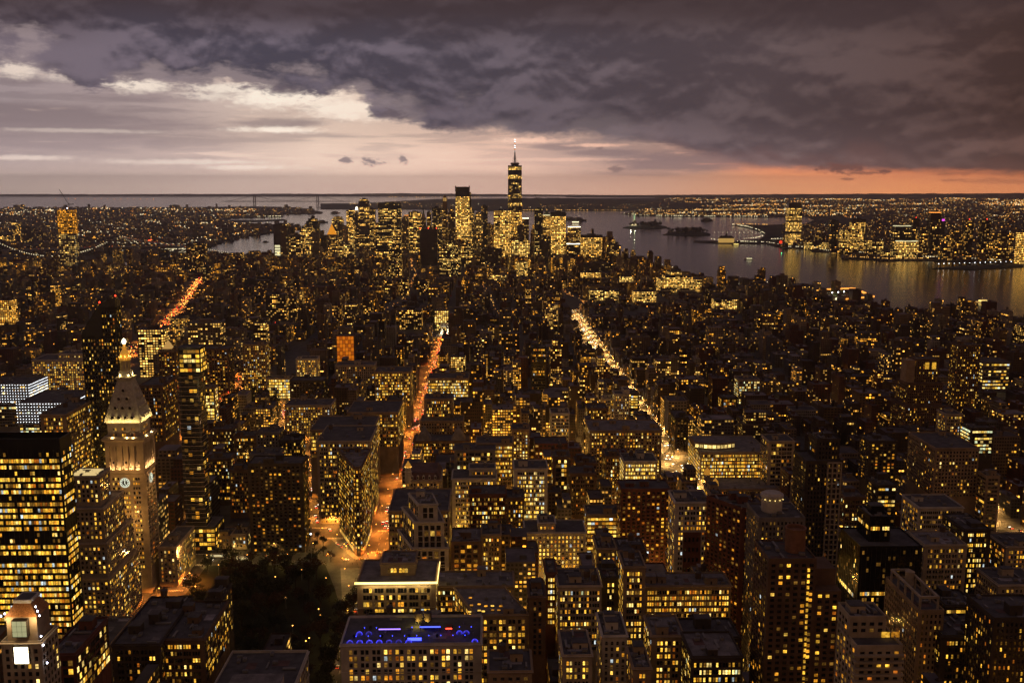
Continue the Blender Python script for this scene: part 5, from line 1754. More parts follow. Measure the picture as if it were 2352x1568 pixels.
for i, f in enumerate((.53, .60)):
    o = thing('wooden_tank', 'round tank uplit yellow, %s of the two on the roof bar' % ('first' if i == 0 else 'second'), 'water tank', (bx0 + (bx1 - bx0) * f, by0 + 27, z0))
    b = MB()
    b.lathe([(2.2, 2.2), (2.2, 7)], 'tank_wood', 0, 0, 14, cap=False)
    b.obj('barrel', o)
    b = MB()
    b.lathe([(2.4, 7), (.1, 8.6)], 'roof_tar', 0, 0, 14)
    b.obj('lid', o)
    b = MB()
    for a in range(4):
        b.bar((1.6 * math.cos(a * 1.57), 1.6 * math.sin(a * 1.57), 0), (1.6 * math.cos(a * 1.57), 1.6 * math.sin(a * 1.57), 2.2), .15, 'metal')
    b.obj('stand', o)
    L = bpy.data.lights.new('tank_uplight', 'POINT')
    L.energy, L.color, L.shadow_soft_size = 700, (1, .75, .15), .2
    link('tank_uplight', L, o, (-.6, -3.6, 2.6))
bar_r = random.Random(4)
pln = MB()
pln.box(-.5, .5, -.5, .5, 0, .7, 'frame_dark')
PLM = pln.mesh('planter')
bsh = MB()
for i in range(60):
    a, e, r_ = bar_r.uniform(0, 6.28), bar_r.uniform(0, 1.5), bar_r.uniform(.4, .9)
    c = Vector((math.cos(a) * math.cos(e) * r_, math.sin(a) * math.cos(e) * r_, .9 + math.sin(e) * r_))
    u_ = Vector((bar_r.uniform(-1, 1), bar_r.uniform(-1, 1), bar_r.uniform(-1, 1))).normalized() * .22
    v_ = u_.orthogonal().normalized() * .2
    bsh.add([c - u_ - v_, c + u_ - v_, c + u_ + v_, c - u_ + v_], [(0, 1, 2, 3)], 'leaf_green')
BSM = bsh.mesh('foliage')
for i in range(9):
    o = thing('potted_shrub', 'potted shrub among the tables of the blue roof bar', 'plant', (bx0 + (bx1 - bx0) * (.08 + .1 * i), by0 + (10, 21)[i % 2], z0), i, 'potted shrubs on the roof bar')
    link('planter', PLM, o)
    link('foliage', BSM, o)
# ------------------------------------------------------------------ the far skyline
C_ = dict(brn=(.075, .05, .045), gry=(.09, .08, .085), blk=(.03, .027, .03), tan=(.17, .135, .11), lim=(.22, .19, .16), gls=(.06, .06, .065))


def tower(name, label, xl, xr, top, Y, lit, warm=.4, bright=1.5, corr=.3, col='brn', depth=40, cat='skyscraper', bay=5.0, fl=5.0, up=(), bands=(), cap=None, group=None, rot=0.0, light_cap=None):
    """a distant tower: wall with its window grid, roof and crown as parts"""
    x0, z = at(xl, top, Y)
    x1, _ = at(xr, top, Y)
    cx = (x0 + x1) / 2
    root = thing(name, label, cat, (cx, Y + depth / 2, 0), 0, group)
    org = (cx, Y + depth / 2, 0)
    w = (x1 - x0) / 2
    P0 = rect(x0, x1, Y, Y + depth)
    if rot:
        c_, s_ = math.cos(rot), math.sin(rot)
        P0 = [(cx + (x - cx) * c_ - (y - org[1]) * s_, org[1] + (x - cx) * s_ + (y - org[1]) * c_) for x, y in P0]
    f = FB()
    lv = [(P0, 0.0, z)]
    for (a, b_, hh) in up:
        p, za, zb_ = lv[-1]
        xx0, xx1 = min(q[0] for q in p), max(q[0] for q in p)
        q = rect(xx0 + (xx1 - xx0) * a, xx0 + (xx1 - xx0) * b_, Y + depth * .15, Y + depth * .85)
        lv.append((q, zb_, zb_ + hh))
    wc = C_[col]
    for p, za, zb_ in lv:
        cuts = [za]
        for (ba, bb) in bands:
            lo, hi = za + (zb_ - za) * ba, za + (zb_ - za) * bb
            cuts += [lo, hi]
        cuts.append(zb_)
        for i in range(len(cuts) - 1):
            if cuts[i + 1] - cuts[i] < .5:
                continue
            dark = i % 2 == 1
            f.walls(p, cuts[i], cuts[i + 1], wc, (0 if dark else min(.95, lit * 1.2 + .03), warm + .05, bright * 1.15, corr), bay, fl)
    f.obj('wall', root, org)
    g = FB()
    for p, za, zb_ in lv:
        g.top(p, zb_, (.12, .11, .115))
    p, za, zb_ = lv[-1]
    xx0, xx1 = min(q[0] for q in p), max(q[0] for q in p)
    g.box(xx0 + (xx1 - xx0) * .3, xx0 + (xx1 - xx0) * .7, Y + depth * .3, Y + depth * .7, zb_, zb_ + 5, wc)
    g.obj('roof', root, org)
    if light_cap:
        b = MB()
        b.box(xx0 - cx + 1, xx1 - cx - 1, -depth * .36, depth * .3, zb_ - 1, zb_ + light_cap[1], light_cap[0])
        b.obj('lit_crown', root)
    FRONT.append((xl, xr, top, max(top + 14, min(top + 110, 592 if Y > 4000 else 612 if Y > 3700 else 640 if Y > 3000 else top + 60)), Y))
    FOOT.append((x0, x1, Y, Y + depth))
    return root, lv[-1], org


SKY = [
    ('dark slab with a ribbed brown half and a lit white window strip at the river', 627, 659, 515, 4250, .02, .8, 2, 0, 'brn', 40),
    ('broad lit office block right of the ribbed dark slab by the river', 663, 698, 541, 4150, .38, .3, 1.5, .3, 'brn', 40),
    ('office block glowing yellow below the stepped dark crown', 688, 720, 525, 4500, .5, .5, 1.5, .3, 'gry', 40),
    ('dark tower with stepped crown above the yellow office block', 703, 731, 508, 4700, .12, .4, 1.4, .2, 'blk', 40),
    ('pale unlit stone shaft left of the orange pyramid court', 713, 732, 535, 4300, .05, .4, 1, 0, 'tan', 30),
    ('chamfered tower lit on its lower right side, behind the orange pyramid', 762, 787, 503, 5000, .35, .4, 1.3, .4, 'gry', 40),
    ('low tower with pale lit columns right of the orange pyramid', 777, 812, 556, 4200, .35, .8, 1.6, .0, 'lim', 40),
    ('yellow lit office tower at the left end of the tall dark pair', 795, 813, 483, 5000, .6, .4, 1.5, .4, 'gry', 40),
    ('banded dark tower, tallest of the old financial cluster', 823, 846, 462, 4900, .3, .3, 1.3, .6, 'gry', 45),
    ('tower with a slanted roof and lit face right of the banded dark tower', 845, 861, 482, 5050, .42, .4, 1.3, .3, 'gry', 40),
    ('wide flat topped bank tower with lit bands', 868, 920, 466, 4900, .42, .5, 1.5, .6, 'blk', 45),
    ('dark office tower with ragged lit rows in front of the wide bank tower', 862, 899, 518, 4450, .36, .4, 1.6, .6, 'blk', 45),
    ('lit stone office right of the ragged lit dark tower', 899, 921, 534, 4400, .45, .5, 1.4, .2, 'brn', 40),
    ('old stone tower, dim, right of the wide bank tower', 922, 938, 503, 4700, .12, .4, 1.2, .1, 'tan', 30),
    ('square office tower with bright yellow lower floors', 938, 967, 487, 4750, .5, .4, 1.5, .5, 'blk', 40),
    ('slim pale stone tower left of the windowless block', 980, 990, 487, 4850, .2, .5, 1.2, .1, 'tan', 24),
    ('huge windowless brown block with tiny red roof lights', 963, 1004, 526, 3950, .0, .4, 1, 0, 'brn', 45),
    ('dark tower with lit bands behind the windowless block', 992, 1014, 477, 4800, .35, .5, 1.4, .6, 'blk', 40),
    ('stepped dark residential tower right of the lit crown', 1029, 1045, 487, 4700, .18, .3, 1.3, .2, 'brn', 34),
    ('dim slender tower just right of the bright glass tower', 1079, 1089, 484, 4600, .4, .6, 1.2, .3, 'gry', 30),
    ('pale rounded stone tower between bright glass and dark slim tower', 1090, 1109, 493, 4650, .25, .6, 1.1, .1, 'lim', 30),
    ('dark slim tower left of the lit glass block by the giant', 1105, 1120, 473, 4800, .14, .3, 1.2, .1, 'blk', 30),
    ('yellow lit glass block leaning on the tapered giant', 1134, 1174, 484, 4400, .72, .35, 1.5, .25, 'gls', 45),
    ('stepped telephone building with square lit windows', 1009, 1058, 572, 3500, .32, .75, 1.8, .3, 'brn', 45),
    ('lit office block between the stepped telephone building and the lit side street', 1058, 1085, 566, 3900, .5, .6, 1.5, .3, 'brn', 40),
    ('dark stone pile with few lights below the glass block', 1105, 1153, 572, 3800, .1, .6, 1.6, .2, 'brn', 45),
    ('brown hotel tower with glowing corner strips', 892, 922, 564, 3450, .3, .6, 1.8, .0, 'brn', 26),
    ('tower with a white lit crown edge right of the tapered giant', 1200, 1215, 502, 4700, .4, .4, 1.4, .4, 'gry', 34),
    ('dim rounded top tower in front of the tapered giant', 1188, 1205, 522, 4350, .06, .3, 1, .1, 'brn', 30),
    ('low lit glass building at the feet of the tapered giant', 1176, 1217, 552, 4150, .75, .7, 1.4, .3, 'gls', 40),
    ('dark unfinished tower with white site lights under a crane', 1228, 1247, 480, 4300, .24, 1.0, 1.7, .0, 'blk', 32),
    ('blazing yellow office slab, brightest of the riverside group', 1265, 1300, 487, 4600, .93, .35, 1.6, .35, 'gls', 45),
    ('dark block in front of the pyramid roofed tower', 1240, 1266, 543, 4050, .1, .5, 1.4, .1, 'brn', 34),
    ('lit tower with a domed white crown right of the blazing slab', 1305, 1334, 522, 4700, .5, .4, 1.4, .3, 'tan', 40),
    ('dark apartment slab below the domed white crown', 1302, 1333, 561, 4100, .12, .4, 1.4, .1, 'brn', 34),
    ('broad gridded office block with a dark arched top by the river', 1335, 1384, 540, 4250, .86, .35, 1.25, .1, 'brn', 45),
    ('dark stepped apartment tower at the river end of the group', 1394, 1426, 563, 4150, .25, .35, 1.5, .0, 'brn', 34),
    ('lit office block standing before the site light tower', 1184, 1212, 602, 3500, .62, .7, 1.5, .3, 'brn', 34),
    ('pale low block with lit top, below the riverside apartments', 1338, 1407, 604, 3700, .08, .7, 1.4, .1, 'tan', 40),
    ('yellow glowing low office in the river district', 1333, 1381, 626, 3300, .85, .35, 1.3, .3, 'brn', 34),
    ('square white lit office left of the terraced terminal', 1426, 1455, 636, 3200, .75, .9, 1.5, .2, 'brn', 34),
    ('long gridded office with white and yellow windows', 1356, 1422, 667, 2750, .6, .8, 1.6, .35, 'brn', 36),
    ('lit office cube among dark roofs of the river district', 1456, 1508, 670, 2700, .66, .6, 1.5, .35, 'brn', 36),
    ('large terraced riverside office with unbroken lit bands', 1518, 1612, 642, 2950, .7, .5, 1.4, .6, 'gry', 80),
    ('low building lit in a wide grid near the ventilation tower', 1641, 1698, 688, 2550, .66, .6, 1.5, .3, 'brn', 34),
    ('pale office with tall lit grid in the mid distance, left of centre street', 1123, 1163, 632, 3300, .5, .8, 1.5, .1, 'lim', 34),
    ('white lit office by the bright arch at the avenue end', 998, 1030, 714, 2180, .78, .7, 1.5, .2, 'lim', 26),
    ('red brick library block with tall glowing windows', 917, 968, 712, 2200, .35, .3, 1.5, .0, 'brn', 40),
    ('tall dark apartment tower left of the avenue, scattered lights', 610, 656, 676, 2350, .22, .3, 1.6, .0, 'brn', 30),
    ('second dark apartment tower joined to its left neighbour', 657, 680, 686, 2380, .2, .3, 1.6, .0, 'brn', 30),
    ('first of three equal dark university towers', 884, 900, 646, 2900, .25, .3, 1.5, .0, 'brn', 24),
    ('middle of three equal dark university towers', 914, 938, 642, 2900, .28, .4, 1.6, .0, 'brn', 24),
    ('last of three equal dark university towers', 960, 984, 646, 2900, .3, .4, 1.6, .0, 'brn', 24),
    ('wide dark apartment tower at the far left river bend', 427, 469, 559, 3650, .16, .3, 1.5, .0, 'brn', 36),
    ('boxy dark tower with a blue lit sign top before the wide dark tower', 463, 481, 612, 3300, .15, .9, 1.4, .1, 'blk', 30),
    ('orange lit narrow slab at the far left', 115, 131, 656, 2650, .7, .0, 1.2, .1, 'brn', 20),
    ('dark slab beside the orange lit narrow slab', 58, 74, 648, 2750, .12, .3, 1.4, .0, 'brn', 24),
    ('glowing orange glass block at the far left edge', -10, 24, 690, 2200, .92, .0, 1.2, .1, 'brn', 30),
    ('lit bronze office behind the long white block on the left', 316, 375, 757, 1650, .6, .5, 1.5, .4, 'brn', 30),
    ('grey block with pale windows right of the lit bronze office', 430, 505, 742, 1750, .35, .6, 1.4, .1, 'tan', 34),
    ('tall lit office tower standing left of the orange netting', 552, 572, 786, 1580, .3, .6, 1.4, .1, 'lim', 24),
    ('brown tower with yellow windows above the square', 584, 610, 742, 1700, .4, .4, 1.4, .1, 'brn', 24),
]
for (lb, xl, xr, tp, Y, lit, wm_, br, co, cl, dp) in SKY:
    kind = 'apartment_tower' if 'apartment' in lb or 'residential' in lb else 'office_tower'
    up = ((.15, .85, 12), (.3, .7, 10)) if 'stepped' in lb else ((.12, .88, 10),) if 'chamfer' in lb or 'old' in lb or 'rounded' in lb else ()
    if lb.startswith('large terraced'):
        up = ((.12, .8, 9), (.15, .6, 12))
    r_, (pt, za, zt), org = tower(kind, lb, xl, xr, tp, Y, lit, wm_, br, co, cl, dp, up=up, bands=((.88, .95),) if 'bank' in lb or 'banded' in lb else ((.9, .999),) if 'gridded office block' in lb or 'blazing yellow' in lb else (),
                                  light_cap=('glow_warmwhite', 2) if 'crown' in lb and 'white' in lb else None, bay=7 if Y > 3800 else 4.5, fl=6 if Y > 3800 else 4.2)
    if lb.startswith('dark slab with a ribbed'):
        b = MB()
        w = (pt[1][0] - pt[0][0]) / 2
        for i in range(4):
            b.box(-w + 4, -w * .1, -dp / 2 - .4, -dp / 2 - .1, zt - 62 + i * 12 - 70, zt - 54 + i * 12 - 70, 'glow_pale')
        b.obj('lit_strip', r_)
        b = MB()
        for i in range(9):
            b.box(w * .05 + i * w * .1, w * .05 + i * w * .1 + 1.6, -dp / 2 - 1.2, -dp / 2 - .1, 0, zt, 'wall_brown')
        b.obj('rib', r_)['kind'] = 'stuff'
    if lb.startswith('huge windowless'):
        for sx in (-1, 0, 1):
            q = MB()
            q.lathe([(.1, -2), (2, 0), (.1, 2)], 'glow_red', 0, 0, 6)
            q.obj('beacon', r_, (sx * 32, -18, zt + 3))
    if 'under a crane' in lb:
        b = MB()
        b.bar((8, 0, zt), (8, 0, zt + 28), 1.2, 'steel')
        b.bar((8, 0, zt + 22), (-18, 0, zt + 62), .9, 'steel')
        b.bar((8, 0, zt + 22), (18, 0, zt + 24), 1.2, 'steel')
        b.obj('crane', r_)
    if 'slanted roof' in lb:
        w = (pt[1][0] - pt[0][0]) / 2
        b = MB()
        b.frus(rect(-w, w, -18, 18), zt, rect(-w, -w * .4, -12, 12), zt + 16, 'wall_dark')
        b.obj('slanted_roof', r_)
# the tapered giant with its mast
x0, zt = at(1167, 374, 4546)
x1, _ = at(1199, 374, 4546)
zt -= 12
cx, hw = (x0 + x1) / 2, (x1 - x0) / 2
root = thing('skyscraper', 'tapered glass giant with a lit mast, tallest tower of the skyline', 'skyscraper', (cx, 4546 + hw, 0))
LAND.append(('the tapered giant', 1183, 500))
Bp = [(-hw, -hw), (hw, -hw), (hw, hw), (-hw, hw)]
Tp = [(0, -hw), (hw, 0), (0, hw), (-hw, 0)]
zb = 57


def octa(t):
    o = []
    for i in range(4):
        b0, ta, tb = Bp[i], Tp[(i - 1) % 4], Tp[i]
        o += [(b0[0] * (1 - t) + ta[0] * t, b0[1] * (1 - t) + ta[1] * t), (b0[0] * (1 - t) + tb[0] * t, b0[1] * (1 - t) + tb[1] * t)]
    return o


f = FB()
lv = [(0, .08, .0), (.08, .30, .85), (.30, .42, .8), (.42, .46, .3), (.46, .52, .75), (.52, .58, .25), (.58, .66, .35), (.66, .74, .6), (.74, .80, .35), (.80, .83, .1), (.83, .88, .95), (.88, .94, .0), (.94, .985, .95), (.985, 1, 0)]
f.walls(Bp, 0, zb, C_['gls'], (.7, .6, 1.2, .3), 6, 6)
for a, b_, l in lv:
    f.walls(octa(a), zb + (zt - zb) * a, zb + (zt - zb) * b_, C_['gls'], (l, .25 if b_ < .5 else .6, 1.7, .45), 5, 6.5, octa(b_))
f.obj('wall', root)
b = MB()
b.prism(octa(1), zt, zt + 1, 'roof_tar')
b.obj('roof', root)
b = MB()
b.lathe([(14, zt + 1), (17, zt + 3), (20, zt + 6), (20, zt + 10), (17, zt + 13)], 'steel', 0, 0, 20)
b.obj('mast_ring', root)
b = MB()
b.lathe([(3.6, zt + 10), (3.0, zt + 45), (1.8, zt + 70), (1.4, zt + 112), (.3, zt + 117)], 'steel', 0, 0, 8)
for a in range(6):
    b.bar((15 * math.cos(a * 1.047), 15 * math.sin(a * 1.047), zt + 12), (1.5 * math.cos(a * 1.047), 1.5 * math.sin(a * 1.047), zt + 48), .5, 'steel', 3)
b.obj('mast', root)
for i in range(9):
    q = MB()
    q.lathe([(.3, -2), (2.1, -1), (2.1, 1), (.3, 2)], 'glow_coolwhite' if i % 3 else 'glow_farorange', 0, 0, 8)
    q.obj('mast_light', root, (0, 0, zt + 46 + i * 8.6))
# bright glass tower left of it, crowned dark
r_, (pt, za, zt), org = tower('skyscraper', 'bright glass tower with an unlit crown frame, second tallest of the skyline', 1046, 1078, 440, 4250, .88, .45, 1.5, .4, 'gls', 45, bands=((.93, .999),), bay=6, fl=6)
w = (pt[1][0] - pt[0][0]) / 2
b = MB()
for sx in (-w, w):
    for sy in (-22, 22):
        b.box(sx - 1.5, sx + 1.5, sy - 1.5, sy + 1.5, zt, zt + 24, 'steel')
b.box(-w + 2, w - 2, -18, 18, zt, zt + 20, 'wall_black')
b.obj('crown_frame', r_)
f = FB()
f.walls(rect(w, w + 9, -14, 22), 0, zt - 62, C_['gls'], (.75, .4, 1.4, .3), 6, 6)
f.walls(rect(w, w + 6, -6, 22), zt - 62, zt - 2, C_['blk'], (.25, .4, 1.4, .3), 6, 6)
f.top(rect(w, w + 9, -14, 22), zt - 62, C_['gry'])
f.obj('side_wing', r_)
# towers with special tops
r_, (pt, za, zt), org = tower('office_tower', 'stone tower with a lantern crown lit from within, left of the bright glass tower', 1015, 1028, 478, 4500, .28, .3, 1.3, .2, 'brn', 26)
b = MB()
b.lathe([(10, zt), (10, zt + 30)], 'wall_brown', 0, 0, 8)
b.obj('upper_shaft', r_)
b = MB()
b.lathe([(9, zt + 30), (9, zt + 44), (7, zt + 46)], 'glow_dimamber', 0, 0, 8)
for a in range(8):
    b.bar((9.4 * math.cos(a * .785), 9.4 * math.sin(a * .785), zt + 30), (9.4 * math.cos(a * .785), 9.4 * math.sin(a * .785), zt + 46), .9, 'wall_brown')
b.lathe([(8, zt + 46), (5, zt + 54), (.5, zt + 58)], 'wall_brown', 0, 0, 8)
b.obj('lit_crown', r_)
r_, (pt, za, zt), org = tower('office_tower', 'courthouse tower with a glowing orange pyramid roof', 747, 774, 541, 4150, .32, .3, 1.5, .1, 'tan', 44)
w = (pt[1][0] - pt[0][0]) / 2
b = MB()
b.frus(rect(-w * .8, w * .8, -14, 14), zt, rect(-w * .75, w * .75, -13, 13), zt + 4, 'wall_tan')
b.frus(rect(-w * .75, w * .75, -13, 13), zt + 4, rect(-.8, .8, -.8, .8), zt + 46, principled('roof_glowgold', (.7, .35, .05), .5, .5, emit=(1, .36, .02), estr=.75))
b.lathe([(1, zt + 46), (.2, zt + 56)], 'gold', 0, 0, 6)
b.obj('pyramid_roof', r_)
r_, (pt, za, zt), org = tower('office_tower', 'slender stone tower whose tip shines white under a thin spire', 813, 824, 496, 4980, .2, .4, 1.3, .1, 'brn', 26, up=((.15, .85, 16), (.25, .75, 14)))
b = MB()
b.frus(rect(-6, 6, -6, 6), zt, rect(-3, 3, -3, 3), zt + 14, 'glow_warmwhite')
b.lathe([(1.5, zt + 14), (.3, zt + 50)], 'steel', 0, 0, 6)
b.obj('spire', r_)
r_, (pt, za, zt), org = tower('office_tower', 'gothic stone tower with a pointed green roof, dim', 966, 978, 500, 4600, .2, .4, 1.3, .1, 'tan', 26)
b = MB()
b.frus(rect(-8, 8, -8, 8), zt, rect(-5, 5, -5, 5), zt + 18, 'wall_tan')
b.frus(rect(-5, 5, -5, 5), zt + 18, rect(-.5, .5, -.5, .5), zt + 42, 'wall_copper')
b.lathe([(.8, zt + 42), (.2, zt + 54)], 'steel', 0, 0, 6)
b.obj('pointed_roof', r_)
r_, (pt, za, zt), org = tower('office_tower', 'lit tower with a dark pyramid roof beside the blazing slab', 1247, 1265, 495, 4650, .6, .35, 1.4, .3, 'tan', 38)
w = (pt[1][0] - pt[0][0]) / 2
b = MB()
b.box(-w * .8, w * .8, -14, 14, zt, zt + 4, 'glow_pale')
b.frus(rect(-w * .8, w * .8, -14, 14), zt + 4, rect(-.6, .6, -.6, .6), zt + 26, 'wall_copper')
b.obj('pyramid_roof', r_)
# mast on the bank tower
# tower under construction at the left
x0, zt = at(132, 482, 3900)
x1, _ = at(170, 482, 3900)
r_, (pt, za, z_), org = tower('construction_tower', 'tall unfinished tower, its open upper floors lit orange, crane on top', 134, 172, 537, 3900, .42, .9, 1.0, .0, 'lim', 30, cat='tower', bay=7, fl=7)
w = (pt[1][0] - pt[0][0]) / 2
f = FB()
f.walls(rect(-w, w, -15, 15), z_, zt, (.12, .08, .05), (.9, -.9, 1.1, .15), 6, 6)
f.top(rect(-w, w, -15, 15), zt, C_['gry'])
f.obj('open_floors', r_)
b = MB()
b.bar((w * .3, 0, zt), (w * .3, 0, zt + 26), 1.4, 'steel')
b.bar((w * .3, 0, zt + 20), (-w * .75, 0, zt + 78), 1.0, 'steel')
b.bar((w * .3, 0, zt + 20), (w * .9, 0, zt + 22), 1.4, 'steel')
b.bar((w * .3, 0, zt + 34), (-w * .75, 0, zt + 78), .3, 'steel')
b.obj('crane', r_)
q = MB()
q.lathe([(.1, -2), (2.2, 0), (.1, 2)], 'glow_coolwhite', 0, 0, 6)
q.obj('site_light', r_, (w * .2, -10, zt + 6))
b = MB()
for i in range(30):
    b.box(w - .2, w + .5, -16.2, -15.2, z_ - 10 - i * 7, z_ - 8 - i * 7, 'glow_pale')
b.obj('edge_light', r_)['kind'] = 'stuff'
# Brooklyn towers at the left edge
for lb, xl, xr, tp, Y, lit in (('lit yellow tower at the far left beyond the bridges', 26, 40, 512, 5600, .5), ('dark block right of the yellow tower beyond the bridges', 50, 74, 522, 5500, .15), ('low lit block left of the yellow tower beyond the bridges', 4, 24, 541, 5500, .55),
                               ('dim tower group member nearest the unfinished tower', 88, 102, 535, 5700, .2), ('dim tower between the dark block and the unfinished tower', 76, 87, 540, 5600, .2), ('pale slab right of the unfinished tower beyond the bridge', 186, 198, 545, 6000, .1), ('small domed bank tower far beyond the bridge', 372, 384, 512, 7600, .03)):
    tower('office_tower', lb, xl, xr, tp, Y, lit, .3, 1.5, .2, 'brn', 36, bay=7, fl=7)
for lb, xl, xr, tp in (('hospital block standing alone on the far Brooklyn horizon', 389, 411, 471), ('far apartment slab on the left shore horizon', 46, 54, 470), ('second far apartment slab on the left shore horizon', 30, 42, 471)):
    tower('apartment_tower', lb, xl, xr, tp, 13300, .06, .3, 2, .0, 'gry', 40, bay=9, fl=9)
# Jersey towers
JC = [('tallest waterfront tower across the river, dark crown, lit bands', 1811, 1843, 478, 5330, .75, .55, 1.15, .5, 'gls', ((.30, .36), (.62, .66), (.82, .84))),
      ('dark tower right of the tallest across the river', 1909, 1926, 506, 4900, .15, .3, 1.5, .1, 'blk', ()),
      ('wide lit office in front across the river', 1934, 1971, 528, 4650, .6, .45, 1.3, .4, 'brn', ()),
      ('taller lit office with a dark top across the river', 1959, 1989, 503, 4800, .62, .5, 1.4, .5, 'brn', ((.9, .999),)),
      ('pair building across the river with a glowing roof strip', 2057, 2095, 520, 4500, .4, .5, 1.4, .5, 'blk', ()),
      ('low wide lit office before the roof strip building across the river', 2063, 2111, 555, 4330, .72, .55, 1.3, .4, 'brn', ()),
      ('dark tower with an orange lit top edge across the river', 2140, 2164, 489, 4450, .12, .3, 1.5, .1, 'blk', ()),
      ('apartment tower left of the orange topped one across the river', 2114, 2134, 522, 4350, .22, .3, 1.5, .0, 'brn', ()),
      ('dim tower with red lights across the river', 2098, 2113, 503, 4700, .1, .3, 1.5, .1, 'blk', ()),
      ('apartment slab right of the orange topped tower across the river', 2166, 2186, 540, 4250, .25, .2, 1.5, .0, 'brn', ()),
      ('scattered light apartment tower across the river, mid right', 2192, 2212, 530, 4250, .22, .1, 1.5, .0, 'brn', ()),
      ('dark twin apartment tower across the river, first', 2219, 2237, 507, 4400, .15, .2, 1.5, .0, 'blk', ()),
      ('dark twin apartment tower across the river, second', 2260, 2277, 507, 4350, .15, .2, 1.5, .0, 'blk', ()),
      ('wide apartment block at the far right across the river', 2284, 2330, 536, 4150, .25, .15, 1.5, .0, 'brn', ()),
      ('yellow lit tower cut by the right edge across the river', 2346, 2380, 534, 4000, .9, .3, 1.4, .5, 'gls', ()),
      ('small block between the tallest and the dark tower across the river', 1872, 1896, 541, 5000, .2, .4, 1.5, .1, 'brn', ()),
      ('brick warehouse with small lit windows at the far waterfront', 1910, 1972, 572, 4600, .3, .3, 1.4, .0, 'brn', ()),
      ('low lit waterfront office across the river, left end', 1853, 1908, 557, 4950, .6, .8, 1.4, .3, 'brn', ()),
      ('low glowing ferry side office across the river', 1990, 2030, 552, 4600, .5, .6, 1.4, .3, 'brn', ()),
      ('long low lit block on the pier street across the river', 2030, 2120, 577, 4320, .6, .7, 1.4, .3, 'brn', ())]
for (lb, xl, xr, tp, Y, lit, wm_, br, co, cl, bands) in JC:
    r_, (pt, za, zt), org = tower('apartment_tower' if 'apartment' in lb else 'office_tower', lb, xl, xr, tp, Y, lit, wm_, br, co, cl, 40, bands=bands, bay=7, fl=7,
                                  light_cap=('glow_farorange', 3) if 'orange lit top' in lb else ('glow_pale', 3) if 'roof strip' in lb else None)
    w = (pt[1][0] - pt[0][0]) / 2
    if lb.startswith('tallest'):
        b = MB()
        b.box(-w * .92, w * .92, -17, 17, zt, zt + 27, 'wall_black')
        b.obj('dark_crown', r_)
    if 'red lights' in lb or 'twin' in lb:
        q = MB()
        q.lathe([(.1, -2), (2.4, 0), (.1, 2)], 'glow_red', 0, 0, 6)
        q.obj('beacon', r_, (0, -15, zt + 7))
x_, z_ = at(2167, 505, 4600)
o = thing('neon_sign', 'magenta glowing roof sign across the river', 'sign', (x_, 4600, 0))
b = MB()
b.box(-6, 6, -1, 1, z_ - 5, z_ + 4, 'glow_magenta')
b.obj('panel', o)
b = MB()
b.box(-10, 10, 1.2, 16, 0, z_ - 5, 'wall_dark')
b.obj('mast', o)
x_, y_ = ground(1793, 563)
o = thing('round_sign', 'round red clock sign on the far waterfront edge', 'clock', (x_, y_, 0))
b = MB()
b.lathe([(9, 0), (9, 1)], 'glow_dimred', n=16)
b.v = [(p[0], p[2], p[1] + 16) for p in b.v]
b.obj('dial', o)
b = MB()
b.box(-1, 1, 1.2, 2.5, 0, 14, 'steel')
b.obj('post', o)

# ------------------------------------------------------------------ statue, islands, bridges, piers, boats
sx, sy = ground(1457, 518)
_, zt = at(1457, 500.5, sy)
S_ = zt / 93.0
root = thing('statue', 'green robed statue with raised torch, floodlit on its island pedestal', 'statue', (sx, sy, 0))
b = MB()
b.lathe([(30, 0), (30, 8), (24, 9), (24, 14)], 'wall_lime', 0, 0, 11)
b.frus(rect(-11, 11, -11, 11), 14, rect(-8, 8, -8, 8), 47, 'wall_lime')
b.obj('pedestal', root)
vg = principled('statue_copper_glow', (.3, .55, .42), .7, emit=(.5, .9, .45), estr=.35)  # copper with floodlight put into the material as a faint green glow
b = MB()
b.lathe([(6.5, 47), (5.4, 56), (4.6, 66), (4.8, 74), (3.6, 79), (1.4, 81), (1.5, 82.5), (2.2, 85), (1.8, 88), (.4, 89.5)], vg, 0, 0, 12)
b.bar((-3.6, 0, 77), (-6.2, 0, 84), 1.2, vg, 6)
b.bar((-6.2, 0, 84), (-6.6, 0, 92), .9, vg, 6)
b.bar((3.6, -1, 76), (4.6, -3, 68), 1.3, vg, 6)
b.box(3.4, 6.2, -4.6, -3.4, 66, 73, vg, True)
for i in range(7):
    a = (i - 3) * .38
    b.bar((0, 0, 87), (4 * math.sin(a), -.3, 87 + 4 * math.cos(a)), .25, vg, 3)
b.obj('figure', root)
b = MB()
b.lathe([(.6, 92), (1.3, 93), (1.0, 95), (.1, 97)], 'glow_goldlight', -6.6, 0, 8)
b.obj('torch', root)
L = bpy.data.lights.new('statue_floodlight', 'POINT')
L.energy, L.color, L.shadow_soft_size = 70000, (1, .95, .6), 2
link('statue_floodlight', L, root, (0, -40, 20))
link('statue_floodlight', L, root, (-30, -20, 20))

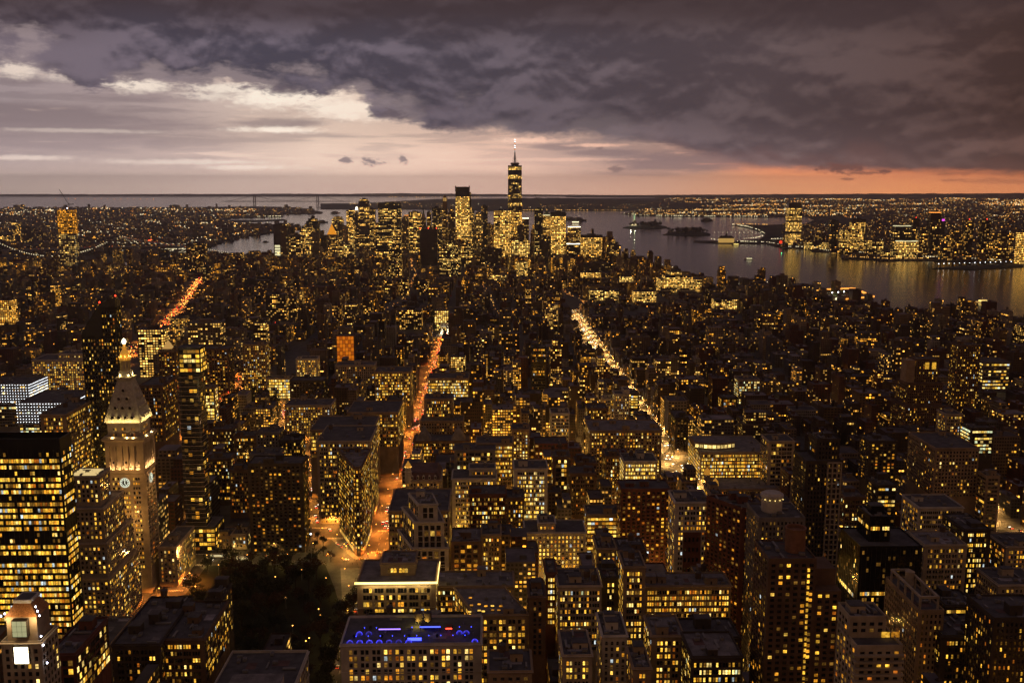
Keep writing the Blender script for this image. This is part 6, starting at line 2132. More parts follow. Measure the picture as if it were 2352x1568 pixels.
root = thing('suspension_bridge', 'distant two towered suspension bridge across the harbour mouth', 'bridge', (0, 0, 0))
tw = []
for px, lbx in ((585, 'left'), (730, 'right')):
    X, Y = ground(px, 476.3)
    Y = 15900
    X = at(px, 470, Y)[0]
    zt = at(px, 449, Y)[1]
    tw.append((X, Y, zt))
    b = MB()
    for s in (-14, 14):
        b.box(X + s - 6, X + s + 6, Y - 8, Y + 8, -2, zt, 'steel')
    b.box(X - 14, X + 14, Y - 7, Y + 7, zt - 22, zt, 'steel')
    b.box(X - 14, X + 14, Y - 7, Y + 7, 52, 64, 'steel')
    b.obj('bridge_tower', root)
b = MB()
xa, xb = tw[0][0], tw[1][0]
b.box(xa - 520, xb + 520, 15892, 15908, 56, 66, 'steel', True)
b.obj('deck', root)
for dy in (-10, 10):
    b = MB()
    pts = []
    for i in range(25):
        t = i / 24
        pts.append((xa + (xb - xa) * t, 15900 + dy, tw[0][2] - (tw[0][2] - 76) * (1 - (2 * t - 1) ** 2)))
    pts = [(xa - 420, 15900 + dy, 62)] + pts + [(xb + 420, 15900 + dy, 62)]
    for p, q in zip(pts, pts[1:]):
        b.bar(p, q, 2.0, 'steel', 4)
    for p in pts[2:-2]:
        b.bar(p, (p[0], p[1], 60), .6, 'steel', 3)
    b.obj('cable', root)


def lit_bridge(label, pA, pB, low, mids, Y0, Y1, r, endl=None, endr=None, tower_mat='wall_dark', wt=9):
    """bridge whose main cables carry beads of lamps; px of the two tower tops, px of the sag"""
    root = thing('suspension_bridge', label, 'bridge', (0, 0, 0))
    XA, ZA = at(pA[0], pA[1], Y0)
    XB, ZB = at(pB[0], pB[1], Y1)
    zl = at(low[0], low[1], (Y0 + Y1) / 2)[1]
    for X, Y, Z in ((XA, Y0, ZA), (XB, Y1, ZB)):
        b = MB()
        for s in (-11, 11):
            b.box(X - wt, X + wt, Y + s - 4, Y + s + 4, -2, Z, tower_mat)
        b.box(X - wt, X + wt, Y - 11, Y + 11, Z - 14, Z - 4, tower_mat)
        b.box(X - wt, X + wt, Y - 11, Y + 11, 42, 50, tower_mat)
        b.obj('bridge_tower', root)
    dz = 40
    dl = Vector((XB - XA, Y1 - Y0)).normalized()
    b = MB()
    ext = 420
    a0, b0 = (XA - dl.x * ext, Y0 - dl.y * ext), (XB + dl.x * ext, Y1 + dl.y * ext)
    nx, ny = -dl.y * 14, dl.x * 14
    b.prism(ccw([(a0[0] + nx, a0[1] + ny), (b0[0] + nx, b0[1] + ny), (b0[0] - nx, b0[1] - ny), (a0[0] - nx, a0[1] - ny)]), 36, dz, 'steel')
    b.obj('deck', root)
    for s in (-1, 1):
        pts = []
        for i in range(9):
            t = i / 8
            pts.append((a0[0] + (XA - a0[0]) * t, a0[1] + (Y0 - a0[1]) * t, dz + 3 + (ZA - dz - 3) * t ** 1.5))
        for i in range(1, 25):
            t = i / 24
            u_ = 2 * t - 1
            pts.append((XA + (XB - XA) * t, Y0 + (Y1 - Y0) * t, zl + (ZA - zl) * u_ * u_ if t < .5 else zl + (ZB - zl) * u_ * u_))
        for i in range(1, 9):
            t = i / 8
            pts.append((XB + (b0[0] - XB) * t, Y1 + (b0[1] - Y1) * t, dz + 3 + (ZB - dz - 3) * (1 - t) ** 1.5))
        pts = [(x + s * nx * .9, y + s * ny * .9, z) for x, y, z in pts]
        b = MB()
        for p, q in zip(pts, pts[1:]):
            b.bar(p, q, .7, 'steel', 3)
        cb = b.obj('cable', root)
        b = MB()
        for p, q in zip(pts, pts[1:]):
            for t in (0, .5):
                x, y, z = [p[i] + (q[i] - p[i]) * t for i in range(3)]
                b.lathe([(.1, z - r), (r, z), (.1, z + r)], 'glow_farwhite', x, y, 5, cap=False)
        b.obj('cable_lamp', cb)['kind'] = 'stuff'
    b = MB()
    rr = random.Random(3)
    for i in range(46):
        t = rr.random()
        x, y = a0[0] + (b0[0] - a0[0]) * t, a0[1] + (b0[1] - a0[1]) * t
        b.lathe([(.1, dz + 1), (r * .9, dz + 1 + r), (.1, dz + 2 + r)], rr.choice(('glow_dimred', 'glow_farorange', 'glow_farlamp')), x + rr.uniform(-8, 8), y + rr.uniform(-8, 8), 5, cap=False)
    b.obj('deck_lamp', root)['kind'] = 'stuff'
    return root


lit_bridge('nearer suspension bridge whose cables carry strings of white lamps, left', (-6, 556), (245, 556), (88, 588), None, 4350, 4560, 1.5)
lit_bridge('farther stone towered bridge with lamp strung cables behind the wide dark apartment tower', (440, 566), (330, 571), (390, 583), None, 4480, 5100, 1.4, wt=7)

x0, y0 = ground(1858, 674)
x1, y1 = ground(2000, 692)
root = thing('sports_pier', 'square river pier building with floodlit green field and orange glowing decks', 'pier', ((x0 + x1) / 2, (y0 + y1) / 2, 0))
b = MB()
q = [(x - (x0 + x1) / 2, y - (y0 + y1) / 2) for x, y in ccw(G([(1866, 674), (1960, 670), (2006, 690), (1925, 697)]))]
b.prism(q, -2, 9, 'wall_dark', topmat='roof_gravel')
b.obj('wall', root)
b = MB()
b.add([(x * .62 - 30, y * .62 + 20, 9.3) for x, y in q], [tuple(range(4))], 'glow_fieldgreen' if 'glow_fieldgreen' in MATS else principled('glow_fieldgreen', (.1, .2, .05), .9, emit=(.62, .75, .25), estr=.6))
b.obj('field', root)
b = MB()
for i in range(4):
    p, r2 = q[i], q[(i + 1) % 4]
    for j in range(14):
        t = (j + .5) / 14
        b.box(p[0] + (r2[0] - p[0]) * t - 4, p[0] + (r2[0] - p[0]) * t + 4, p[1] + (r2[1] - p[1]) * t - 4, p[1] + (r2[1] - p[1]) * t + 4, 9.4, 12.5, 'glow_farorange' if i < 3 else 'glow_farwhite')
b.obj('deck_lamp', root)['kind'] = 'stuff'
b = MB()
for i in range(7):
    t = i / 6
    b.lathe([(.2, 22), (2.2, 24), (.2, 26)], 'glow_coolwhite', q[0][0] + (q[1][0] - q[0][0]) * t * 1.0 - 40, q[0][1] + (q[1][1] - q[0][1]) * t + 30, 5, cap=False)
    b.bar((q[0][0] + (q[1][0] - q[0][0]) * t - 40, q[0][1] + (q[1][1] - q[0][1]) * t + 30, 9), (q[0][0] + (q[1][0] - q[0][0]) * t - 40, q[0][1] + (q[1][1] - q[0][1]) * t + 30, 22), .4, 'steel', 4)
b.obj('floodlight', root)['kind'] = 'stuff'
r_, _, _ = tower('vent_tower', 'square ventilation tower standing at the river pier', 1789, 1810, 633, 2830, .0, .3, 1, 0, 'tan', 26, cat='tower')
x_, z_ = at(1800, 655, 2829)
q = MB()
q.lathe([(.1, -1.6), (1.7, 0), (.1, 1.6)], 'glow_goldlight', 0, 0, 6)
q.obj('lamp', r_, (4, -14, z_))
tx_, ty_ = ground(1668, 557)
root = thing('rail_terminal', 'old waterside terminal glowing gold under a dark spire, far shore', 'terminal', (tx_, ty_, 0))
b = MB()
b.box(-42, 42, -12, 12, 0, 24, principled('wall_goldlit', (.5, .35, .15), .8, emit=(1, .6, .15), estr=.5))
b.obj('wall', root)
b = MB()
b.frus(rect(-44, 44, -13, 13), 24, rect(-30, 30, -2, 2), 38, 'wall_dark')
b.frus(rect(-6, 6, -6, 6), 30, rect(-.6, .6, -.6, .6), 66, 'wall_dark')
b.obj('roof', root)


def boat(name, label, px, py, L_, lights, rz=0.0, hull='wall_white', wake=None):
    x, y = ground(px, py, -2)
    root = thing(name, label, 'boat', (x, y, -2), rz)
    b = MB()
    b.frus([(-L_ * .48, -L_ * .1), (L_ * .38, -L_ * .1), (L_ * .5, 0), (L_ * .38, L_ * .1), (-L_ * .48, L_ * .1)], -.5, [(-L_ * .5, -L_ * .12), (L_ * .42, -L_ * .12), (L_ * .56, 0), (L_ * .42, L_ * .12), (-L_ * .5, L_ * .12)], L_ * .08, hull)
    b.obj('hull', root)
    b = MB()
    b.box(-L_ * .36, L_ * .26, -L_ * .085, L_ * .085, L_ * .08, L_ * .17, lights)
    b.box(-L_ * .28, L_ * .16, -L_ * .07, L_ * .07, L_ * .17, L_ * .22, hull)
    b.obj('cabin', root)
    b = MB()
    b.bar((0, 0, L_ * .2), (0, 0, L_ * .34), L_ * .01, 'steel')
    b.lathe([(.1, L_ * .33), (L_ * .018, L_ * .35), (.1, L_ * .37)], 'glow_farwhite', 0, 0, 5)
    b.obj('mast', root)
    return root


boat('ferry_boat', 'yellow lit ferry crossing the dark river, right', 2256, 694, 34, 'glow_yellow', 3.0, 'glow_dimamber')
boat('ferry_boat', 'small white boat trailing a wake off the terraced terminal', 1720, 596, 38, 'glow_pale', 2.9)
boat('ferry_boat', 'brightly lit ferry in the bay above the domed crown tower', 1323, 513, 90, 'glow_farwhite', .1)
boat('ferry_boat', 'orange lit ferry near the far left of the bay, behind the bank tower', 935, 497, 80, 'glow_farorange', .1)
boat('ferry_boat', 'lit boat by the rail terminal shore', 1690, 563, 40, 'glow_yellow', 3.1)
for i, (px, py, L_) in enumerate(((1310, 504, 110), (1330, 507, 130), (1322, 505.5, 90), (1289, 492, 110), (741, 511, 90), (610, 556, 34), (1095, 508, 90), (1624, 507, 120), (770, 490, 110))):
    lb = ('dark barge lying in the bay, first of three beside the lit ferry', 'dark barge nearest the statue island, of three in the bay', 'middle dark barge of three in the bay', 'dark ship at anchor above the blazing slab', 'dark barge left of the old skyline', 'small dark tug in the east river',
          'dark barge glimpsed right of the dark slim tower', 'dark barge off the park shore across the bay', 'far ship below the distant bridge')[i]
    boat('barge', lb, px, py, L_, 'steel', .05 * i, 'wall_dark')
gx, gy = ground(1795, 581)
q = MB()
q.lathe([(.2, -1), (1.6, 0), (1.6, 2), (.2, 3.4)], 'glow_green', 0, 0, 8)
o = thing('buoy', 'green lit buoy on the dark river', 'buoy', (1040, gy, -1))
o.location = (gx, gy, -1)
q.obj('lamp', o)
q = MB()
q.lathe([(2, -1), (1.2, 1), (.6, 2)], 'steel', 0, 0, 8)
q.obj('float', o)
q.v = q.v
for nm, lb, p, q_, w in (('pier', 'long lit pier reaching into the river past the ventilation tower', (1660, 660), (1790, 652), 22), ('pier', 'low pier with four white lamps at the right shore', (2165, 720), (2222, 716), 14)):
    a, c = ground(*p), ground(*q_)
    o = thing(nm, lb, 'pier', (a[0], a[1], 0))
    b = MB()
    d = Vector((c[0] - a[0], c[1] - a[1]))
    t = d.normalized()
    b.prism(ccw([(t.y * w / 2, -t.x * w / 2), (d.x + t.y * w / 2, d.y - t.x * w / 2), (d.x - t.y * w / 2, d.y + t.x * w / 2), (-t.y * w / 2, t.x * w / 2)]), -2, 1.5, 'concrete')
    b.obj('deck', o)
    b = MB()
    m_ = 16 if w > 20 else 4
    for i in range(m_):
        x, y = d.x * (i + .5) / m_, d.y * (i + .5) / m_
        b.bar((x, y, 1.5), (x, y, 9), .25, 'steel')
        b.lathe([(.1, 9 - 1.3), (1.4, 9), (.1, 10.3)], 'glow_farwhite', x, y, 5, cap=False)
    b.obj('pier_lamp', o)['kind'] = 'stuff'
# ------------------------------------------------------------------ ordinary buildings of the street grid
FR = random.Random(21)
LAND += [('the blue roof bar', 940, 1440), ('the dark park', 640, 1420), ('the lit cornice building', 910, 1340), ('the pale terraced tower', 990, 1220), ('the orange netting', 792, 800), ('the blazing glass store', 640, 885),
         ('the arch-topped bright block', 1030, 890), ('the cream loft', 1220, 1130), ('the five bay cream block', 1470, 1080), ('the curved penthouse store', 1690, 1050), ('the red panel tower', 1592, 1220), ('the drum crowned tower', 1797, 1200),
         ('the pergola tower', 2120, 1420), ('the stepped dark tower', 2122, 880), ('the broad tan apartment house', 2200, 1060), ('the thin glass tower', 430, 980), ('the dark gridded slab', 630, 1170), ('the two strip tower', 1428, 940),
         ('the slim dark glass tower', 1238, 840), ('the black glass slab', 60, 1200), ('the long white block', 130, 860), ('the black office block', 2048, 1320), ('the square trees', 570, 935), ('the dark glass condominium', 225, 850),
         ('the windowless block', 984, 570), ('the sports pier', 1930, 682), ('the terraced river office', 1565, 670), ('the unfinished tower', 152, 560), ('the wide dark apartment tower', 448, 590), ('the three university towers', 932, 670)]
WALLC = [('red brick', (.13, .052, .038)), ('brown', (.12, .078, .052)), ('tan', (.24, .18, .125)), ('pale stone', (.32, .275, .215)), ('grey', (.15, .14, .138)), ('dark brick', (.07, .045, .035)), ('whitish', (.36, .335, .3)), ('ochre', (.2, .13, .07))]
ROOFC = [(.085, .078, .085), (.12, .11, .118), (.17, .155, .165), (.24, .22, .235), (.1, .085, .085)]


def roadblocked(x0, x1, y0, y1):
    for pts, w in ((BWAY, 26), (BOWERY, 30), (PARKAV, 30), ([(90, 1900), (30, 2300), (-20, 3200)], 16), ([(213, 2400), (260, 2700), (190, 3300)], 22), ([(-330, 1560), (-330, 2000), (-240, 2800), (-260, 3500), (-350, 4400)], 22), ([(-500, 2300), (-560, 3300)], 16)):
        for (ax, ay), (bx, by) in zip(pts, pts[1:]):
            if max(ay, by) < y0 or min(ay, by) > y1:
                continue
            for yy in (y0, (y0 + y1) / 2, y1):
                t = min(1, max(0, (yy - ay) / (by - ay)))
                xx = ax + (bx - ax) * t
                if x0 - w / 2 < xx < x1 + w / 2:
                    return True
    return False


LOTS = []
ave = AVENUES[:]
for n in range(29, -36, -1):
    yb0, yb1 = sty(n) + 9, sty(n - 1) - 9
    if n in (23, 14):
        yb0 += 6
    if n - 1 in (23, 14):
        yb1 -= 6
    cols = list(ave)
    if yb0 > 1560:
        cols = sorted(cols + [x + FR.uniform(-12, 12) for x in (-560, -690, -900, -170, 60, 350, 620, 890, -300, 150, -1120, -1370)])
    for a, c in zip(cols, cols[1:]):
        xa, xb = a + (14 if a in AVENUES else 7), c - (14 if c in AVENUES else 7)
        if xb - xa < 14:
            continue
        for row in (0, 1):
            d = (yb1 - yb0) / 2 - 2
            y0 = yb0 if row == 0 else yb1 - d
            x = xa
            while x < xb - 6:
                near = y0 < 1500
                big = FR.random() < .28
                w = FR.uniform(16, 34) if big else FR.uniform(7, 16)
                if y0 > 2600:
                    w *= 1.5
                if xb - x - w < 8:
                    w = xb - x
                x1 = x + w
                cx = (x + x1) / 2
                corner = x == xa or x1 >= xb - .1
                r = FR.random()
                if y0 < 640:
                    h = FR.uniform(30, 62) if cx > -300 and cx < 420 else FR.uniform(14, 46)
                elif y0 < 1560:
                    h = FR.uniform(28, 56) if -420 < cx < 330 else FR.uniform(12, 30) + (18 if corner and r < .5 else 0)
                    if r > .965:
                        h += 22
                elif y0 < 3000:
                    h = FR.uniform(12, 24) + (FR.uniform(10, 34) if (r > .86 or (corner and r > .7)) else 0)
                    if -420 < cx < -60 and r > .5:
                        h += 14
                elif y0 < 3500:
                    h = FR.uniform(16, 38) + (24 if r > .88 else 0)
                else:
                    core = -1000 < cx < 520
                    h = FR.uniform(24, 70) if core else FR.uniform(14, 40) + (30 if r > .75 else 0)
                    if core and y0 > 4000:
                        h *= FR.uniform(1.0, 1.9)
                LOTS.append((x, x1, y0 + (0 if row == 0 else FR.uniform(0, 3)), y0 + d - FR.uniform(0, 5) * row, h, big))
                x = x1 + (FR.uniform(0, 1.0) if FR.random() < .3 else 0.05)
GW, GH, GC = 600, 400, 4.0
cover = np.full((GH, GW), 1e9, dtype=np.float32)      # distance of the nearest thing already standing at each cell


def cells(px0, px1, py0, py1):
    return max(0, int(px0 / GC)), min(GW, int(px1 / GC) + 1), max(0, int(py0 / GC)), min(GH, int(py1 / GC) + 1)


for (a, c, t, bt, Y) in FRONT:
    i0, i1, j0, j1 = cells(a + 2, c - 6, t + 2, 1600)
    if i1 > i0 and j1 > j0:
        cover[j0:j1, i0:i1] = np.minimum(cover[j0:j1, i0:i1], Y)
CAND = []
for (x0, x1, y0, y1, h, big) in sorted(LOTS, key=lambda l: l[2]):
    cx = (x0 + x1) / 2
    p0, p1 = proj(x0, y0, h), proj(x1, y0, h)
    if p1[0] < -260 or p0[0] > 2640:
        continue
    if not (inside((x0 - 6, y0), MANH) and inside((x1 + 6, y0), MANH) and inside((x1 + 6, y1), MANH) and inside((x0 - 6, y1), MANH)):
        continue
    if inside((cx, (y0 + y1) / 2), offset(PARK, 14)) or inside((cx, (y0 + y1) / 2), offset(UNION, 24)) or roadblocked(x0, x1, y0, y1):
        continue
    if 2080 < y0 < 2290 and -230 < cx < 70 and not (y0 > 2200 and cx > -60):
        continue      # the wooded square at the end of the avenue
    if any(x0 < fb[1] + .6 and x1 > fb[0] - .6 and y0 < fb[3] + .6 and y1 > fb[2] - .6 for fb in FOOT):
        continue
    for (a, c, t, bt, Y) in FRONT:
        if Y > y0 + 4 and min(c, p1[0]) - max(a, p0[0]) > 2.5:
            h = min(h, at((max(a, p0[0]) + min(c, p1[0])) / 2, bt, y0)[1])
    if h < 7 and y0 < 900:
        continue
    h = max(h, 7)
    back = proj(cx, y1, h)
    i0, i1, j0, j1 = cells(p0[0], p1[0], min(back[1], p0[1]), 1568)
    if i1 <= i0:      # just outside the picture: there for anyone who steps aside
        CAND.append((0, x0, x1, y0, y1, h, big))
        FOOT.append((x0, x1, y0, y1))
        continue
    if j1 <= j0:
        continue
    sub_ = cover[j0:j1, i0:i1]
    free = int((sub_ > y0).sum())
    if free == 0:
        continue
    cover[j0:j1, i0:i1] = np.minimum(sub_, y0)
    CAND.append((free, x0, x1, y0, y1, h, big))
    FOOT.append((x0, x1, y0, y1))


def lot_look(y0, h, cx):
    wi = FR.choices(range(8), (3, 3.4, 2, 1.4, 1.6, 3, .8, 1))[0]
    r = FR.random()
    west = cx > 260 and y0 > 500
    lit = FR.choice((.04, .08, .12, .18)) if r < .66 else FR.uniform(.2, .45) if r < .93 else FR.uniform(.5, .9)
    if west:
        lit *= .62
    if 600 < y0 < 1500 and -300 < cx < 320:
        lit = min(.9, lit * 1.55)
    if y0 > 1450 and cx < -250:
        lit *= .62
    elif y0 > 1700:
        lit *= .8
    if y0 > 3300:
        lit *= 1.5
    warm = FR.choice((-.5, -.4, -.2, 0, .1, .3, .5))
    return wi, min(lit, .9), warm


def lot_build(fw, fr, x0, x1, y0, y1, h, big, wi, lit, warm, clutter=True):
    P0 = rect(x0, x1, y0, y1)
    wc = WALLC[wi][1]
    fl = FR.uniform(3.1, 4.0)
    rc = FR.choice(ROOFC)
    bay = FR.uniform(2.2, 3.4) if not big else FR.uniform(2.6, 4.4)
    br = FR.uniform(.9, 1.8)
    fw.walls(P0, 0, h, wc, (lit, warm, br, FR.choice((0, .0, .15, .4))), bay, fl)
    rc = FR.choice(ROOFC)
    inn = offset(P0, -.4)
    for i in range(4):      # parapet
        a, b_, c, d = P0[i], P0[(i + 1) % 4], inn[(i + 1) % 4], inn[i]
        fw.plain([(*a, h), (*b_, h), (*b_, h + .9), (*a, h + .9)], wc)
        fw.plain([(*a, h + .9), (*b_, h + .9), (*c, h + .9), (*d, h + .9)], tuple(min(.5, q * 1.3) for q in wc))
        fw.plain([(*c, h), (*d, h), (*d, h + .9), (*c, h + .9)], wc)
    fr.top(inn, h, rc)
    feats = []
    w, d = x1 - x0, y1 - y0
    if h > 24 and w > 11 and FR.random() < .38:
        hh = FR.uniform(3.4, 9) if h < 40 else FR.uniform(6, 14)
        fx0, fx1 = FR.choice(((.12, .88), (.0, .6), (.4, 1.0), (.2, .7)))
        q = rect(x0 + .5 + (w - 1) * fx0, x0 + .5 + (w - 1) * fx1, y0 + FR.uniform(2, 6), y1 - FR.uniform(1, 5))
        fw.walls(q, h, h + hh, wc, (min(.9, lit * 1.3), warm, br, 0), bay, fl)
        fr.top(q, h + hh, rc)
        feats.append('set back attic')
    if clutter:
        if FR.random() < .75 and w > 6:
            a, c = x0 + w * FR.uniform(.1, .55), y0 + d * FR.uniform(.2, .6)
            fr.box(a, a + min(w * .35, FR.uniform(2.5, 6)), c, c + FR.uniform(3, 7), h, h + FR.uniform(2.6, 5), wc, rc)
            feats.append('stair hut')
        if FR.random() < (.34 if h > 24 else .08) and w > 8 and y0 < 2600:
            a, c = x0 + w * FR.uniform(.3, .7), y0 + d * FR.uniform(.3, .75)
            fr.cone(a, c, 1.9, h + 3, h + 7.2, h + 8.8, (.07, .05, .04))
            fr.box(a - 1.2, a + 1.2, c - 1.2, c + 1.2, h, h + 3, (.05, .045, .04))
            feats.append('water tank')
        for _ in range(FR.choice((0, 1, 2, 3)) if y0 < 2000 else FR.choice((0, 0, 1))):
            a, c = x0 + w * FR.uniform(.1, .8), y0 + d * FR.uniform(.1, .85)
            fr.box(a, min(a + FR.uniform(1, 2.6), x1 - .6), c, min(c + FR.uniform(1, 2.6), y1 - .6), h, h + FR.uniform(.8, 2), FR.choice(ROOFC), FR.choice(ROOFC))
        if FR.random() < .06 and y0 < 2400:
            a, c = x0 + w * FR.uniform(.2, .6), y0 + d * FR.uniform(.3, .7)
            fr.face([(a, c, h + .25), (a + 2.5, c, h + .25), (a + 2.5, c + 2, h + .25), (a, c + 2, h + .25)], [(.3, .4), (.7, .4), (.7, .7), (.3, .7)], (.1, .1, .1), (1, .3, 1.4, 0))
            feats.append('lit skylight')
    return feats


order = sorted(range(len(CAND)), key=lambda i: -CAND[i][0])
single = set(order[:290])
USED = {}
mass = FB()
KINDS = ('apartment_house', 'loft_house')


def where(px, py):
    best = sorted(LAND, key=lambda l: (l[1] - px) ** 2 + 1.6 * (l[2] - py) ** 2)[:6]
    out = []
    for nm, lx, ly in best:
        dx, dy = px - lx, py - ly
        far_ = math.hypot(dx, dy)
        hz_ = 'right' if dx > 0 else 'left'
        vt = 'beyond' if dy < 0 else 'this side of'
        step = 'close by' if far_ < 70 else 'a little' if far_ < 130 else 'some way' if far_ < 220 else 'far'
        if abs(dy) > 1.3 * abs(dx):
            out.append('%s %s' % ('%s %s' % (step, vt) if step != 'close by' else 'just ' + vt, nm))
        elif abs(dx) > 1.8 * abs(dy):
            out.append('%s %s of %s' % (step if step != 'close by' else 'just', hz_, nm))
        else:
            out.append('%s %s and %s of %s' % (step if step != 'close by' else 'just', 'up' if dy < 0 else 'down', hz_, nm))
    return out


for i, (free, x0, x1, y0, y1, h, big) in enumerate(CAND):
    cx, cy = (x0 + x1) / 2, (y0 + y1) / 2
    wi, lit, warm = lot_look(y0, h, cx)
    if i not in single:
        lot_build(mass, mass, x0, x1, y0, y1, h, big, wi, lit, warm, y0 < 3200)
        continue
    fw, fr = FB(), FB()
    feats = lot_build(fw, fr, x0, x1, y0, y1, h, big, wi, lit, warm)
    px, py = proj(cx, y0, h)
    size = 'low' if h < 20 else 'mid-height' if h < 38 else 'tall'
    shape = 'broad' if x1 - x0 > 22 else 'narrow' if x1 - x0 < 10 else 'square'
    light = 'nearly dark' if lit < .08 else 'few lights' if lit < .2 else 'scattered lights' if lit < .42 else 'many lights' if lit < .62 else 'windows blazing'
    feat = ' '.join(feats[:1])
    label = None
    for loc in where(px, py):
        for words_ in ('%s %s building, %s, %s' % (size, WALLC[wi][0], light, loc), '%s %s %s building, %s, %s' % (size, shape, WALLC[wi][0], light, loc),
                       '%s %s %s building with %s, %s' % (size, shape, WALLC[wi][0], feat or 'bare roof', loc)):
            if words_.lower() not in USED and len(words_.replace('-', ' ').split()) <= 16:
                label = words_
                break
        if label:
            break
    label = label or words_
    USED[label.lower()] = 1
    root = thing('grid_building', label, 'building', (cx, cy, 0), group='ordinary buildings of the street grid')
    fw.obj('wall', root, (cx, cy, 0))
    fr.obj('roof', root, (cx, cy, 0))
tag(mass.obj('city_blocks'), 'dense mass of smaller dark buildings with tiny lit windows filling the city', 'city', kind='stuff')
print('lots', len(CAND), 'window meshes', len(WMESH), 'objects', len(bpy.data.objects))

# white arch at the end of the avenue
ax_, az_ = at(1022, 757, 2130)
root = thing('triumphal_arch', 'small floodlit white arch at the end of the avenue', 'arch', (ax_, 2130, 0))
b = MB()
az_ = max(az_, 20)
b.box(-9, -4, -3, 3, 0, 12, 'wall_white')
b.box(4, 9, -3, 3, 0, 12, 'wall_white')
for i in range(8):
    t0 = math.pi * (i + .5) / 8
    w = 4 * abs(math.cos(math.pi * i / 8) - math.cos(math.pi * (i + 1) / 8)) / 2 + .05
    b.box(4 * math.cos(t0) - w, 4 * math.cos(t0) + w, -3, 3, 11 + 4 * math.sin(t0), 16, 'wall_white', True)
b.box(-9, 9, -3, 3, 16, 17.5, 'wall_white')
b.box(-9.5, 9.5, -3.5, 3.5, 17.5, 18.5, 'wall_white', True)
b.box(-8, 8, -2.6, 2.6, 18.5, 23, 'wall_white')
b.obj('arch', root)
L = bpy.data.lights.new('arch_floodlight', 'POINT')
L.energy, L.color, L.shadow_soft_size = 5200, (1, .9, .6), .5
for dx in (-7, 0, 7):
    link('arch_floodlight', L, root, (dx, -10, 3))

# ------------------------------------------------------------------ trees
def tree_meshes(seed, leaf):
    rr = random.Random(seed)
    t = MB()
    H = rr.uniform(5, 6.5)
    t.lathe([(.42, 0), (.3, H * .5), (.24, H)], 'bark', 0, 0, 7)
    limbs = []
    for i in range(6):
        a = i * 1.05 + rr.uniform(-.3, .3)
        e = (math.cos(a) * rr.uniform(2.0, 3.4), math.sin(a) * rr.uniform(2.0, 3.4), H + rr.uniform(1.5, 4.5))
        t.bar((0, 0, H * rr.uniform(.6, .95)), e, .13, 'bark', 5)
        limbs.append(e)
    limbs.append((0, 0, H + 5))
    c = MB()
    for e in limbs:
        for k_ in range(4):
            cc = Vector(e) + Vector((rr.gauss(0, .9), rr.gauss(0, .9), rr.gauss(.3, .8)))
            rad = rr.uniform(1.1, 1.9)
            for j in range(26):
                d = Vector((rr.gauss(0, 1), rr.gauss(0, 1), rr.gauss(0, .8))).normalized() * rad * rr.uniform(.55, 1.05)
                p = cc + d
                u_ = Vector((rr.gauss(0, 1), rr.gauss(0, 1), rr.gauss(0, .6))).normalized()
                v_ = u_.orthogonal().normalized()
                s_ = rr.uniform(.28, .5)
                c.add([p - u_ * s_, p + v_ * s_ * .7, p + u_ * s_, p - v_ * s_ * .7], [(0, 1, 2, 3)], leaf)
    return t.mesh('trunk'), c.mesh('crown')


TREES = [tree_meshes(i, 'leaf_rust' if i % 3 == 0 else 'leaf_green') for i in range(6)]
TR = random.Random(31)


def plant(poly, n, mind, label, group, lo=.9, hi=1.5, avoid=()):
    xs, ys = [p[0] for p in poly], [p[1] for p in poly]
    got = []
    for _ in range(4000):
        if len(got) >= n:
            break
        p = (TR.uniform(min(xs), max(xs)), TR.uniform(min(ys), max(ys)))
        if inside(p, poly) and all((p[0] - q[0]) ** 2 + (p[1] - q[1]) ** 2 > mind ** 2 for q in got):
            got.append(p)
            s = TR.uniform(lo, hi)
            tm, cm = TR.choice(TREES)
            o = thing('tree', label, 'tree', (*p, .15), TR.uniform(0, 6), group)
            o.scale = (s, s, s * TR.uniform(.9, 1.2))
            link('trunk', tm, o)
            link('crown', cm, o)
    return got


parkt = plant(offset(PARK, -2.5), 104, 8.2, 'dark leafy park tree below the wedge tower', 'trees of the dark park', 1.0, 1.6)
plant(rect(-107, -103, 540, 730), 22, 7.5, 'street tree between the dark park and the avenue', 'street trees of the dark park', 1.0, 1.4)
plant(offset(UNION, -3), 40, 8.5, 'dark leafy tree of the square before the blazing glass store', 'trees of the lit square', 1.0, 1.5)
plant(rect(-205, 20, 2150, 2260), 46, 10, 'dark leafy tree of the wooded square behind the small white arch', 'trees of the wooded square', 1.1, 1.6)
plant(ccw([(-150, 812), (-128, 812), (-148, 868), (-160, 868)]), 5, 6, 'small street tree on the plaza beside the wedge tower', 'plaza trees', .6, .8)
plant(ccw(G([(1440, 522), (1480, 517.5), (1505, 517), (1530, 521), (1500, 524)])), 40, 24, 'dark tree clump behind the statue on its island', 'trees of the statue island', 2.2, 3.2)
plant(ccw(G([(1530, 538), (1560, 532.5), (1608, 533), (1626, 538), (1580, 540)])), 44, 24, 'dark tree clump on the low island right of the statue', 'trees of the low island', 2.0, 3.0)

# ------------------------------------------------------------------ lamps
def lamp_kind(col, mat, energy, arm=True, typ='SPOT'):
    p = MB()
    p.lathe([(.16, 0), (.09, 8.6)], 'metal', 0, 0, 6)
    if arm:
        p.bar((0, 0, 8.4), (2.2, 0, 9.0), .07, 'metal', 4)
    h = MB()
    hx = 2.2 if arm else 0
    h.lathe([(.08, 8.55), (.42, 8.8), (.42, 9.0), (.1, 9.2)], mat, hx, 0, 8)
    L = bpy.data.lights.new('street_lamp_light', typ)
    L.energy, L.color, L.shadow_soft_size = energy, col, .4
    if typ == 'SPOT':
        L.spot_size, L.spot_blend = D2R(158), .35
    return p.mesh('pole'), h.mesh('lamp_head'), L, hx


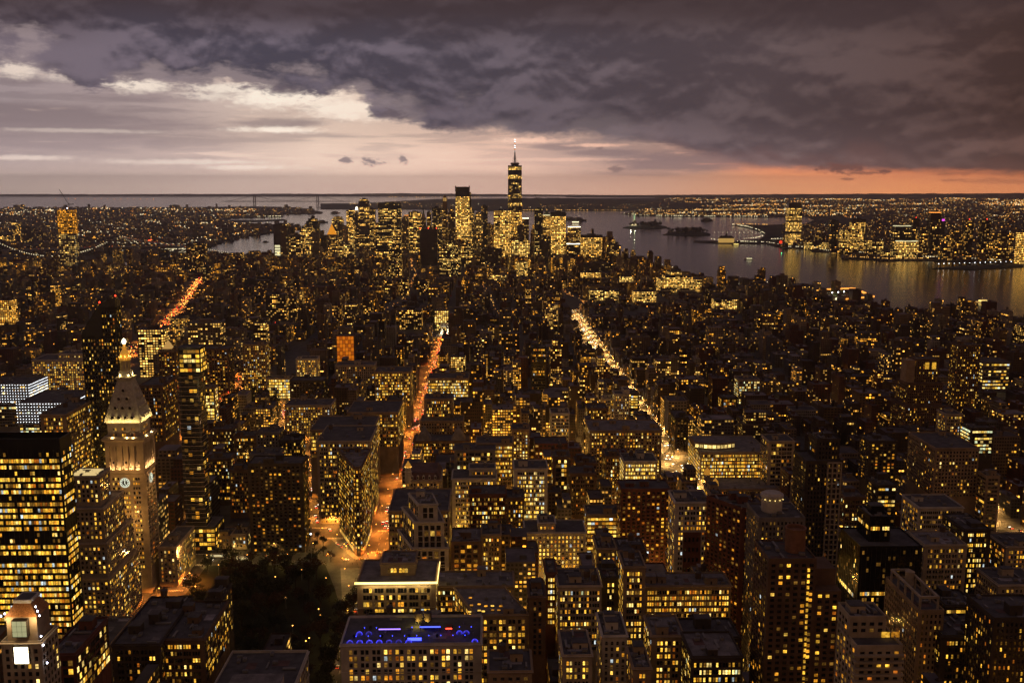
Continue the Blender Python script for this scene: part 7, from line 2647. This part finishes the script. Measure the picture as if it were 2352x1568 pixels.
SODIUM = lamp_kind((1, .27, .03), 'glow_sodium', 42000)
GOLDL = lamp_kind((1, .6, .14), 'glow_sodium', 4200)
DIMGOLD = lamp_kind((1, .55, .12), 'glow_sodium', 2600)
GOLDB = lamp_kind((1, .36, .05), 'glow_sodium', 26000)
CROSSL = lamp_kind((1, .5, .1), 'glow_sodium', 9500, True, 'POINT')
WHITE = lamp_kind((1, .52, .13), 'glow_warmwhite', 60000)
PARKL = lamp_kind((1, .5, .13), 'glow_sodium', 140, False)


def lamp(kind, x, y, rz, label, group, lightless=False):
    o = thing('path_lamp' if kind is PARKL else 'corner_lamp' if 'cross' in group or 'side' in group else 'street_lamp', label, 'street lamp', (x, y, .1), rz, group)
    link('pole', kind[0], o)
    link('lamp_head', kind[1], o)
    if not lightless:
        link('lamp_light', kind[2], o, (kind[3], 0, 8.3))


def along(pts, step, y0, y1):
    out, acc = [], 0
    for (ax, ay), (bx, by) in zip(pts, pts[1:]):
        L = math.hypot(bx - ax, by - ay)
        s = (step - acc) if acc else 0
        while s < L:
            x, y = ax + (bx - ax) * s / L, ay + (by - ay) * s / L
            if y0 <= y <= y1:
                out.append((x, y, (bx - ax) / L, (by - ay) / L))
            s += step
        acc = (acc + L) % step
    return out


def street(pts, step, y0, y1, half, kind, label, group):
    for i, (x, y, tx, ty) in enumerate(along(pts, step, y0, y1)):
        s = 1 if i % 2 else -1
        lamp(kind, x + ty * half * s, y - tx * half * s, math.atan2(tx * s, -ty * s) if False else (math.pi if s > 0 else 0), label, group)


street([(FIFTH, 560), (FIFTH, 820)], 34, 560, 820, 10.5, DIMGOLD, 'dim golden street lamp on the avenue edge of the dark park', 'lamps along the park avenue')
street([(FIFTH, 830), (FIFTH, 2110)], 27, 830, 2100, 10.5, SODIUM, 'amber street lamp along the orange avenue beside the wedge tower', 'lamps of the orange avenue')
street([(SIXTH, 930), (SIXTH, 2500)], 30, 930, 2480, 11.5, WHITE, 'white street lamp along the avenue of headlights, right of centre', 'lamps of the headlight avenue')
street(BWAY, 27, 830, 1540, 10, GOLDB, 'golden street lamp along the diagonal street left of the wedge tower', 'lamps of the diagonal street')
street([(MADISON, 560), (MADISON, 830)], 30, 560, 830, 9.5, SODIUM, 'amber street lamp along the park street below the clock tower', 'lamps of the park street')
street(BOWERY, 55, 1600, 3400, 12, SODIUM, 'street lamp along the far glowing avenue on the left', 'lamps of the far left avenue')
street(PARKAV, 34, 1250, 1790, 11, SODIUM, 'street lamp along the avenue beside the lit square', 'lamps of the square avenue')
street([(SEVENTH, 760), (SEVENTH, 1500)], 36, 760, 1480, 11, WHITE, 'street lamp along the street with coloured lights, far right', 'lamps of the right street')
for i in range(12):
    lamp(GOLDL, -240 + i * 17, sty(23) + (11 if i % 2 else -11), 1.57 if i % 2 else -1.57, 'golden street lamp along the wide cross street at the wedge tower', 'lamps of the wide cross street')
for i, (x, y) in enumerate(((-108, 700), (-112, 740), (-118, 775), (-122, 800), (-126, 835), (-138, 860), (-108, 660))):
    lamp(GOLDL, x, y, i, 'golden lamp on the open plaza before the wedge tower', 'plaza lamps')
pk = 0
for _ in range(400):
    p = (TR.uniform(-238, -114), TR.uniform(602, 804))
    if inside(p, PARK) and all((p[0] - q[0]) ** 2 + (p[1] - q[1]) ** 2 > 16 for q in parkt):
        lamp(PARKL, *p, 0, 'small amber path lamp among the park trees', 'path lamps of the dark park')
        pk += 1
        if pk >= 26:
            break
for i in range(14):
    p = (TR.uniform(-388, -320), TR.uniform(1345, 1540))
    lamp(PARKL, *p, 0, 'small path lamp among the trees of the lit square', 'path lamps of the lit square')
# street lamps of the cross streets, set out to warm the walls around
for n in range(28, 15, -1):
    for j in range(14):
        x = -90 + 24 * j + (n % 2) * 11
        px, py = proj(x, sty(n), 9)
        if -40 < px < 2400 and py < 1700 and not (-250 < x < -70) and abs(x - SIXTH) > 20:
            if n > 17 or j % 2 == 0:
                lamp(CROSSL, x, sty(n) + (6 if j % 2 else -6), 1.57 if j % 2 else -1.57, 'golden street lamp in a cross street between the two avenues', 'lamps of the cross streets')
    for x in (-285, -320):
        px, py = proj(x, sty(n), 9)
        if -40 < px < 2400 and py < 1700 and (x < 0 or n % 2 == 0):
            lamp(CROSSL, x, sty(n) + 6, 1.57, 'golden street lamp in a side street beyond the avenues', 'lamps of the side streets')
mast = thing('flagpole_light', 'tall pole with a white star of light at the park edge', 'pole', (-150, 800, 0))
b = MB()
b.lathe([(.3, 0), (.12, 30)], 'metal', 0, 0, 6)
b.obj('pole', mast)
b = MB()
b.lathe([(.1, 29.6), (.8, 30.4), (.1, 31.2)], 'glow_coolwhite', 0, 0, 8)
b.obj('lamp', mast)

# ------------------------------------------------------------------ vehicles
CARC = [principled('car_' + n_, c, .35, .2) for n_, c in (('taxi', (.7, .4, .03)), ('white', (.6, .6, .6)), ('black', (.02, .02, .022)), ('silver', (.3, .3, .32)), ('red', (.3, .03, .02)))]


def car_parts(paint):
    b = MB()
    pr = [(-2.2, .35), (2.2, .35), (2.25, .8), (1.3, .95), (.6, 1.42), (-1.1, 1.45), (-1.9, 1.0), (-2.25, .9)]
    n = len(pr)
    vs = [(-.85, y, z) for y, z in pr] + [(.85, y, z) for y, z in pr]
    b.add(vs, [(i, n + i, n + (i + 1) % n, (i + 1) % n) for i in range(n)] + [tuple(range(n)), tuple(range(2 * n - 1, n - 1, -1))], paint)
    w = MB()
    w.lathe([(.32, -.1), (.32, .1)], 'frame_dark', 0, 0, 10)
    w.v = [(p[2], p[0], p[1]) for p in w.v]
    g = MB()
    g.add([(-.75, 1.27, .99), (.75, 1.27, .99), (.66, .68, 1.38), (-.66, .68, 1.38)], [(0, 1, 2, 3)], 'pane_dark')
    g.add([(-.7, -1.16, 1.43), (.7, -1.16, 1.43), (.78, -1.86, 1.06), (-.78, -1.86, 1.06)], [(0, 1, 2, 3)], 'pane_dark')
    g.v = [(x, y, z + .02) for x, y, z in g.v]
    return b.mesh('body'), w.mesh('wheel'), g.mesh('window')


CARP = [car_parts(m_) for m_ in CARC]
hl, tl = MB(), MB()
hl.lathe([(.02, -.16), (.22, 0), (.02, .16)], 'glow_headlight', 0, 0, 6)
tl.lathe([(.02, -.16), (.26, 0), (.02, .16)], 'glow_red', 0, 0, 6)
HLM, TLM = hl.mesh('headlight'), tl.mesh('taillight')
FARCAR = []
for pi, m_ in enumerate(CARC):
    for away in (0, 1):
        b = MB()
        pr = [(-2.2, .35), (2.2, .35), (2.25, .8), (1.3, .95), (.6, 1.42), (-1.1, 1.45), (-1.9, 1.0), (-2.25, .9)]
        n = len(pr)
        b.add([(-.85, y, z) for y, z in pr] + [(.85, y, z) for y, z in pr], [(i, n + i, n + (i + 1) % n, (i + 1) % n) for i in range(n)] + [tuple(range(n)), tuple(range(2 * n - 1, n - 1, -1))], m_)
        for s in (-.6, .6):
            b.lathe([(.02, .5), (.3, .8), (.02, 1.1)], 'glow_red', s, -2.35, 6)
            b.lathe([(.02, .35), (.42, .75), (.02, 1.15)], 'glow_headlight', s, 2.35, 6)
        FARCAR.append(b.mesh('car_body'))
VR = random.Random(77)
NCAR = 0


def car(x, y, rz, label, group, near):
    global NCAR
    NCAR += 1
    pi = VR.choices(range(5), (4, 3, 4, 2, .6))[0]
    if not near:
        tag(link('car', FARCAR[pi * 2], None, (x, y, .1), rz), label, 'car', group)
        return
    o = thing('car', label, 'car', (x, y, .1), rz, group)
    link('body', CARP[pi][0], o)
    link('window', CARP[pi][2], o)
    for s in (-.62, .62):
        link('taillight', TLM, o, (s, -2.25, .82))
        link('headlight', HLM, o, (s, 2.25, .72))
        for yy in (-1.4, 1.4):
            link('wheel', CARP[pi][1], o, (s * 1.3, yy, .32))


def traffic(pts, y0, y1, lanes, gap, away, label, group, cap=999):
    done = 0
    for off in lanes:
        for (x, y, tx, ty) in along(pts, 2.0, y0, y1):
            if VR.random() < 2.0 / gap and done < cap:
                car(x + ty * off, y - tx * off + VR.uniform(-1, 1), math.atan2(-tx, ty) + (0 if away else math.pi), label, group, y < 880)
                done += 1


traffic([(FIFTH, 600), (FIFTH, 2100)], 600, 2080, (-5.2, -1.8, 1.8, 5.2), 42, True, 'car with red tail lights in the stream down the orange avenue', 'cars on the orange avenue', 112)
traffic([(SIXTH, 960), (SIXTH, 2450)], 960, 2300, (-6.4, -2.2, 2.2, 6.4), 46, False, 'car with white headlights in the crowded avenue right of centre', 'cars on the headlight avenue', 92)
traffic(BWAY, 830, 1500, (-4, 0, 4), 48, True, 'car on the diagonal street left of the wedge tower', 'cars on the diagonal street', 34)
traffic([(MADISON, 600), (MADISON, 820)], 600, 818, (-4.2, 0, 4.2), 60, False, 'car on the park street below the clock tower', 'cars on the park street', 12)
traffic([(-240, sty(23)), (-100, sty(23))], 0, 5000, (-4, 4), 24, True, 'car crossing on the wide street before the wedge tower', 'cars on the wide cross street', 12)
traffic([(SEVENTH, 800), (SEVENTH, 1450)], 800, 1450, (-5, 0, 5), 60, True, 'car on the street with coloured lights at the far right', 'cars on the right street', 28)
print('cars', NCAR)


def bus(x, y, rz, label):
    o = thing('bus', label, 'bus', (x, y, .1), rz)
    b = MB()
    b.box(-1.3, 1.3, -6, 6, .4, 3.1, 'car_white', True)
    b.obj('body', o)
    b = MB()
    for s in (-1.34, 1.34):
        for i in range(6):
            b.box(min(s, s * .99), max(s, s * .99), -5.5 + i * 1.85, -3.9 + i * 1.85, 1.5, 2.6, 'glow_pale')
    b.box(-1.1, 1.1, 6.0, 6.04, 1.3, 2.7, 'pane_dark')
    b.obj('window', o)['kind'] = 'stuff'
    for s in (-.9, .9):
        link('headlight', HLM, o, (s, 6.05, .8))
        link('taillight', TLM, o, (s, -6.05, .9))
        for yy in (-4, 4):
            link('wheel', CARP[0][1], o, (s * 1.3, yy, .32), 0).scale = (1.4, 1.5, 1.5)


bus(-236, sty(23) + 4, math.pi / 2, 'lit city bus on the wide street at the park corner')
bus(-212, sty(23) - 3, -math.pi / 2, 'second lit city bus further along the wide street by the park')
bus(FIFTH - 2, 800, 0, 'long bus on the orange avenue beside the wedge tower prow')

# far streams of traffic, too many and too small to count
b = MB()
for pts, y0, y1, w, n_, mats in ((BOWERY, 1650, 3400, 9, 420, ('glow_red', 'glow_farorange', 'glow_farlamp', 'glow_sodium')), ([(SIXTH, 1700), (SIXTH, 2500)], 1700, 2500, 8, 220, ('glow_farwhite', 'glow_farlamp', 'glow_farorange')),
                                 ([(FIFTH, 1650), (FIFTH, 2100)], 1650, 2100, 7, 80, ('glow_red', 'glow_farorange', 'glow_farlamp')), (PARKAV, 1300, 1800, 9, 130, ('glow_red', 'glow_farorange', 'glow_farlamp')),
                                 ([(90, 1900), (30, 2300), (-20, 3200)], 2250, 3200, 5, 40, ('glow_farorange', 'glow_farlamp')), ([(213, 2400), (260, 2700), (190, 3300)], 2500, 3300, 7, 60, ('glow_farorange', 'glow_farorange', 'glow_farlamp')),
                                 ([(-330, 1560), (-330, 2000), (-240, 2800), (-260, 3500), (-350, 4400)], 1900, 4300, 7, 110, ('glow_farorange', 'glow_farorange', 'glow_farlamp')), ([(-500, 2300), (-560, 3300)], 2300, 3300, 5, 60, ('glow_farorange', 'glow_farorange', 'glow_red'))):
    for (ax, ay), (bx, by) in zip(pts, pts[1:]):
        k_ = int(n_ * (by - ay) / (pts[-1][1] - pts[0][1]))
        for i in range(k_):
            t = VR.random()
            x, y = ax + (bx - ax) * t + VR.uniform(-w, w), ay + (by - ay) * t
            if y0 <= y <= y1:
                r = y * .00034
                z = VR.choice((1, 1, 6, 9))
                b.lathe([(.05, z - r), (r, z), (.05, z + r)], VR.choice(mats), x, y, 5, cap=False)
tag(b.obj('distant_traffic'), 'dots of tail lights and lamps merging in the far avenues', 'traffic', kind='stuff')

# ------------------------------------------------------------------ people on the plaza
pm = bpy.data.meshes.new('person_form')
pv = [(0, 0, .95), (0, 0, 1.2), (0, 0, 1.45), (0, 0, 1.56), (0, .02, 1.68), (.1, 0, .9), (.12, .12, .5), (.12, .05, .06), (.12, .2, .03), (-.1, 0, .9), (-.12, -.1, .5), (-.12, -.22, .08), (-.12, -.08, .03), (.2, 0, 1.4), (.27, .05, 1.12), (.26, .18, .9), (-.2, 0, 1.4), (-.27, -.05, 1.12), (-.26, .02, .88)]
pe = [(0, 1), (1, 2), (2, 3), (3, 4), (0, 5), (5, 6), (6, 7), (7, 8), (0, 9), (9, 10), (10, 11), (11, 12), (2, 13), (13, 14), (14, 15), (2, 16), (16, 17), (17, 18)]
pm.from_pydata(pv, pe, [])
po = bpy.data.objects.new('person_form', pm)
COL.objects.link(po)
sk = po.modifiers.new('skin', 'SKIN')
for i, r in enumerate((.15, .14, .16, .06, .11, .1, .075, .05, .04, .1, .075, .05, .04, .065, .05, .04, .065, .05, .04)):
    pm.skin_vertices[0].data[i].radius = (r, r * .85)
pm.skin_vertices[0].data[0].use_root = True
sb = po.modifiers.new('smooth', 'SUBSURF')
sb.levels = 1
dg = bpy.context.evaluated_depsgraph_get()
PERSON = bpy.data.meshes.new_from_object(po.evaluated_get(dg))
bpy.data.objects.remove(po)
for m_ in (principled('coat_dark', (.03, .03, .04), .8), ):
    PERSON.materials.clear()
    PERSON.materials.append(m_)
PERSON.name = 'person'
spots = [(VR.uniform(-112, -106), VR.uniform(690, 800)) for _ in range(22)] + [(BAR[0][0][0] + VR.uniform(8, 68), 511 + VR.uniform(6, 24)) for _ in range(0)] + [(VR.uniform(-136, -122), VR.uniform(838, 868)) for _ in range(14)] + [(VR.uniform(-120, -104), VR.uniform(806, 818)) for _ in range(16)]
for x, y in spots:
    tag(link('person', PERSON, None, (x, y, .16), VR.uniform(0, 6.28)), 'dark coated pedestrian crossing the lamplit plaza by the wedge tower', 'person', 'pedestrians on the plaza')
UMB = MB()
UMB.lathe([(1.5, 2.2), (.9, 2.6), (.05, 2.9)], 'wall_white', 0, 0, 8, cap=False)
UM = UMB.mesh('canopy')
UP = MB()
UP.bar((0, 0, 0), (0, 0, 2.85), .04, 'metal')
UPM = UP.mesh('pole')
for i in range(8):
    o = thing('parasol', 'pale parasol over a cafe table on the plaza beside the park', 'parasol', (-106 - (i % 2) * 4, 664 + i * 4.2, .15), 0, 'plaza parasols')
    link('canopy', UM, o)
    link('pole', UPM, o)

# ------------------------------------------------------------------ far houses and far lights on the other shores
HR = random.Random(5)
far = FB()
lights = MB()
LM = ('glow_farlamp', 'glow_farlamp', 'glow_farlamp', 'glow_farwhite', 'glow_farorange')
HALF = math.tan(D2R(28.5))


def rnd_at(px, d):
    dx, dy, _ = ray(px, 450)
    return dx / dy * d, d


def dot(x, y, z, k_=1.0, mat=None):
    d = math.hypot(x, y)
    r = d * .00034 * k_
    lights.add([(x - r, y, z), (x, y - r, z), (x + r, y, z), (x, y + r, z), (x, y, z + r), (x, y, z - r)], [(0, 1, 4), (1, 2, 4), (2, 3, 4), (3, 0, 4), (1, 0, 5), (2, 1, 5), (3, 2, 5), (0, 3, 5)], mat or HR.choice(LM))


def house(x, y, hmin, hmax, lit):
    w, d, h_ = HR.uniform(14, 46), HR.uniform(14, 40), HR.uniform(hmin, hmax)
    P0 = rect(x - w / 2, x + w / 2, y - d / 2, y + d / 2)
    wc = WALLC[HR.randrange(8)][1]
    far.walls(P0, 0, h_, wc, (lit * HR.random(), HR.uniform(-.2, .8), HR.uniform(1.2, 2.4), 0), 8, 7)
    far.top(P0, h_, HR.choice(ROOFC))


clus = [(HR.uniform(-50, 560), 10 ** HR.uniform(3.72, 4.12), HR.uniform(.5, 2)) for _ in range(46)]
n_ = 0
for _ in range(9000):
    px, d = HR.uniform(-60, 720), 10 ** HR.uniform(3.66, 4.15)
    x, y = rnd_at(px, d)
    if inside((x, y), BROOK) and inside((x, y - 60), BROOK):
        n_ += 1
        if n_ < 3300:
            house(x, y, 8, 24 if HR.random() < .93 else 60, .09)
        if HR.random() < .11:
            dot(x, y - 30, HR.uniform(8, 26), HR.uniform(.5, 1.0))
for cpx, cd, s in clus:
    for _ in range(int(16 * s)):
        x, y = rnd_at(cpx + HR.gauss(0, 26), cd * (1 + HR.gauss(0, .006)))
        if inside((x, y), BROOK):
            dot(x, y, HR.uniform(8, 24), HR.uniform(.7, 1.6), HR.choice(('glow_farlamp', 'glow_farwhite', 'glow_farwhite', 'glow_farorange')))
n_ = 0
for _ in range(12000):
    px, d = HR.uniform(1420, 2420), 10 ** HR.uniform(3.6, 4.35)
    x, y = rnd_at(px, d)
    if inside((x, y), JERSEY) and inside((x, y - 60), JERSEY):
        wet = proj(x, y, 0)
        if 500 < wet[1] < 566 and wet[0] < 1800 or 497 < wet[1] < 517 and wet[0] < 2000:
            continue
        n_ += 1
        if n_ < 3000:
            house(x, y, 7, 22 if HR.random() < .9 or d > 7000 else 48, .12)
        if HR.random() < .2:
            dot(x, y - 30, HR.uniform(8, 24), HR.uniform(.5, 1.0))
rows = []
for _ in range(74):
    rows.append((HR.uniform(1440, 2360), 10 ** HR.uniform(3.98, 4.36), HR.uniform(20, 130), HR.uniform(-.02, .02)))
for px0, d, w, sl in rows:
    for i in range(int(w * .33)):
        px = px0 + HR.random() * w
        x, y = rnd_at(px, d * (1 + sl * (px - px0) / w + HR.gauss(0, .004)))
        if inside((x, y), JERSEY):
            dot(x, y, HR.uniform(10, 26), HR.uniform(.8, 1.5), HR.choice(('glow_farlamp', 'glow_farlamp', 'glow_farorange', 'glow_farwhite')))
# waterfront lines
for line, n_, mt in (([(1430, 491), (1470, 496), (1600, 498), (1764, 499)], 90, 'glow_farwhite'), ([(1480, 487), (1560, 484), (1660, 483), (1764, 481)], 150, 'glow_farlamp'), ([(1460, 492), (1600, 494.5), (1764, 495)], 90, 'glow_farlamp'),
                     ([(1682, 517.5), (1715, 522), (1742, 530), (1757, 539), (1752, 545), (1735, 549), (1702, 552)], 60, 'glow_farwhite'), ([(1684, 516), (1764, 518)], 30, 'glow_farlamp'), ([(1636, 537), (1752, 537)], 12, 'glow_farwhite'),
                     ([(1634, 552), (1660, 556), (1764, 559.5), (1800, 566)], 60, 'glow_farwhite'), ([(1770, 552), (1860, 548), (1900, 560)], 70, 'glow_farwhite'), ([(1804, 570), (1858, 570.5), (1900, 579), (1990, 584)], 60, 'glow_farwhite'),
                     ([(1940, 593), (2040, 598), (2120, 597.5)], 60, 'glow_farlamp'), ([(2060, 592), (2190, 595), (2300, 602)], 80, 'glow_farwhite'), ([(2150, 611), (2340, 605)], 16, 'glow_coolwhite'),
                     ([(1190, 484), (1260, 483), (1330, 484), (1430, 484)], 60, 'glow_farlamp'), ([(880, 452), (960, 453), (1100, 453)], 26, 'glow_farlamp'), ([(120, 457), (360, 457.5)], 16, 'glow_farorange'), ([(588, 499), (646, 498)], 26, 'glow_farwhite'),
                     ([(590, 529), (622, 532)], 30, 'glow_farorange'), ([(378, 582), (430, 573), (475, 564)], 40, 'glow_farwhite'), ([(300, 572), (352, 553.5)], 60, 'glow_farorange'), ([(302, 570), (350, 553)], 50, 'glow_red'), ([(340, 577), (430, 575)], 46, 'glow_farwhite'),
                     ([(400, 556), (490, 556)], 50, 'glow_farwhite'), ([(300, 510), (420, 512), (500, 515)], 90, 'glow_farwhite'), ([(160, 520), (300, 517)], 60, 'glow_farwhite'), ([(430, 545), (560, 540)], 60, 'glow_farlamp'),
                     ([(1500, 609), (1520, 612), (1556, 622)], 12, 'glow_farwhite'), ([(1404, 604), (1430, 606), (1500, 611)], 12, 'glow_farwhite'), ([(900, 465), (1000, 468), (1100, 470)], 24, 'glow_farlamp')):
    seg = [math.hypot(b_[0] - a[0], b_[1] - a[1]) for a, b_ in zip(line, line[1:])]
    for i in range(n_):
        s = HR.random() * sum(seg) if n_ > 16 else (i + .5) / n_ * sum(seg)
        for (a, b_), L_ in zip(zip(line, line[1:]), seg):
            if s <= L_:
                t = s / L_
                x, y = ground(a[0] + (b_[0] - a[0]) * t, a[1] + (b_[1] - a[1]) * t)
                dot(x, y, 9, HR.uniform(.75, 1.25), mt)
                break
            s -= L_
for _ in range(420):
    px = HR.uniform(800, 1540)
    x, y = rnd_at(px, HR.uniform(12800, 15400))
    if inside((x, y), STATEN):
        dot(x, y, HR.uniform(20, 60), HR.uniform(.5, .95))
tag(far.obj('distant_houses'), 'low houses and sheds spread over the far shores', 'houses', kind='stuff')
tag(lights.obj('distant_lights'), 'thousands of tiny lamps spread over the far shores', 'lights', kind='stuff')
print('objects', len(bpy.data.objects))

# ------------------------------------------------------------------ the air itself
hb = MB()
hb.box(-31700, 31700, -31700, 31700, -3.6, 575, 'asphalt', True)
hz_o = hb.obj('haze')
hm = bpy.data.materials.new('haze_air')
hm.use_nodes = True
kk = NT(hm.node_tree)
pv_ = kk.n('ShaderNodeVolumePrincipled')
pv_.inputs['Color'].default_value = (.95, .93, .97, 1)
pv_.inputs['Density'].default_value = 3.5e-5
pv_.inputs['Anisotropy'].default_value = .75
oo = kk.n('ShaderNodeOutputMaterial')
kk.put(oo.inputs['Volume'], pv_.outputs[0])
hz_o.data.materials.clear()
hz_o.data.materials.append(hm)
tag(hz_o, 'thin dusk haze lying over the whole harbour and city', 'haze', kind='stuff')
